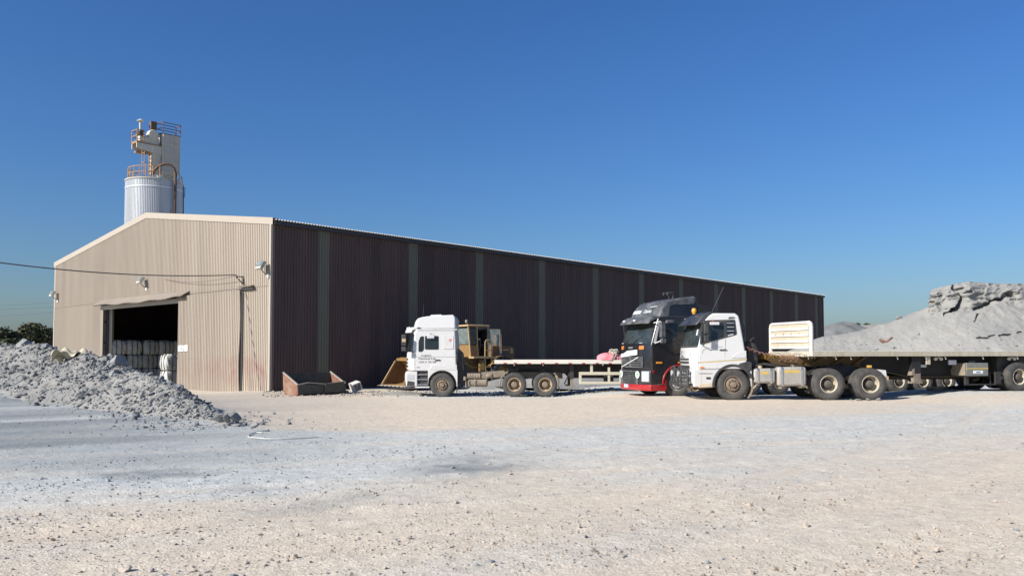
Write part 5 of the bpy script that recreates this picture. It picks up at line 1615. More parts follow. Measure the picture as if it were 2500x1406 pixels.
    MB().tube([(-2.74, .98, .60), (-2.80, .98, .60), (-3.55, .98, .60), (-3.60, .98, .60)], [.12, .17, .17, .12], 16).build("air_tank", M_["chassis_dust"], t, smooth=True)
    MB().tube([(-2.62, 1.08, .72), (-2.62, 1.08, .88)], .07, 10).tube([(-2.66, 1.05, .40), (-2.66, 1.05, .72)], .03, 8).build("air_dryer", M_["chassis_dust"], t, smooth=True)
    MB().tube([(-3.55, 1.0, .86), (-3.62, 1.0, .93), (-3.75, 1.0, .93), (-3.82, 1.0, .84)], [.06, .12, .12, .06], 12).build("silencer", M_["chassis_dust"], t, smooth=True)
    MB().tube([(-2.78, 1.17, .75), (-2.78, 1.2, .45), (-3.05, 1.2, .45), (-3.05, 1.17, .8)], .02, 6).build("tank_strap", M_["chassis_dust"], t)
    MB().prism(P([(3.35, .83), (3.35, 1.06), (4.35, 1.15), (4.35, .85)]), .60, .66).build("side_plate", M_["chassis_dust"], t)
    m = MB(); mud_arc(m, 4.76, .54, .60, math.radians(115), math.radians(190), .72, 1.18, .05); m.build("mudguard", M_["chassis_dust"], t, bevel=.01)
    m = MB(); mud_arc(m, 6.10, .54, .60, math.radians(-12), math.radians(52), .72, 1.18, .05); m.build("mudguard", M_["chassis_dust"], t, bevel=.01)
    MB().prism(P([(6.70, .25), (6.70, .60), (6.73, .60), (6.73, .25)]), .75, 1.15).build("mud_flap", M_["black_plastic"], t)
    MB().prism(P([(6.55, .82), (6.55, .93), (6.63, .93), (6.63, .82)]), 1.0, 1.16).build("tail_lamp", M_["rim_tan"], t)
    MB().lathe([(.0, -.14), (.24, -.12), (.24, .12), (.0, .14)], (-5.42, .0, 1.15), n=18).bb(-5.9, -4.9, -.35, .35, 1.06, 1.18).build("fifth_wheel", M_["chassis_dark"], t)
    duals(t, 4.76, .535, .53, "rim_tan", "rim_dust"); duals(t, 6.10, .535, .53, "rim_tan", "rim_dust")
white_highroof()

def white_flatbed():
    """flatbed semitrailer behind the white high-roofed tractor; u measured from the tractor's nose"""
    t = empty("flatbed_trailer", (-4.66, 36.43, 0.0), math.pi)
    tag(t, "empty white-edged flatbed trailer with cream side guard, behind the high-roofed white tractor", "trailer")
    U0, U1 = 3.92, 14.35; z0, z1 = 1.435, 1.60
    MB().prism(P([(U0 + .03, z0), (U0 - .02, z0 + .05), (U0, z1), (U1, z1), (U1, z0)]), 1.17, 1.25).build("side_rail", M_["deck_white"], t, bevel=.01)
    MB().prism(P([(U0 + .03, z0), (U0 - .02, z0 + .05), (U0, z1), (U1, z1), (U1, z0)]), -1.25, -1.17).build("side_rail", M_["deck_white"], t, bevel=.01)
    k = 0
    for y in np.linspace(-1.03, 1.03, 9):
        MB().bb(-U1, -U0 - .02, y - .122, y + .122, z1 - .04, z1 - .012).build("deck_plank", M_["deck_cream"], t)
    MB().bb(-U0 - .08, -U0 + .02, -1.17, 1.17, z0, z1 - .005).build("front_rail", M_["deck_white"], t, bevel=.01)
    for y in (-.5, .5):
        MB().prism(P([(4.1, 1.43), (4.3, 1.25), (6.2, 1.16), (7.05, .98), (7.2, .80), (U1, .80), (U1, 1.43)]), y - .06, y + .06).build("main_beam", M_["chassis_dark"], t)
    for u in np.arange(U0 + .6, U1, .85):
        MB().bb(-u - .04, -u + .04, -1.16, 1.16, z0 + .02, z1 - .045).build("cross_bearer", M_["chassis_dark"], t)
    for x in (1178, 1285, 1430, 1573, 1718, 1862, 2002, 2145, 2283):
        u = (960 + x * .232 - 988) / 56.25
        MB().prism(P([(u - .07, z0 + .002), (u + .07, z0 + .002), (u + .07, z0 + .045), (u - .07, z0 + .045)]), 1.24, 1.256).build("reflector", M_["red_lens"], t)
    for k in range(4):
        u = 14.35 - .6 - k * 1.1
        MB().prism(P([(u - .07, z0 + .002), (u + .07, z0 + .002), (u + .07, z0 + .045), (u - .07, z0 + .045)]), 1.24, 1.256).build("reflector", M_["red_lens"], t)
    for u in (4.75, 6.0, 8.6, 9.7, 11, 12.4):
        MB().box((-u, 1.2, z0 - .035), (.03, .03, .08), ry=.2).build("rope_hook", M_["deck_white"], t)
    # landing legs
    for y in (-.85, .85):
        MB().bb(-7.36, -7.18, y - .08, y + .08, .78, 1.40).build("landing_leg", M_["chassis_dark"], t)
        MB().bb(-7.33, -7.21, y - .06, y + .06, .46, .86).bb(-7.40, -7.10, y - .12, y + .12, .42, .47).build("landing_foot", M_["chassis_dust"], t)
    MB().bar((-6.95, .85, .55), (-7.25, .85, 1.2), .05).build("leg_brace", M_["chassis_dark"], t)
    # side guard
    G = []
    G += [(7.57, 12.2, .955, 1.085), (7.57, 12.2, .555, .665)]
    for (a, b, c, d) in G: MB().bb(-b, -a, 1.10, 1.17, c, d).build("guard_rail", M_["guard_cream"], t, bevel=.006)
    for u in (7.57, 9.32, 11.1, 12.1): MB().bb(-u - .11, -u, 1.095, 1.165, .66, .96).build("guard_post", M_["guard_cream"], t, bevel=.006)
    for u in (8.06, 9.42, 10.8): MB().bb(-u - .11, -u, 1.085, 1.155, 1.08, z0).build("guard_hanger", M_["guard_cream"], t)
    MB().prism(P([(8.82, .66), (8.82, 1.28), (8.92, 1.28), (8.92, .66)]), 1.12, 1.15).build("hanger_plate", M_["guard_cream"], t)
    MB().bb(-9.1, -8.7, .55, .9, .62, 1.0).build("dark_bracket", M_["chassis_dark"], t)
    for u in (11.4, 12.7): duals(t, u, .53, .52, "rim_tan", "rim_dust")
    # air hoses to the tractor
    m = MB()
    for k in range(3): m.tube([(-2.4, -.3 + .25 * k, 1.5), (-2.9, -.2 + .2 * k, 1.25), (-3.5, -.2 + .2 * k, 1.30), (-3.95, -.2 + .2 * k, 1.5)], .018, 6)
    m.build("air_hose", M_["frame_yellow"], t, smooth=True)
white_flatbed()

def tarp_and_rope():
    p = Vector((-4.66 + 8.9, 36.43 - .95, 1.59))
    m = MB()
    def fn(u, v):
        a = 2 * math.pi * u
        e = 1 + .22 * math.sin(3 * a + 1) + .12 * math.sin(7 * a + 5 * v)
        r = math.sin(math.pi * (0.5 * v)) if v < 1 else 1
        z = .30 * math.cos(math.pi * .5 * v) ** .8 * (1 + .12 * math.sin(5 * a + 4 * v))
        return (.55 * r * e * math.cos(a), .30 * r * e * math.sin(a), z)
    m.grid(fn, 40, 14)
    o = m.build("tarpaulin", M_["tarp_pink"], None, smooth=True, angle=180); o.location = p
    tag(o, "bundled faded pink tarpaulin lying on the white-edged flatbed", "tarpaulin")
    r = MB(); R_ = random.Random(4)
    for k in range(7):
        pts = []; c = (R_.uniform(-.05, .05), R_.uniform(-.03, .03)); a0 = R_.uniform(0, 6.3)
        for i in range(22):
            a = a0 + i * .33
            pts.append((c[0] + .17 * math.cos(a) * R_.uniform(.8, 1.2), c[1] + .13 * math.sin(a) * R_.uniform(.8, 1.2), .05 * math.sin(a * 2 + k) + k * .022))
        r.tube(pts, .014, 5)
    r.tube([(.0, -.13, .05), (-.08, -.22, -.12), (-.10, -.24, -.28)], .014, 5); r.tube([(.08, -.12, .05), (.03, -.2, -.10), (-.04, -.24, -.25)], .014, 5)
    o = r.build("rope", M_["rope"], None, smooth=True); o.location = p + Vector((.22, -.05, .30))
    tag(o, "pale coiled rope on top of the pink tarpaulin", "rope")
tarp_and_rope()

# ------------------------------------------------------------------ white low-roof tractor unit (right)
RX, RY, RZ = 5.95, 28.25, 0.325
def white_lowroof():
    t = empty("truck_tractor", (RX, RY, RZ), math.pi)
    tag(t, "white low-roofed truck tractor unit with black bull bar and orange beacon", "truck")
    hw = 1.25; W = cab_warp(.24, hw, .9, .045, 1.8, 3.2)
    nose = [(.44, .06), (.8, .0), (1.3, .0), (1.76, .04), (2.62, .30), (2.75, .40)]
    MB().prism(P([(.05, 1.02), (.0, 1.3), (.04, 1.76), (.30, 2.62), (.52, 2.80), (.70, 2.90), (1.50, 2.90), (1.62, 2.82), (1.66, 2.66), (1.76, 2.0), (1.87, 1.30), (1.87, 1.02)]), -hw, hw, ny=16).warp(W).build("cab", M_["white_paint"], t, bevel=.05, seg=3)
    front_patch(nose, 1.80, 2.60, -1.20, 1.20, .012, W).build("windscreen", M_["glass_dusty"], t, smooth=True, angle=50)
    front_patch(nose, 1.76, 1.83, -1.18, 1.18, .016, W, nz=1).build("scuttle", M_["black_plastic"], t)
    for y in (-.5, .3): MB().bar((-.06, y, 1.84), (-.16, y + .55, 2.05), .02).warp(W).build("wiper", M_["black_plastic"], t)
    MB().prism(P([(-.08, 2.50), (.05, 2.66), (.24, 2.82), (.50, 2.94), (.72, 2.95), (.70, 2.80), (.42, 2.66), (.20, 2.58), (.0, 2.52)]), -1.22, 1.22, ny=16).warp(cab_warp(.26, 1.22, 1.0, .05, 1.9)).build("sun_visor", M_["visor_black"], t, bevel=.02)
    MB().lathe([(.0, .16), (.06, .15), (.085, .10), (.085, .02), (.06, 0), (.06, -.04), (0, -.04)], (-.30, .45, 2.95), n=16).build("beacon", M_["orange_lens"], t, smooth=True)
    MB().lathe([(0, .02), (.03, .015), (.035, 0)], (-.16, -.35, 2.77), n=10).build("marker_lamp", M_["lamp_lens"], t, smooth=True)
    MB().tube([(-.72, 1.1, 2.88), (-1.15, 1.1, 3.78)], .007, 5).build("aerial", M_["black_plastic"], t)
    # side glazing: one dark area split by a pillar
    wl_ = lambda x, y, z: (x, y * (1 - .045 * max(0, z - 1.8)), z)
    side_panel(rpoly([(.30, 1.85), (.37, 2.60), (.46, 2.66), (1.50, 2.69), (1.55, 2.18), (.50, 1.90)], .05), 1.25, .006, wl_).build("window_surround", M_["black_plastic"], t)
    side_panel(rpoly([(.56, 1.97), (.58, 2.57), (1.10, 2.59), (1.10, 2.10)], .05), 1.25, .012, wl_).build("door_window", M_["glass"], t)
    side_panel(rpoly([(.36, 1.90), (.42, 2.54), (.53, 2.56), (.52, 1.94)], .03), 1.25, .012, wl_).build("quarter_window", M_["glass"], t)
    rw = side_panel(rpoly([(1.20, 2.13), (1.20, 2.62), (1.46, 2.63), (1.50, 2.20)], .04), 1.25, .012, wl_).build("rear_window", M_["glass"], t)
    for z in (2.30, 2.43, 2.56): MB().prism(P([(1.22, z), (1.45, z), (1.45, z + .014), (1.22, z + .014)]), 1.25, 1.265).warp(wl_).build("bar", M_["stripe_grey"], rw)
    MB().prism(P([(1.24, 2.135), (1.42, 2.18), (1.42, 2.215), (1.24, 2.17)]), 1.25, 1.266).warp(wl_).build("window_sticker", M_["stripe_grey"], t)
    MB().prism(P(rpoly([(1.26, 2.72), (1.30, 2.77), (1.48, 2.77), (1.48, 2.74), (1.36, 2.73)], .01)), 1.185, 1.22).build("air_inlet", M_["black_plastic"], t)
    MB().prism(P([(.72, 2.62), (.82, 2.62), (.82, 2.66), (.72, 2.66)]), 1.22, 1.24).build("roof_badge", M_["stripe_red"], t)
    sv = MB().prism(P(rpoly([(.62, 2.50), (.62, 2.60), (.94, 2.60), (.94, 2.50)], .03)), 1.30, 1.36).build("kerb_mirror", M_["stripe_grey"], t, bevel=.015)
    MB().bar((-.78, 1.2, 2.66), (-.78, 1.32, 2.58), .04).build("mirror_arm", M_["black_plastic"], t)
    # main mirror on a tube frame
    MB().tube([(-.34, 1.22, 2.60), (-.40, 1.42, 2.60), (-.40, 1.46, 2.54), (-.40, 1.46, 1.92), (-.40, 1.42, 1.86), (-.40, 1.25, 1.82)], .018, 6).tube([(-.55, 1.46, 2.52), (-.56, 1.46, 2.2), (-.55, 1.46, 1.92)], .012, 6).build("mirror_frame", M_["black_plastic"], t)
    MB().prism(P(rpoly([(.40, 2.20), (.40, 2.54), (.55, 2.54), (.55, 2.20)], .03)), 1.42, 1.50).build("mirror", M_["black_plastic"], t, bevel=.02)
    MB().prism(P(rpoly([(.40, 1.93), (.40, 2.15), (.55, 2.15), (.55, 1.93)], .03)), 1.42, 1.50).build("mirror", M_["black_plastic"], t, bevel=.02)
    # doors: seams, handle, stripe
    s_ = MB()
    def seam(pts, w=.010):
        for a, b in zip(pts[:-1], pts[1:]):
            s_.bar((-a[0], 1.2505, a[1]), (-b[0], 1.2505, b[1]), .006, w)
    seam([(.24, 1.82), (.22, 1.12), (.26, 1.02), (.80, 1.02), (.92, 1.22), (1.12, 1.32), (1.14, 2.05)])
    seam([(.36, 1.55), (.40, 1.68), (.52, 1.74), (1.06, 1.80)], .008); seam([(.30, 1.35), (.30, 1.50)], .006)
    s_.build("door_seam", M_["stripe_grey"], t)
    MB().prism(P(rpoly([(.94, 1.66), (.97, 1.695), (1.18, 1.70), (1.18, 1.67)], .01)), 1.245, 1.28).build("door_handle", M_["black_plastic"], t)
    MB().prism(P([(.22, 1.235), (.22, 1.262), (1.86, 1.372), (1.86, 1.345)]), 1.24, 1.2525).build("gold_stripe", M_["stripe_gold"], t)
    MB().prism(P([(.22, 1.266), (.22, 1.285), (1.86, 1.395), (1.86, 1.376)]), 1.24, 1.2525).build("grey_stripe", M_["stripe_grey"], t)
    MB().prism(P([(1.36, 1.43), (1.50, 1.55), (1.84, 1.66), (1.85, 1.43)]), 1.24, 1.255).build("vent_panel", M_["white_panel"], t, bevel=.01)
    MB().prism(P([(1.35, 1.40), (1.44, 1.49), (1.84, 1.49), (1.84, 1.40)]), 1.24, 1.262).build("vent_lip", M_["stripe_grey"], t, bevel=.006)
    MB().prism(P(rpoly([(.30, 1.06), (.30, 1.115), (.43, 1.115), (.43, 1.06)], .015)), 1.245, 1.268).build("side_marker", M_["amber_lens"], t)
    # lower body ahead of the wheel, bumper, arch flare
    MB().prism(P(arch_poly(1.40, .50, .64, .24, 2.02, .44, 1.05)), .95, 1.245).build("lower_panel", M_["white_paint"], t, bevel=.012)
    fl = MB(); mud_arc(fl, 1.40, .50, .62, math.radians(22), math.radians(186), .95, 1.27, .085, 18); fl.build("arch_flare", M_["black_plastic"], t, bevel=.012)
    MB().prism(P([(1.55, 1.10), (1.60, 1.22), (1.90, 1.30), (2.02, 1.26), (2.02, 1.02), (1.95, .95)]), .95, 1.262).build("rear_fairing", M_["black_plastic"], t, bevel=.015)
    MB().prism(P(rpoly([(.50, .70), (.50, .775), (.66, .775), (.66, .70)], .03)), 1.24, 1.252).build("fuel_flap_recess", M_["black_plastic"], t)
    MB().prism(P([(.26, .88), (.72, .885), (.72, .90), (.26, .90)]), 1.24, 1.2515).build("panel_gap", M_["black_plastic"], t)
    MB().prism(P([(.25, .43), (.25, .56), (.74, .58), (.74, .45)]), 1.235, 1.256).build("step_plate", M_["head_cream"], t, bevel=.01)
    MB().prism(P([(.24, .41), (.24, .435), (.76, .455), (.76, .43)]), 1.15, 1.258).build("step_edge", M_["rust"], t)
    MB().prism(P([(-.02, .44), (-.04, .60), (-.03, 1.03), (.30, 1.03), (.26, .44)]), -hw, hw, ny=16).warp(cab_warp(.13, hw, .9)).build("bumper", M_["white_paint"], t, bevel=.03)
    for s in (1, -1):
        MB().bb(-.10, .055, s * .80, s * 1.12, .58, .86).warp(cab_warp(.13, hw, .9)).build("headlamp", M_["lamp_lens"], t, bevel=.012)
        MB().bb(-.10, .05, s * .75, s * 1.16, .46, .56).warp(cab_warp(.13, hw, .9)).build("fog_lamp_recess", M_["black_plastic"], t)
    for z in (1.36, 1.26, 1.12, 1.02):
        front_patch(nose, z - .03, z + .03, -.72, .72, .018, W, nz=1).build("grille_slot", M_["black_plastic"], t)
    # emblem: open ring with wings; maker's letters at the corner
    MB().lathe([(.075, .0), (.095, .0), (.095, .015), (.075, .015)], axis='x', n=20, a0=.6, a1=5.4).warp(lambda x, y, z: (x + .025, y, z + 1.56)).build("emblem", M_["grey_text"], t)
    MB().prism([(-.22, 1.40), (0, 1.46), (.22, 1.40), (.22, 1.425), (0, 1.485), (-.22, 1.425)], .018, .034, axis='x').build("emblem_wing", M_["grey_text"], t)
    text_mesh("nose_lettering", "UD", .11, M_["stripe_grey"], t, (.012, .86, 1.55), (-.16, 1, 0), (0, 0, 1), 'CENTER')
    MB().prism(P([(.235, 2.16), (.265, 2.16), (.31, 2.36), (.28, 2.36)]), .98, 1.05).build("licence_sticker", M_["plate_white"], t)
    # bull bar
    b = MB(); bx_ = .22
    for y in (-.78, -.28, .28, .78): b.tube([(-.02, y, .46), (bx_, y, .50), (bx_ + .03, y, .75), (bx_, y, 1.00), (-.02, y, 1.02)], .04, 8)
    for z in (.50, .74, .98): b.tube([(bx_ - .18, -1.12, z), (bx_, -.9, z), (bx_ + .02, 0, z), (bx_, .9, z), (bx_ - .18, 1.12, z)], .045, 8)
    for s in (-1, 1): b.tube([(bx_, s * .28, .98), (bx_, s * .42, 1.10), (bx_, s * .66, 1.10), (bx_, s * .80, .98)], .04, 8); b.tube([(bx_ - .15, s * 1.1, .50), (bx_ - .12, s * 1.14, .75), (bx_ - .15, s * 1.1, .98)], .045, 8)
    b.build("bull_bar", M_["black_plastic"], t, smooth=True)
    for y in (-.55, .55): MB().lathe([(.0, 0), (.09, 0), (.10, .05), (.09, .06), (0, .05)], (bx_ + .03, y, .87), axis='x', n=16).build("spot_lamp", M_["lamp_lens"], t, smooth=True)
    MB().prism(P([(.02, .30), (.02, .40), (.10, .40), (.10, .30)]), .55, .70).build("tow_eye", M_["rim_tan"], t)
    wheel(t, 1.40, 1.08, .52, .53, .31, 'front', "rim_dust", "rim_dust"); wheel(t, 1.40, -1.08, .52, .53, .31, 'front', "rim_dust", "rim_dust", side=-1)
    m = MB(); mud_arc(m, 1.40, .50, .64, math.radians(-40), math.radians(24), .80, 1.22, .04); m.build("mudguard", M_["chassis_dust"], t)
    # behind the cab
    chassis(t, 1.2, 6.55, z0=.74, z1=1.02)
    MB().prism(P(rpoly([(1.70, 2.14), (1.70, 2.64), (1.86, 2.64), (1.88, 2.14)], .03)), .75, 1.05).build("air_intake", M_["black_plastic"], t, bevel=.02)
    MB().bb(-1.86, -1.74, .80, .98, 1.3, 2.16).build("intake_duct", M_["black_plastic"], t)
    MB().prism(P([(1.90, 1.05), (1.90, 1.85), (2.02, 1.98), (2.24, 1.90), (2.34, 1.70), (2.34, 1.05)]), .25, .95).build("air_cleaner", M_["chassis_dark"], t, bevel=.05)
    m = MB().tube([(-1.98, .9, 1.7), (-2.1, .95, 2.02), (-2.2, .9, 2.08), (-2.25, .8, 1.9)], .03, 8).tube([(-1.95, .98, 1.2), (-2.0, 1.02, 1.6), (-1.92, 1.0, 1.8)], .035, 8)
    m.build("hose", M_["chassis_dark"], t, smooth=True)
    # fuel tanks on the near side
    def tank(u0, u1, z0, z1, y0, y1, nm="fuel_tank"):
        o = MB().prism([(y0, z0), (y1, z0), (y1, z1), (y0, z1)], -u1, -u0, axis='x').build(nm, M_["tank_alloy"], t, bevel=.09, seg=4)
        return o
    for (a, b_, c, d) in ((2.08, 2.83, .56, 1.06), (2.88, 3.86, .47, 1.11)):
        o = tank(a, b_, c, d, .62, 1.22)
        for u in (a + .16, b_ - .16):
            MB().prism(rpoly([(.60, c - .012), (1.235, c - .012), (1.235, d + .012), (.60, d + .012)], .09), -u - .035, -u + .035, axis='x').build("tank_strap", M_["chrome"], o)
            MB().bb(-u - .08, -u + .08, .9, 1.15, c - .06, c - .01).build("tank_bracket", M_["chassis_dust"], o)
        MB().prism(P([(a + .24, d - .20), (b_ - .24, d - .20), (b_ - .24, d - .10), (a + .24, d - .10)]), 1.215, 1.2225).build("yellow_band", M_["stripe_gold"], o)
    MB().lathe([(0, .09), (.06, .085), (.07, .06), (.07, .0), (.0, 0)], (-2.36, 1.05, 1.06), n=14).build("fuel_cap", M_["rim_tan"], t, smooth=True)
    MB().lathe([(0, .09), (.06, .085), (.07, .06), (.07, .0), (.0, 0)], (-3.45, 1.05, 1.11), n=14).build("fuel_cap", M_["chassis_dust"], t, smooth=True)
    MB().tube([(-2.15, .95, 1.1), (-2.5, .95, 1.2), (-2.95, .95, 1.15), (-3.1, .95, 1.0)], .05, 8).build("hose", M_["chassis_dark"], t, smooth=True)
    duals(t, 4.59, .535, .535, "rim_cream", "hub_dark"); duals(t, 5.98, .535, .535, "rim_cream", "hub_dark")
    MB().bb(-6.06, -5.94, 1.0, 1.16, 1.075, 1.16).build("work_lamp", M_["frame_yellow"], t, bevel=.015)
    MB().prism(P([(6.30, .80), (6.34, 1.02), (6.52, 1.0), (6.55, .78)]), .80, 1.15).build("mudguard", M_["stripe_grey"], t)
    MB().bb(-6.62, -6.50, .90, 1.14, .66, .80).build("tail_lamp", M_["rim_tan"], t, bevel=.01)
    MB().lathe([(.0, -.14), (.24, -.12), (.24, .12), (.0, .14)], (-5.3, 0, 1.12), n=18).bb(-5.8, -4.8, -.4, .4, 1.02, 1.14).build("fifth_wheel", M_["chassis_dark"], t)
white_lowroof()

mat("beam_shaded", (0.010, 0.010, 0.011), 0.7, dirt=(0.03, 0.025, 0.02), dirt_amt=0.5, dirt_scale=3, var=0.2)  # darker than the brown neck beam: under-deck shade put into the colour
mat("flange_dark", (0.10, 0.07, 0.025), 0.7, dirt=(0.05, 0.035, 0.02), dirt_amt=0.6, dirt_scale=4, var=0.2)
def cream_flatbed():
    TY = math.radians(15.5); c_, s_ = math.cos(TY), math.sin(TY)
    t = empty("flatbed_trailer", (9.99 - 4.04 * c_ - 1.25 * s_, 27.0 - 4.04 * s_ + 1.25 * c_, RZ), math.pi + TY)
    tag(t, "long cream-edged flatbed trailer with white slatted headboard, behind the low-roofed white tractor", "trailer")
    U0, U1 = 4.04, 13.3; z0, z1 = 1.46, 1.63
    for s in (1, -1):
        a, b = (1.17, 1.25) if s > 0 else (-1.25, -1.17)
        MB().bb(-U1, -U0, a, b, z0, z1).build("side_rail", M_["deck_cream"], t, bevel=.008)
    for y in np.linspace(-1.03, 1.03, 9):
        MB().bb(-U1, -U0, y - .122, y + .122, z1 - .04, z1 - .012).build("deck_plank", M_["deck_cream"], t)
    MB().bb(-U0, -U0 + .08, -1.17, 1.17, z0, z1 - .004).build("front_rail", M_["deck_cream"], t)
    for u in np.arange(U0 + .4, U1, .6): MB().bb(-u - .04, -u + .04, -1.16, 1.16, z0 + .03, z1 - .045).build("cross_bearer", M_["chassis_dark"], t)
    # headboard
    for s in (1, -1):
        y = s * 1.17
        MB().tube([(-U0 - .02, y, 1.48), (-U0 - .02, y, 2.46), (-U0 - .02, y - s * .03, 2.56), (-U0 - .02, y - s * .13, 2.60)], .065, 8).build("headboard_post", M_["head_white"], t, smooth=True)
    MB().tube([(-U0 - .02, -1.05, 2.60), (-U0 - .02, 1.05, 2.60)], .05, 8).build("headboard_rail", M_["head_white"], t, smooth=True)
    zs = np.linspace(1.72, 2.55, 9)
    for k in range(8):
        MB().bb(-U0 - (.03 if k % 2 else .0), -U0 + (.015 if k % 2 else .045), -1.1, 1.1, zs[k], zs[k + 1] - .004).build("headboard_slat", M_["head_white"] if k % 2 == 0 else M_["head_cream"], t, bevel=.006)
    for y in (-.75, -.3, .15, .6): MB().bb(-U0 + .045, -U0 + .075, y - .02, y + .02, 2.20, 2.27).build("rope_hook", M_["head_cream"], t)
    # frame: neck, swept main beams
    MB().bb(-3.9, -2.82, -.42, -.30, 1.36, 1.50).bb(-3.9, -2.82, .30, .42, 1.36, 1.50).bb(-2.92, -2.80, -.42, .42, 1.36, 1.50).build("neck", M_["frame_yellow"], t)
    text_mesh("frame_mark", "2", .12, M_["black_plastic"], t, (-3.02, .4225, 1.38), (-1, 0, 0), (0, 0, 1))
    for y in (-.52, .52):
        MB().prism(P([(2.8, 1.34), (3.0, 1.20), (6.1, 1.10), (6.1, z0), (2.8, z0 - .05)]), y - .02, y + .02).build("neck_beam", M_["frame_brown"], t)
        MB().prism(P([(6.1, 1.10), (7.4, .82), (7.8, .74), (10.4, .74), (10.8, .90), (U1, .95), (U1, z0), (6.1, z0)]), y - .02, y + .02).build("main_beam", M_["beam_shaded"], t)
        MB().prism(P([(2.9, 1.17), (6.1, 1.07), (7.4, .79), (7.8, .71), (10.4, .71), (10.4, .74), (7.8, .74), (7.4, .82), (6.1, 1.10), (3.0, 1.20)]), y - .10, y + .10).build("beam_flange", M_["flange_dark"], t)
    for (a, b) in ((4.3, 4.9), (5.1, 5.6), (5.8, 6.3)):
        MB().prism(P([(a, 1.18), (a + .1, 1.16), (b, 1.42), (b - .1, 1.44)]), .54, .62).build("gusset", M_["frame_brown"], t)
    m = MB(); R_ = random.Random(3)
    for k in range(5): coil(m, (-1.95, .1 + .12 * k, 1.95 - .05 * k), (-3.0 - .15 * k, .1 + .1 * k, 1.52), .045, 9, .010)
    m.build("coiled_hose", M_["scrap_red"], t)
    m = MB()
    for k in range(16):
        y = R_.uniform(.2, 1.05); u = R_.uniform(2.9, 4.4); z = R_.uniform(1.50, 1.56)
        m.tube([(-u, y, z), (-u - .25, y + R_.uniform(-.15, .15), z + R_.uniform(-.04, .08)), (-u - .55, y + R_.uniform(-.15, .15), z + R_.uniform(-.10, .03)), (-u - .6, y + .05, z - R_.uniform(.0, .25))], .014, 5)
    m.build("tangled_rope", M_["rope"], t)
    m = MB()
    for k in range(10):
        u = 2.95 + k * .07; m.tube([(-u, 1.0, 1.50), (-u - .05, 1.05, 1.38), (-u + .03, 1.02, 1.28 + .03 * (k % 3))], .012, 5)
    m.build("chain", M_["scrap_red"], t)
    for u in (4.85, 5.35, 6.9, 7.85, 8.5, 9.75, 10.9, 12.1): MB().box((-u, 1.2, z0 - .05), (.022, .022, .12), ry=.3).build("rope_hook", M_["deck_white"], t)
    # under-deck fittings
    def fit(u): return u
    MB().bb(-7.72, -7.42, 1.00, 1.14, .85, 1.44).build("landing_leg", M_["beam_shaded"], t)
    MB().prism(P([(7.38, .80), (7.50, .80), (7.50, 1.04), (7.44, 1.0)]), .98, 1.16).bb(-7.70, -7.48, 1.0, 1.15, .56, .86).bb(-7.74, -7.40, .94, 1.18, .52, .57).build("landing_foot", M_["chassis_dust"], t)
    MB().bb(-7.72, -7.42, -1.14, -1.0, .6, 1.44).build("landing_leg", M_["chassis_dark"], t)
    MB().bb(-8.02, -7.88, 1.14, 1.18, 1.17, 1.44).build("hanger_plate", M_["guard_cream"], t, bevel=.008)
    for u in (8.30, 10.75):
        m = MB()
        for s in (-1, 1): m.lathe([(.0, -.03), (.05, -.03), (.06, 0), (.05, .03), (0, .03)], (-u + s * .09, 1.15, 1.37), axis='y', n=12)
        m.tube([(-u - .09, 1.15, 1.36), (-u, 1.17, 1.43), (-u + .09, 1.15, 1.36)], .02, 6)
        m.build("winch", M_["guard_cream"], t, smooth=True)
    MB().bb(-8.97, -8.72, 1.02, 1.06, 1.16, 1.32).build("notice_plate", M_["stripe_grey"], t)
    MB().bb(-7.98, -7.78, 1.0, 1.04, 1.07, 1.16).build("notice_plate", M_["stripe_grey"], t)
    MB().bb(-9.6, -9.42, 1.0, 1.04, 1.17, 1.28).build("notice_plate", M_["loader_grey"], t)
    bx_ = MB().bb(-9.92, -9.20, .50, 1.20, .76, 1.22).build("tool_box", M_["loader_grey"], t, bevel=.012)
    MB().bb(-9.915, -9.205, 1.195, 1.206, 1.0, 1.045).build("yellow_band", M_["stripe_gold"], bx_)
    pl = MB().bb(-9.74, -9.42, 1.20, 1.212, .84, .95).build("plate", M_["plate_white"], bx_, bevel=.004)
    MB().bb(-9.65, -9.51, 1.212, 1.214, .87, .91).build("printing", M_["grey_text"], pl)
    MB().prism([(1.19, .78), (.35, .78), (.75, 1.2), (1.19, 1.2)], -9.19, -9.16, axis='x').build("box_gusset", M_["chassis_dust"], t)
    m = MB().bb(-9.32, -9.22, 1.04, 1.12, .46, .78).bb(-10.4, -9.22, 1.04, 1.12, .43, .475).bb(-10.40, -10.22, 1.04, 1.12, .43, .90)
    m.build("spare_rack", M_["chassis_dark"], t)
    MB().bar((-10.08, 1.08, .35), (-10.06, 1.08, .86), .025).build("drop_pin", M_["chassis_dark"], t)
    MB().prism(P([(7.0, .74), (7.1, .62), (10.5, .60), (10.5, .74)]), -.3, -.1).build("tail_beam", M_["chassis_dark"], t)
    MB().prism(P([(10.4, .80), (10.4, 1.44), (13.2, 1.44), (13.2, .95)]), -.95, .95).build("axle_bay", M_["chassis_dark"], t)
    # fittings were laid out along a 9 m deck; stretch it to its real length behind the headboard
    def uu(u):
        q = (73.33 * (RX + u)) / F
        return 4.04 + (27.0 * q - 9.99) / (c_ - s_ * q) if u > 4.04 else u
    def stretch(o):
        for ch in o.children:
            if ch.type == 'MESH':
                for vv in ch.data.vertices: vv.co.x = -uu(-vv.co.x)
            stretch(ch)
    stretch(t)
    for u in (12.7, 14.0, 15.3): duals(t, u, .185 + .525, .525, "rim_cream", "hub_dark")
cream_flatbed()

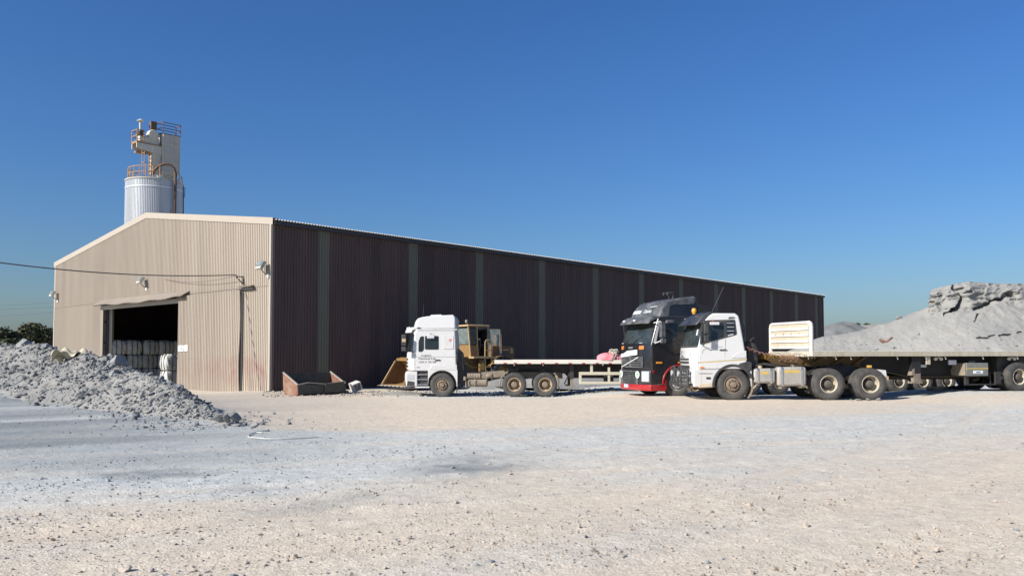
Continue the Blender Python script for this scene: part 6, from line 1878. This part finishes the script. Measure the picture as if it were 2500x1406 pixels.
# ------------------------------------------------------------------ black and red tractor unit with its trailer
BT = math.radians(19.0)
BORG = Vector((5.04, 30.4)) + Vector((-math.sin(BT), math.cos(BT))) * 1.25
def black_truck():
    t = empty("truck_tractor", (BORG.x, BORG.y, 0.235), math.pi + BT)
    tag(t, "black high-roofed truck tractor unit with red bumper and lettered roof", "truck")
    hw = 1.25; W = cab_warp(.20, hw, .9, .04, 1.95, 3.6)
    nose = [(.34, .08), (.6, .02), (1.9, .02), (2.0, .05), (2.92, .42), (3.05, .46)]
    MB().prism(P([(.04, .98), (.02, 1.9), (.05, 2.0), (.42, 2.92), (.46, 3.02), (2.28, 3.02), (2.30, .98)]), -hw, hw, ny=16).warp(W).build("cab", M_["black_paint"], t, bevel=.05, seg=3)
    MB().prism(P([(.44, 3.0), (.74, 3.46), (.92, 3.62), (1.25, 3.70), (1.75, 3.80), (2.15, 3.86), (2.26, 3.82), (2.29, 3.0)]), -1.19, 1.19, ny=12).warp(cab_warp(.16, 1.19, 1.3, .10, 2.98, 3.2)).build("high_roof", M_["dusty_black"], t, bevel=.07, seg=3)
    side = MB().prism(P([(.98, 3.08), (1.06, 3.44), (1.30, 3.56), (2.20, 3.62), (2.24, 3.08)]), 1.15, 1.165).warp(lambda x, y, z: (x, y * (1 - .10 * max(0, z - 2.98)) + .032, z)); side.build("roof_side_panel", M_["black_paint"], t)
    MB().prism(P(rpoly([(1.20, 3.50), (1.42, 3.70), (2.05, 3.76), (2.16, 3.70), (2.12, 3.54)], .03)), 1.00, 1.15).build("roof_wing", M_["dusty_black"], t, bevel=.03)
    # lettering panel on the roof's brow
    def brow(y, z):
        u = np.interp(z, [3.0, 3.46, 3.62], [.44, .74, .92]); q = (abs(y) / 1.19) ** 3.2; f = max(0, 1 - u / 1.3)
        return Vector((-u - .16 * q * f, y * (1 - .10 * (z - 2.98)), z))
    n_ = Vector((.84, 0, .55)).normalized()
    text_mesh("roof_lettering", "Davies", .23, M_["pale_text"], t, brow(.30, 3.20) + n_ * .03, (0, 1, 0), (-.55, 0, .84), 'CENTER', .004, .006)
    MB().box(tuple(brow(-.62, 3.26) + n_ * .022), (.02, .62, .16), ry=-.58).build("roof_sign", M_["pale_text"], t)
    MB().box(tuple(brow(.55, 3.44) + n_ * .02), (.015, .55, .03), ry=-.58).build("roof_stroke", M_["pale_text"], t)
    for y in (-.75, -.35, .35, .75): MB().lathe([(0, .05), (.05, .04), (.06, 0)], (-1.02, y, 3.63), n=10).build("marker_lamp", M_["black_plastic"], t, smooth=True)
    for y in (.15, .45): MB().tube([(-1.6, y, 3.78), (-1.6, y, 3.98)], .035, 8).tube([(-1.35, y, 3.98), (-1.62, y, 4.0)], [.07, .04], 8).build("air_horn", M_["black_plastic"], t, smooth=True)
    MB().prism(P([(-.10, 2.80), (.02, 2.96), (.26, 3.06), (.52, 3.05), (.50, 2.96), (.28, 2.94), (.06, 2.86), (-.06, 2.76)]), -1.2, 1.2, ny=14).warp(cab_warp(.22, 1.2, 1.0, .03, 1.95)).build("sun_visor", M_["dusty_black"], t, bevel=.015)
    for y in (-.5, .35): MB().box((.02, y, 2.90), (.08, .16, .07), ry=-.4).build("visor_lamp", M_["stripe_grey"], t, bevel=.01)
    front_patch(nose, 2.03, 2.86, -1.15, 1.15, .012, W).build("windscreen", M_["glass_dusty"], t, smooth=True, angle=50)
    for y in (-.7, .05): MB().bar((-.02, y, 2.04), (-.16, y + .6, 2.34), .022).warp(W).build("wiper", M_["black_plastic"], t)
    MB().bar((-.03, -1.0, 2.045), (-.03, .8, 2.045), .02).warp(W).build("wiper_rail", M_["stripe_grey"], t)
    side_panel([(.30, 2.05), (.52, 2.80), (.60, 2.80), (.40, 2.05)], 1.25, .010, lambda x, y, z: (x, y * (1 - .04 * max(0, z - 1.95)), z)).build("pillar_trim", M_["stripe_grey"], t)
    wl_ = lambda x, y, z: (x, y * (1 - .04 * max(0, z - 1.95)), z)
    side_panel(rpoly([(.46, 2.06), (.64, 2.80), (1.30, 2.82), (1.34, 2.40), (1.20, 2.10)], .06), 1.25, .008, wl_).build("door_window", M_["glass"], t)
    side_panel(rpoly([(1.65, 2.15), (1.65, 2.75), (2.1, 2.75), (2.1, 2.15)], .06), 1.25, .006, wl_).build("sleeper_panel", M_["black_plastic"], t)
    MB().tube([(-.34, 1.2, 2.80), (-.45, 1.52, 2.84), (-.52, 1.56, 2.74)], .022, 6).tube([(-.34, 1.2, 2.02), (-.48, 1.5, 2.12), (-.52, 1.56, 2.22)], .022, 6).build("mirror_arm", M_["stripe_grey"], t, smooth=True)
    MB().prism(P(rpoly([(.42, 2.24), (.42, 2.82), (.62, 2.82), (.62, 2.24)], .04)), 1.46, 1.62).build("mirror", M_["dusty_black"], t, bevel=.03)
    MB().prism(P(rpoly([(.46, 2.02), (.46, 2.20), (.66, 2.20), (.66, 2.02)], .05)), 1.42, 1.60).build("mirror", M_["dusty_black"], t, bevel=.03)
    MB().prism(P(rpoly([(.78, 2.78), (.80, 2.90), (1.12, 2.92), (1.14, 2.80)], .03)), 1.26, 1.40).build("kerb_mirror", M_["dusty_black"], t, bevel=.03)
    for y in (-1.26, ): pass
    MB().tube([(-.34, -1.2, 2.80), (-.45, -1.52, 2.84), (-.52, -1.56, 2.4)], .022, 6).build("mirror_arm", M_["black_plastic"], t)
    # nose details
    for y0, y1 in ((-.98, -.70), (.62, .90)): front_patch(nose, 1.80, 1.94, y0, y1, .03, W, nz=1, ny=4).build("brow_lamp", M_["amber_lens"], t, bevel=.01)
    text_mesh("nose_lettering", "VOLVO", .085, M_["silver_text"], t, (.014, -.02, 1.84), (0, 1, 0), (0, 0, 1), 'CENTER', .002, .002, 1.3)
    nb = MB()
    pts = [(-.98, 1.50), (-.45, 1.53), (.52, 1.60), (.52, 1.79), (-.30, 1.75), (-.55, 1.66), (-.98, 1.62)]
    nb.prism(pts, .012, .026, axis='x'); nb.warp(W).build("number_board", M_["plate_white"], t)
    gr = front_patch(nose, 1.10, 1.52, -1.0, .86, .03, W, nz=3).build("upper_grille", M_["dusty_black"], t, bevel=.01)
    for z in (1.18, 1.27, 1.36, 1.45):
        for y0, y1 in ((-.85, -.12), (.02, .72)): front_patch(nose, z - .022, z + .022, y0, y1, .036, W, nz=1, ny=6).build("slot", M_["black_paint"], gr)
    MB().bar((.055, -.75, 1.12), (.055, .65, 1.50), .02, .035).warp(W).build("grille_bar", M_["stripe_grey"], gr)
    MB().prism(P([(-.02, .46), (-.04, .70), (-.03, .98), (.05, 1.04), (.80, 1.04), (.72, .46)]), -hw, hw, ny=16).warp(cab_warp(.20, hw, .9, 0, 9, 3.6)).build("front_panel", M_["black_paint"], t, bevel=.03)
    n2 = [(.3, -.05), (.6, -.04), (1.0, -.03)]; W2 = cab_warp(.20, hw, .9, 0, 9, 3.6)
    lg = front_patch(n2, .74, .99, -.85, .58, .012, W2, nz=2).build("lower_grille", M_["dusty_black"], t)
    for z in (.79, .855, .92): front_patch(n2, z - .018, z + .018, -.72, .42, .02, W2, nz=1).build("slot", M_["black_paint"], lg)
    lg2 = front_patch(n2, .47, .70, -.80, .62, .012, W2, nz=2).build("lower_grille", M_["dusty_black"], t)
    for z in (.52, .585, .65): front_patch(n2, z - .018, z + .018, -.65, .45, .02, W2, nz=1).build("slot", M_["black_paint"], lg2)
    for y in (-.78, .60):
        o = MB().lathe([(.0, .0), (.13, .0), (.135, .02), (.10, .025), (.0, .025)], (.05, y, .84), axis='x', n=24).warp(W2).build("round_badge", M_["plate_white"], t, smooth=True)
        MB().lathe([(.0, .0), (.085, .0), (.085, .004), (.0, .004)], (.075, y, .84), axis='x', n=20).warp(W2).build("badge_centre", M_["badge_green"], o)
    MB().bb(-.14, .07, .86, 1.20, .58, .98).warp(W2).build("headlamp", M_["lamp_lens"], t, bevel=.015)
    MB().bb(-.14, .07, -1.20, -.9, .58, .98).warp(W2).build("headlamp", M_["lamp_lens"], t, bevel=.015)
    MB().bb(-.32, -.24, 1.24, 1.262, .92, 1.02).build("side_marker", M_["red_lens"], t)
    for u in (.40, 1.34): MB().prism(P(rpoly([(u, 1.27), (u, 1.335), (u + .25, 1.335), (u + .25, 1.27)], .012)), 1.245, 1.27).build("side_marker", M_["orange_lens"], t)
    MB().prism(P([(1.3, 1.60), (1.3, 1.66), (1.55, 1.66), (1.55, 1.60)]), 1.24, 1.27).build("door_handle", M_["black_plastic"], t)
    # red bumper, sill, arch
    MB().prism(P([(-.03, .24), (-.06, .32), (-.05, .47), (.72, .47), (.76, .62), (.84, .66), (.84, .30), (.78, .24)]), -hw, hw, ny=16).warp(cab_warp(.22, hw, .9, 0, 9, 3.4)).build("bumper", M_["red_paint"], t, bevel=.02)
    MB().prism(P([(.46, .475), (.80, .475), (.80, .50), (.46, .50)]), 1.20, 1.265).build("step_plate", M_["chrome"], t)
    MB().prism(P([(-.07, .33), (-.07, .45), (-.055, .45), (-.055, .33)]), -.50, -.14).warp(cab_warp(.22, hw, .9, 0, 9, 3.4)).build("number_plate", M_["plate_blue"], t)
    MB().prism(P(arch_poly(1.36, .53, .66, .70, 2.30, .48, 1.02)), 1.0, 1.245).build("lower_panel", M_["black_paint"], t, bevel=.01)
    fl = MB(); mud_arc(fl, 1.36, .53, .63, math.radians(2), math.radians(184), .95, 1.27, .075, 18); fl.build("arch_flare", M_["red_paint"], t, bevel=.012)
    wheel(t, 1.36, 1.06, .53, .535, .31, 'front', "rim_steel", "hub_dark", steer=math.radians(-14)); wheel(t, 1.36, -1.06, .53, .535, .31, 'front', "rim_steel", "hub_dark", steer=math.radians(-14), side=-1)
    chassis(t, 1.3, 6.2)
    MB().bb(-2.9, -2.35, .3, 1.1, .6, 1.6).build("air_cleaner", M_["chassis_dark"], t, bevel=.03)
    MB().prism([(.62, .45), (1.2, .45), (1.2, 1.0), (.62, 1.0)], -4.0, -2.9, axis='x').build("fuel_tank", M_["tank_alloy"], t, bevel=.08)
    MB().prism(P([(2.28, 1.1), (2.28, 3.6), (2.85, 3.4), (2.85, 1.1)]), 1.10, 1.16).build("side_deflector", M_["black_paint"], t)
    duals(t, 4.6, .53, .53, "rim_cream"); duals(t, 5.95, .53, .53, "rim_cream")
mat("badge_green", (0.25, 0.38, 0.24), 0.5, var=0.3, scale=25)
black_truck()
def black_trailer():
    t = empty("flatbed_trailer", (BORG.x, BORG.y, 0.21), math.pi + BT)
    tag(t, "dark three-axle flatbed trailer behind the black truck, half hidden by the cream flatbed", "trailer")
    U0, U1 = 3.4, 16.0; z0, z1 = 1.30, 1.42
    for s in (1, -1):
        a, b = (1.17, 1.25) if s > 0 else (-1.25, -1.17)
        MB().bb(-U1, -U0, a, b, z0, z1).build("side_rail", M_["chassis_dark"], t, bevel=.008)
    for y in np.linspace(-1.03, 1.03, 9): MB().bb(-U1, -U0, y - .122, y + .122, z1 - .04, z1 - .012).build("deck_plank", M_["frame_brown"], t)
    for y in (-.5, .5): MB().prism(P([(U0 + .1, 1.12), (6.2, 1.06), (7.0, .80), (U1, .80), (U1, z0), (U0 + .1, z0)]), y - .05, y + .05).build("main_beam", M_["chassis_dark"], t)
    for y in (-.9, .9): MB().bb(-7.6, -7.42, y - .07, y + .07, .45, 1.28).build("landing_leg", M_["chassis_dark"], t)
    for k, u in enumerate((12.0, 13.3, 14.6)): duals(t, u, .51, .51, "rim_cream", "hub_dark")
    MB().bb(-11.2, -8.2, 1.05, 1.1, .75, .85).bb(-11.2, -8.2, 1.05, 1.1, .5, .58).build("guard_rail", M_["chassis_dark"], t)
black_trailer()

# ------------------------------------------------------------------ wheel loader
def loader():
    a = math.radians(36); h = Vector((-math.cos(a), -math.sin(a)))
    t = empty("wheel_loader", (-2.87, 44.5, 0.0), math.pi + a)
    tag(t, "dusty yellow wheel loader with open cab door, parked behind the white high-roofed truck", "wheel loader")
    # rear frame and hood
    MB().prism([(-3.0, .75), (-3.05, 2.18), (-2.8, 2.32), (-1.5, 2.34), (-1.4, .9)], -.95, .95).build("engine_hood", M_["loader_brown"], t, bevel=.05)
    MB().bb(-2.9, -2.75, .94, .965, 1.9, 2.2).bb(-2.62, -2.2, .94, .965, 2.05, 2.12).build("worn_decal", M_["loader_trim"], t)
    MB().bb(-2.55, -1.85, .945, .96, 1.62, 2.02).build("hood_grille", M_["lamp_dark"], t)
    MB().bb(-3.25, -2.95, -1.1, 1.1, .7, 1.35).build("counterweight", M_["loader_brown"], t, bevel=.06)
    MB().prism([(-1.5, .6), (-1.5, 1.72), (.2, 1.72), (.45, .6)], -.75, .75).build("mid_frame", M_["loader_brown"], t, bevel=.03)
    MB().bb(-1.55, -.1, .70, 1.25, 1.62, 1.72).build("platform", M_["loader_trim"], t, bevel=.01)
    # cab: posts, roof, glass, open door
    x0, x1 = -1.45, -.28; zf, zr = 1.72, 3.36; yw = .62
    def post(xa, ya, xb, yb, nm="cab_post"): MB().bar((xa, ya, zf), (xb, yb, zr), .07).build(nm, M_["loader_trim"], t)
    post(x1 - .05, yw, x1 + .12, yw); post(x1 - .05, -yw, x1 + .12, -yw); post(x0, yw, x0, yw); post(x0, -yw, x0, -yw); post(x1 - .50, yw, x1 - .42, yw)
    MB().prism([(x0 - .1, zr), (x0 - .08, zr + .10), (x1 + .18, zr + .10), (x1 + .22, zr)], -yw - .08, yw + .08).build("cab_roof", M_["loader_trim"], t, bevel=.03)
    MB().prism([(x0, zf), (x0, zf + .05), (x1 - .05, zf + .9 * .0 + .05), (x1 - .05, zf)], -yw, yw).build("cab_floor", M_["loader_brown"], t)
    MB().prism([(x1 - .09, zf), (x1 - .02, 2.36), (x1 + .02, 2.36), (x1 - .05, zf)], -yw, yw).build("cab_front_panel", M_["loader_yellow"], t)
    MB().prism([(x1 - .50, zf), (x1 - .48, 2.32), (x1 - .02, 2.32), (x1 - .06, zf)], yw - .02, yw + .02).build("cab_side_panel", M_["loader_yellow"], t)
    MB().prism([(x1 + .0, 2.40), (x1 + .11, 3.26), (x1 + .125, 3.26), (x1 + .015, 2.40)], -yw + .05, yw - .05).build("windscreen", M_["glass_haze"], t)
    MB().prism(rpoly([(x1 - .42, 2.38), (x1 - .38, 3.22), (x1 + .06, 3.22), (x1 - .04, 2.38)], .05), yw - .005, yw + .01).build("side_window", M_["glass_dusty"], t)
    MB().prism([(x0 + .02, 2.4), (x0 + .02, 3.22), (x0 + .04, 3.22), (x0 + .04, 2.4)], -yw + .06, yw - .06).build("rear_window", M_["glass_dusty"], t)
    MB().prism([(x0 + .03, 2.4), (x0 + .03, 3.22), (x1 + .05, 3.22), (x1 - .05, 2.4)], -yw - .01, -yw + .005).build("far_window", M_["glass_dusty"], t)
    MB().prism([(x0, zf), (x0, 2.36), (x0 + .04, 2.36), (x0 + .04, zf)], -yw, yw).build("cab_rear_panel", M_["loader_brown"], t)
    MB().bb(x0 + .25, x0 + .75, -.28, .28, zf + .05, zf + .45).bb(x0 + .2, x0 + .32, -.28, .28, zf + .4, zf + 1.05).build("seat", M_["lamp_dark"], t, bevel=.04)
    # door swung open, seen face on
    d = empty("door_hinge", (x0 - .02, yw + .02, 0), 0, t)
    bpy.data.objects.remove(d)
    def dr(m): return m.warp(lambda x, y, z: (x0 - .02 + x * math.cos(2.7) - y * math.sin(2.7), yw + .05 + x * -math.sin(2.7) * -1 + y * math.cos(2.7), z))
    fr = MB(); L = .62
    fr.bar((0, 0, 1.75), (0, 0, 3.22), .05).bar((L, 0, 1.75), (L, 0, 3.22), .05).bar((0, 0, 3.2), (L, 0, 3.2), .05).bar((0, 0, 2.42), (L, 0, 2.42), .05).bar((0, 0, 1.77), (L, 0, 1.77), .05)
    door = dr(fr).build("cab_door", M_["loader_grey"], t)
    dr(MB().bb(.03, L - .03, -.012, .012, 1.78, 2.40)).build("door_panel", M_["loader_grey"], door)
    dr(MB().bb(.04, L - .04, -.008, .008, 2.46, 3.17)).build("door_glass", M_["glass_haze"], door)
    for y in (-.45, .45):
        MB().lathe([(0, -.08), (.07, -.06), (.09, .0), (.09, .05), (0, .06)], (x1 + .12, y, zr + .28), axis='x', n=14).build("work_lamp", M_["loader_grey"], t, smooth=True)
        MB().bar((x1 + .08, y, zr + .06), (x1 + .08, y, zr + .22), .03).build("lamp_stalk", M_["loader_trim"], t)
    # handrails and ladder
    MB().tube([(x1 - .58, 1.2, 1.55), (x1 - .58, 1.22, 2.52), (x1 - .66, 1.22, 2.62), (x1 - .92, 1.22, 2.62), (x1 - 1.0, 1.22, 2.52), (x1 - 1.0, 1.2, 1.40)], .028, 8).tube([(x1 - .58, 1.22, 2.06), (x1 - 1.0, 1.22, 2.06)], .025, 8).build("handrail", M_["loader_trim"], t, smooth=True)
    MB().tube([(-1.75, .9, 2.3), (-1.75, .9, 2.92), (-2.1, .9, 2.92), (-2.1, .9, 2.3)], .022, 6).tube([(-1.75, .9, 2.55), (-2.1, .9, 2.55)], .02, 6).tube([(-2.1, .95, 2.95), (-2.1, .97, 1.9)], .025, 6).build("handrail", M_["rail_rust"], t, smooth=True)
    MB().bar((-.95, 1.2, .55), (-.85, 1.2, 1.65), .05).bar((-1.4, 1.2, .55), (-1.3, 1.2, 1.65), .05).bar((-.93, 1.2, .75), (-1.38, 1.2, .75), .06).bar((-.90, 1.2, 1.15), (-1.35, 1.2, 1.15), .06).build("ladder", M_["loader_trim"], t)
    MB().bb(-.95, -.55, 1.0, 1.2, .85, 1.55).build("battery_box", M_["loader_brown"], t, bevel=.03)
    MB().prism([(-.78, .95), (-.86, 1.3), (-.7, 1.42), (-.6, 1.2), (-.66, 1.0)], 1.2, 1.207).build("worn_decal", M_["frame_yellow"], t)
    # wheels with fenders
    for x in (1.15, -2.0):
        for s in (1, -1):
            m = MB(); r = .82; w = .58; hw = w / 2
            m.lathe([(.40, -hw + .04), (.55, -hw), (r - .08, -hw + .02), (r, -hw + .10), (r, hw - .10), (r - .08, hw - .02), (.55, hw), (.40, hw - .04)], axis='y', n=36)
            for k in range(22):
                an = 2 * math.pi * k / 22
                for q in (-1, 1): m.box(((r + .01) * math.cos(an + .08 * q), q * .14, (r + .01) * math.sin(an + .08 * q)), (.06, .28, .10), ry=-an, rz=0)
            o = m.build("wheel", M_["tyre"], t, smooth=True, angle=40); o.location = (x, s * 1.08, .82)
            MB().lathe([(.41, s * (hw - .05)), (.36, s * (hw - .08)), (.30, s * (hw - .22)), (.12, s * (hw - .24)), (.10, s * (hw - .1)), (0, s * (hw - .1))], axis='y', n=24).build("rim", M_["loader_yellow"], o, smooth=True)
    for s in (1, -1):
        m = MB()
        pts = [(-2.0 + .95 * math.cos(q), .82 + .95 * math.sin(q)) for q in np.linspace(.35, 2.5, 10)]
        m.prism(pts + [(-2.0 + .90 * math.cos(q), .82 + .90 * math.sin(q)) for q in np.linspace(2.5, .35, 10)], s * .80, s * 1.35)
        m.build("fender", M_["loader_brown"], t)
        m = MB()
        pts = [(1.15 + .95 * math.cos(q), .82 + .95 * math.sin(q)) for q in np.linspace(.7, 2.6, 10)]
        m.prism(pts + [(1.15 + .90 * math.cos(q), .82 + .90 * math.sin(q)) for q in np.linspace(2.6, .7, 10)], s * .80, s * 1.35)
        m.build("fender", M_["loader_yellow"], t)
    # front frame, lift arms, bucket
    MB().prism([(.1, .6), (.2, 1.5), (.7, 2.05), (1.1, 2.0), (1.8, .8), (1.7, .55)], -.5, .5).build("loader_tower", M_["loader_brown"], t, bevel=.03)
    for s in (1, -1):
        MB().prism([(.55, 1.75), (.75, 2.0), (1.5, 1.75), (2.55, .70), (2.6, .35), (2.35, .38), (1.4, 1.35)], s * .55, s * .68).build("lift_arm", M_["loader_yellow"], t)
        MB().tube([(.5, s * .62, 1.0), (1.55, s * .62, 1.35)], .07, 10).build("lift_cylinder", M_["loader_grey"], t, smooth=True)
    MB().tube([(.8, 0, 1.95), (1.7, 0, 1.75)], .08, 10).bar((1.6, 0, 2.0), (1.9, 0, 1.0), .12, .1).bar((1.9, 0, 1.1), (2.5, 0, .9), .08, .08).build("bucket_linkage", M_["loader_yellow"], t)
    # bucket: curved back shell, side plates, cutting edge
    bw = 1.42
    prof = [(3.95, .10), (3.2, .10), (2.75, .18), (2.50, .45), (2.45, .80), (2.62, 1.12), (2.95, 1.36), (3.12, 1.40)]
    b = MB()
    n = len(prof)
    vs = [(x, y, z) for y in (-bw, bw) for x, z in prof]
    b.add(vs, [(i, i + 1, n + i + 1, n + i) for i in range(n - 1)])
    bk = b.build("bucket", M_["loader_yellow"], t, smooth=True, angle=60, solid=.05, recalc=False)
    for s in (1, -1):
        MB().prism(prof + [(3.2, 1.36)], s * bw - .025, s * bw + .025).build("side_plate", M_["loader_brown"], bk)
        MB().prism([(3.12, 1.40), (3.22, 1.38), (4.02, .14), (3.92, .10)], s * bw - .035, s * bw + .035).build("side_cutter", M_["loader_trim"], bk)
    MB().bb(3.85, 4.15, -bw - .03, bw + .03, .06, .11).build("cutting_edge", M_["bucket_edge"], bk)
    MB().prism([(2.92, 1.37), (3.10, 1.36), (3.14, 1.50), (2.85, 1.56)], -bw, bw).build("spill_guard", M_["loader_yellow"], bk)
    for y in np.linspace(-bw + .1, bw - .1, 7): MB().prism([(4.1, .05), (4.32, .07), (4.1, .13)], y - .05, y + .05).build("tooth", M_["bucket_edge"], bk)
    bk.location.z = .12
loader()

# ------------------------------------------------------------------ loose bucket on the ground
def loose_bucket():
    # local x along the long wall, local y away from the wall, standing on its back with the mouth up
    c = pix(767, 957, 37.6)
    t = empty("loader_bucket", (c.x, c.y, -0.02), RZB)
    tag(t, "rusty detached loader bucket lying mouth up by the warehouse corner", "bucket")
    t.scale = (1, .9, .9); L = 1.28
    prof = [(.68, .56), (.74, .12), (.45, .0), (-.30, .0), (-.55, .25), (-.60, 1.12)]     # (y', z): front wall, floor, back wall
    prof = [(-p[0], p[1]) for p in prof]
    n = len(prof); m = MB()
    vs = [(x, y, z + (.04 * math.sin(5 * x) if 0 == i else 0)) for x in np.linspace(-L, L, 13) for i, (y, z) in enumerate(prof)]
    fs = []
    for k in range(12):
        for i in range(n - 1): fs.append((k * n + i, k * n + i + 1, (k + 1) * n + i + 1, (k + 1) * n + i))
    m.add(vs, fs); m.build("shell", M_["bucket_green"], t, solid=.04, recalc=False)
    for s in (-1, 1):
        sp = [(-.68, .56), (-.74, .10), (-.45, -.02), (.30, -.02), (.56, .24), (.62, 1.15)]
        MB().prism(sp, s * L - .025, s * L + .025, axis='x').build("side_plate", M_["rust"], t)
        MB().bar((s * L, -.69, .57), (s * L, .62, 1.16), .07, .05).build("side_cutter", M_["bucket_edge"], t)
    MB().bar((-L, -.69, .57), (-.75, -.70, .66), .05, .05).bar((-.75, -.70, .66), (.2, -.69, .57), .05, .05).bar((.2, -.69, .57), (L, -.70, .66), .05, .05).build("lip", M_["bucket_edge"], t)
    MB().prism([(.05, .10), (L - .1, .14), (L - .1, .64), (.12, .60)], -.79, -.75).build("patch_plate", M_["bucket_green"], t, bevel=.01)
loose_bucket()

def concrete_channel():
    c = pix(871, 952, 39.6)
    t = MB()
    w, h, L, th = .42, .40, .55, .06
    for (a, b, c1, d) in ((-w / 2, w / 2, 0, th), (-w / 2, w / 2, h - th, h), (-w / 2, -w / 2 + th, th, h - th), (w / 2 - th, w / 2, th, h - th)):
        t.prism([(a, c1), (b, c1), (b, d), (a, d)], -L / 2, L / 2)
    o = t.build("hollow_block", M_["concrete"], None)
    o.location = (c.x, c.y, .10); o.rotation_euler = (.1, -.35, .55)
    tag(o, "tilted hollow pale concrete block between the rusty bucket and the loader", "concrete block")
concrete_channel()

# rocks, scraps and small debris along the wall foot and under the trucks
def debris():
    R_ = random.Random(21)
    k = 0
    for _ in range(34):
        px = R_.uniform(815, 1010); s = R_.choice([.05, .06, .08, .10]); d = R_.uniform(36.8, 40.5)
        p = pix(px, 950, d)
        rock(p.x, p.y, float(gz(p.x, p.y, False)) + s * .3, s, "small pale stone in the litter between bucket and loader", "stones along the wall foot")
    for (px, d, s, lab) in ((2120, 26.85, .13, "pale flat stone wedged before the rear tyre of the low-roofed white truck"),
                            (2097, 26.9, .11, "pale broken stone at the front of the rear tyre's wedge stones"), (2143, 26.85, .12, "pale stone behind the rear tyre of the low-roofed white truck"),
                            (2079, 26.9, .07, "small pale stone beside the wedge stones of the rear tyre")):
        p = pix(px, 970, d); rock(p.x, p.y, float(gz(p.x, p.y, False)) + s * .25, s, lab, None).scale.z *= .6
    for (px, d, lab) in ((2290, 30.6, "torn tan scrap lying under the cream flatbed"), (2335, 30.7, "dark scrap lying under the cream flatbed"), (1195, 36.3, "white crumpled scrap under the high-roofed truck")):
        p = pix(px, 950, d); m = MB()
        m.grid(lambda u, v: ((u - .5) * .7, (v - .5) * .4, .06 + .05 * math.sin(8 * u + 3 * v) + .04 * math.cos(9 * v)), 12, 8)
        o = m.build("scrap", M_["cloth"] if "tan" in lab else (M_["black_plastic"] if "dark" in lab else M_["plate_white"]), None, smooth=True, solid=.01); o.location = (p.x, p.y, float(gz(p.x, p.y, False)) + .01)
        tag(o, lab, "scrap")
    # loose fines and pebbles
    n = 2600
    px = RNG.uniform(640, 1500, n); d = RNG.uniform(35.2, 41, n)
    x = (px - 1250) / F * d; y = d; s = np.clip(np.exp(RNG.normal(math.log(.028), .5, n)), .012, .07)
    tag(stone_soup("wall_litter", np.stack([x, y, gz(x, y, False)], 1), s, MATS["stone_tan"]), "fine stone litter along the warehouse wall foot", "gravel", kind="stuff")
debris()
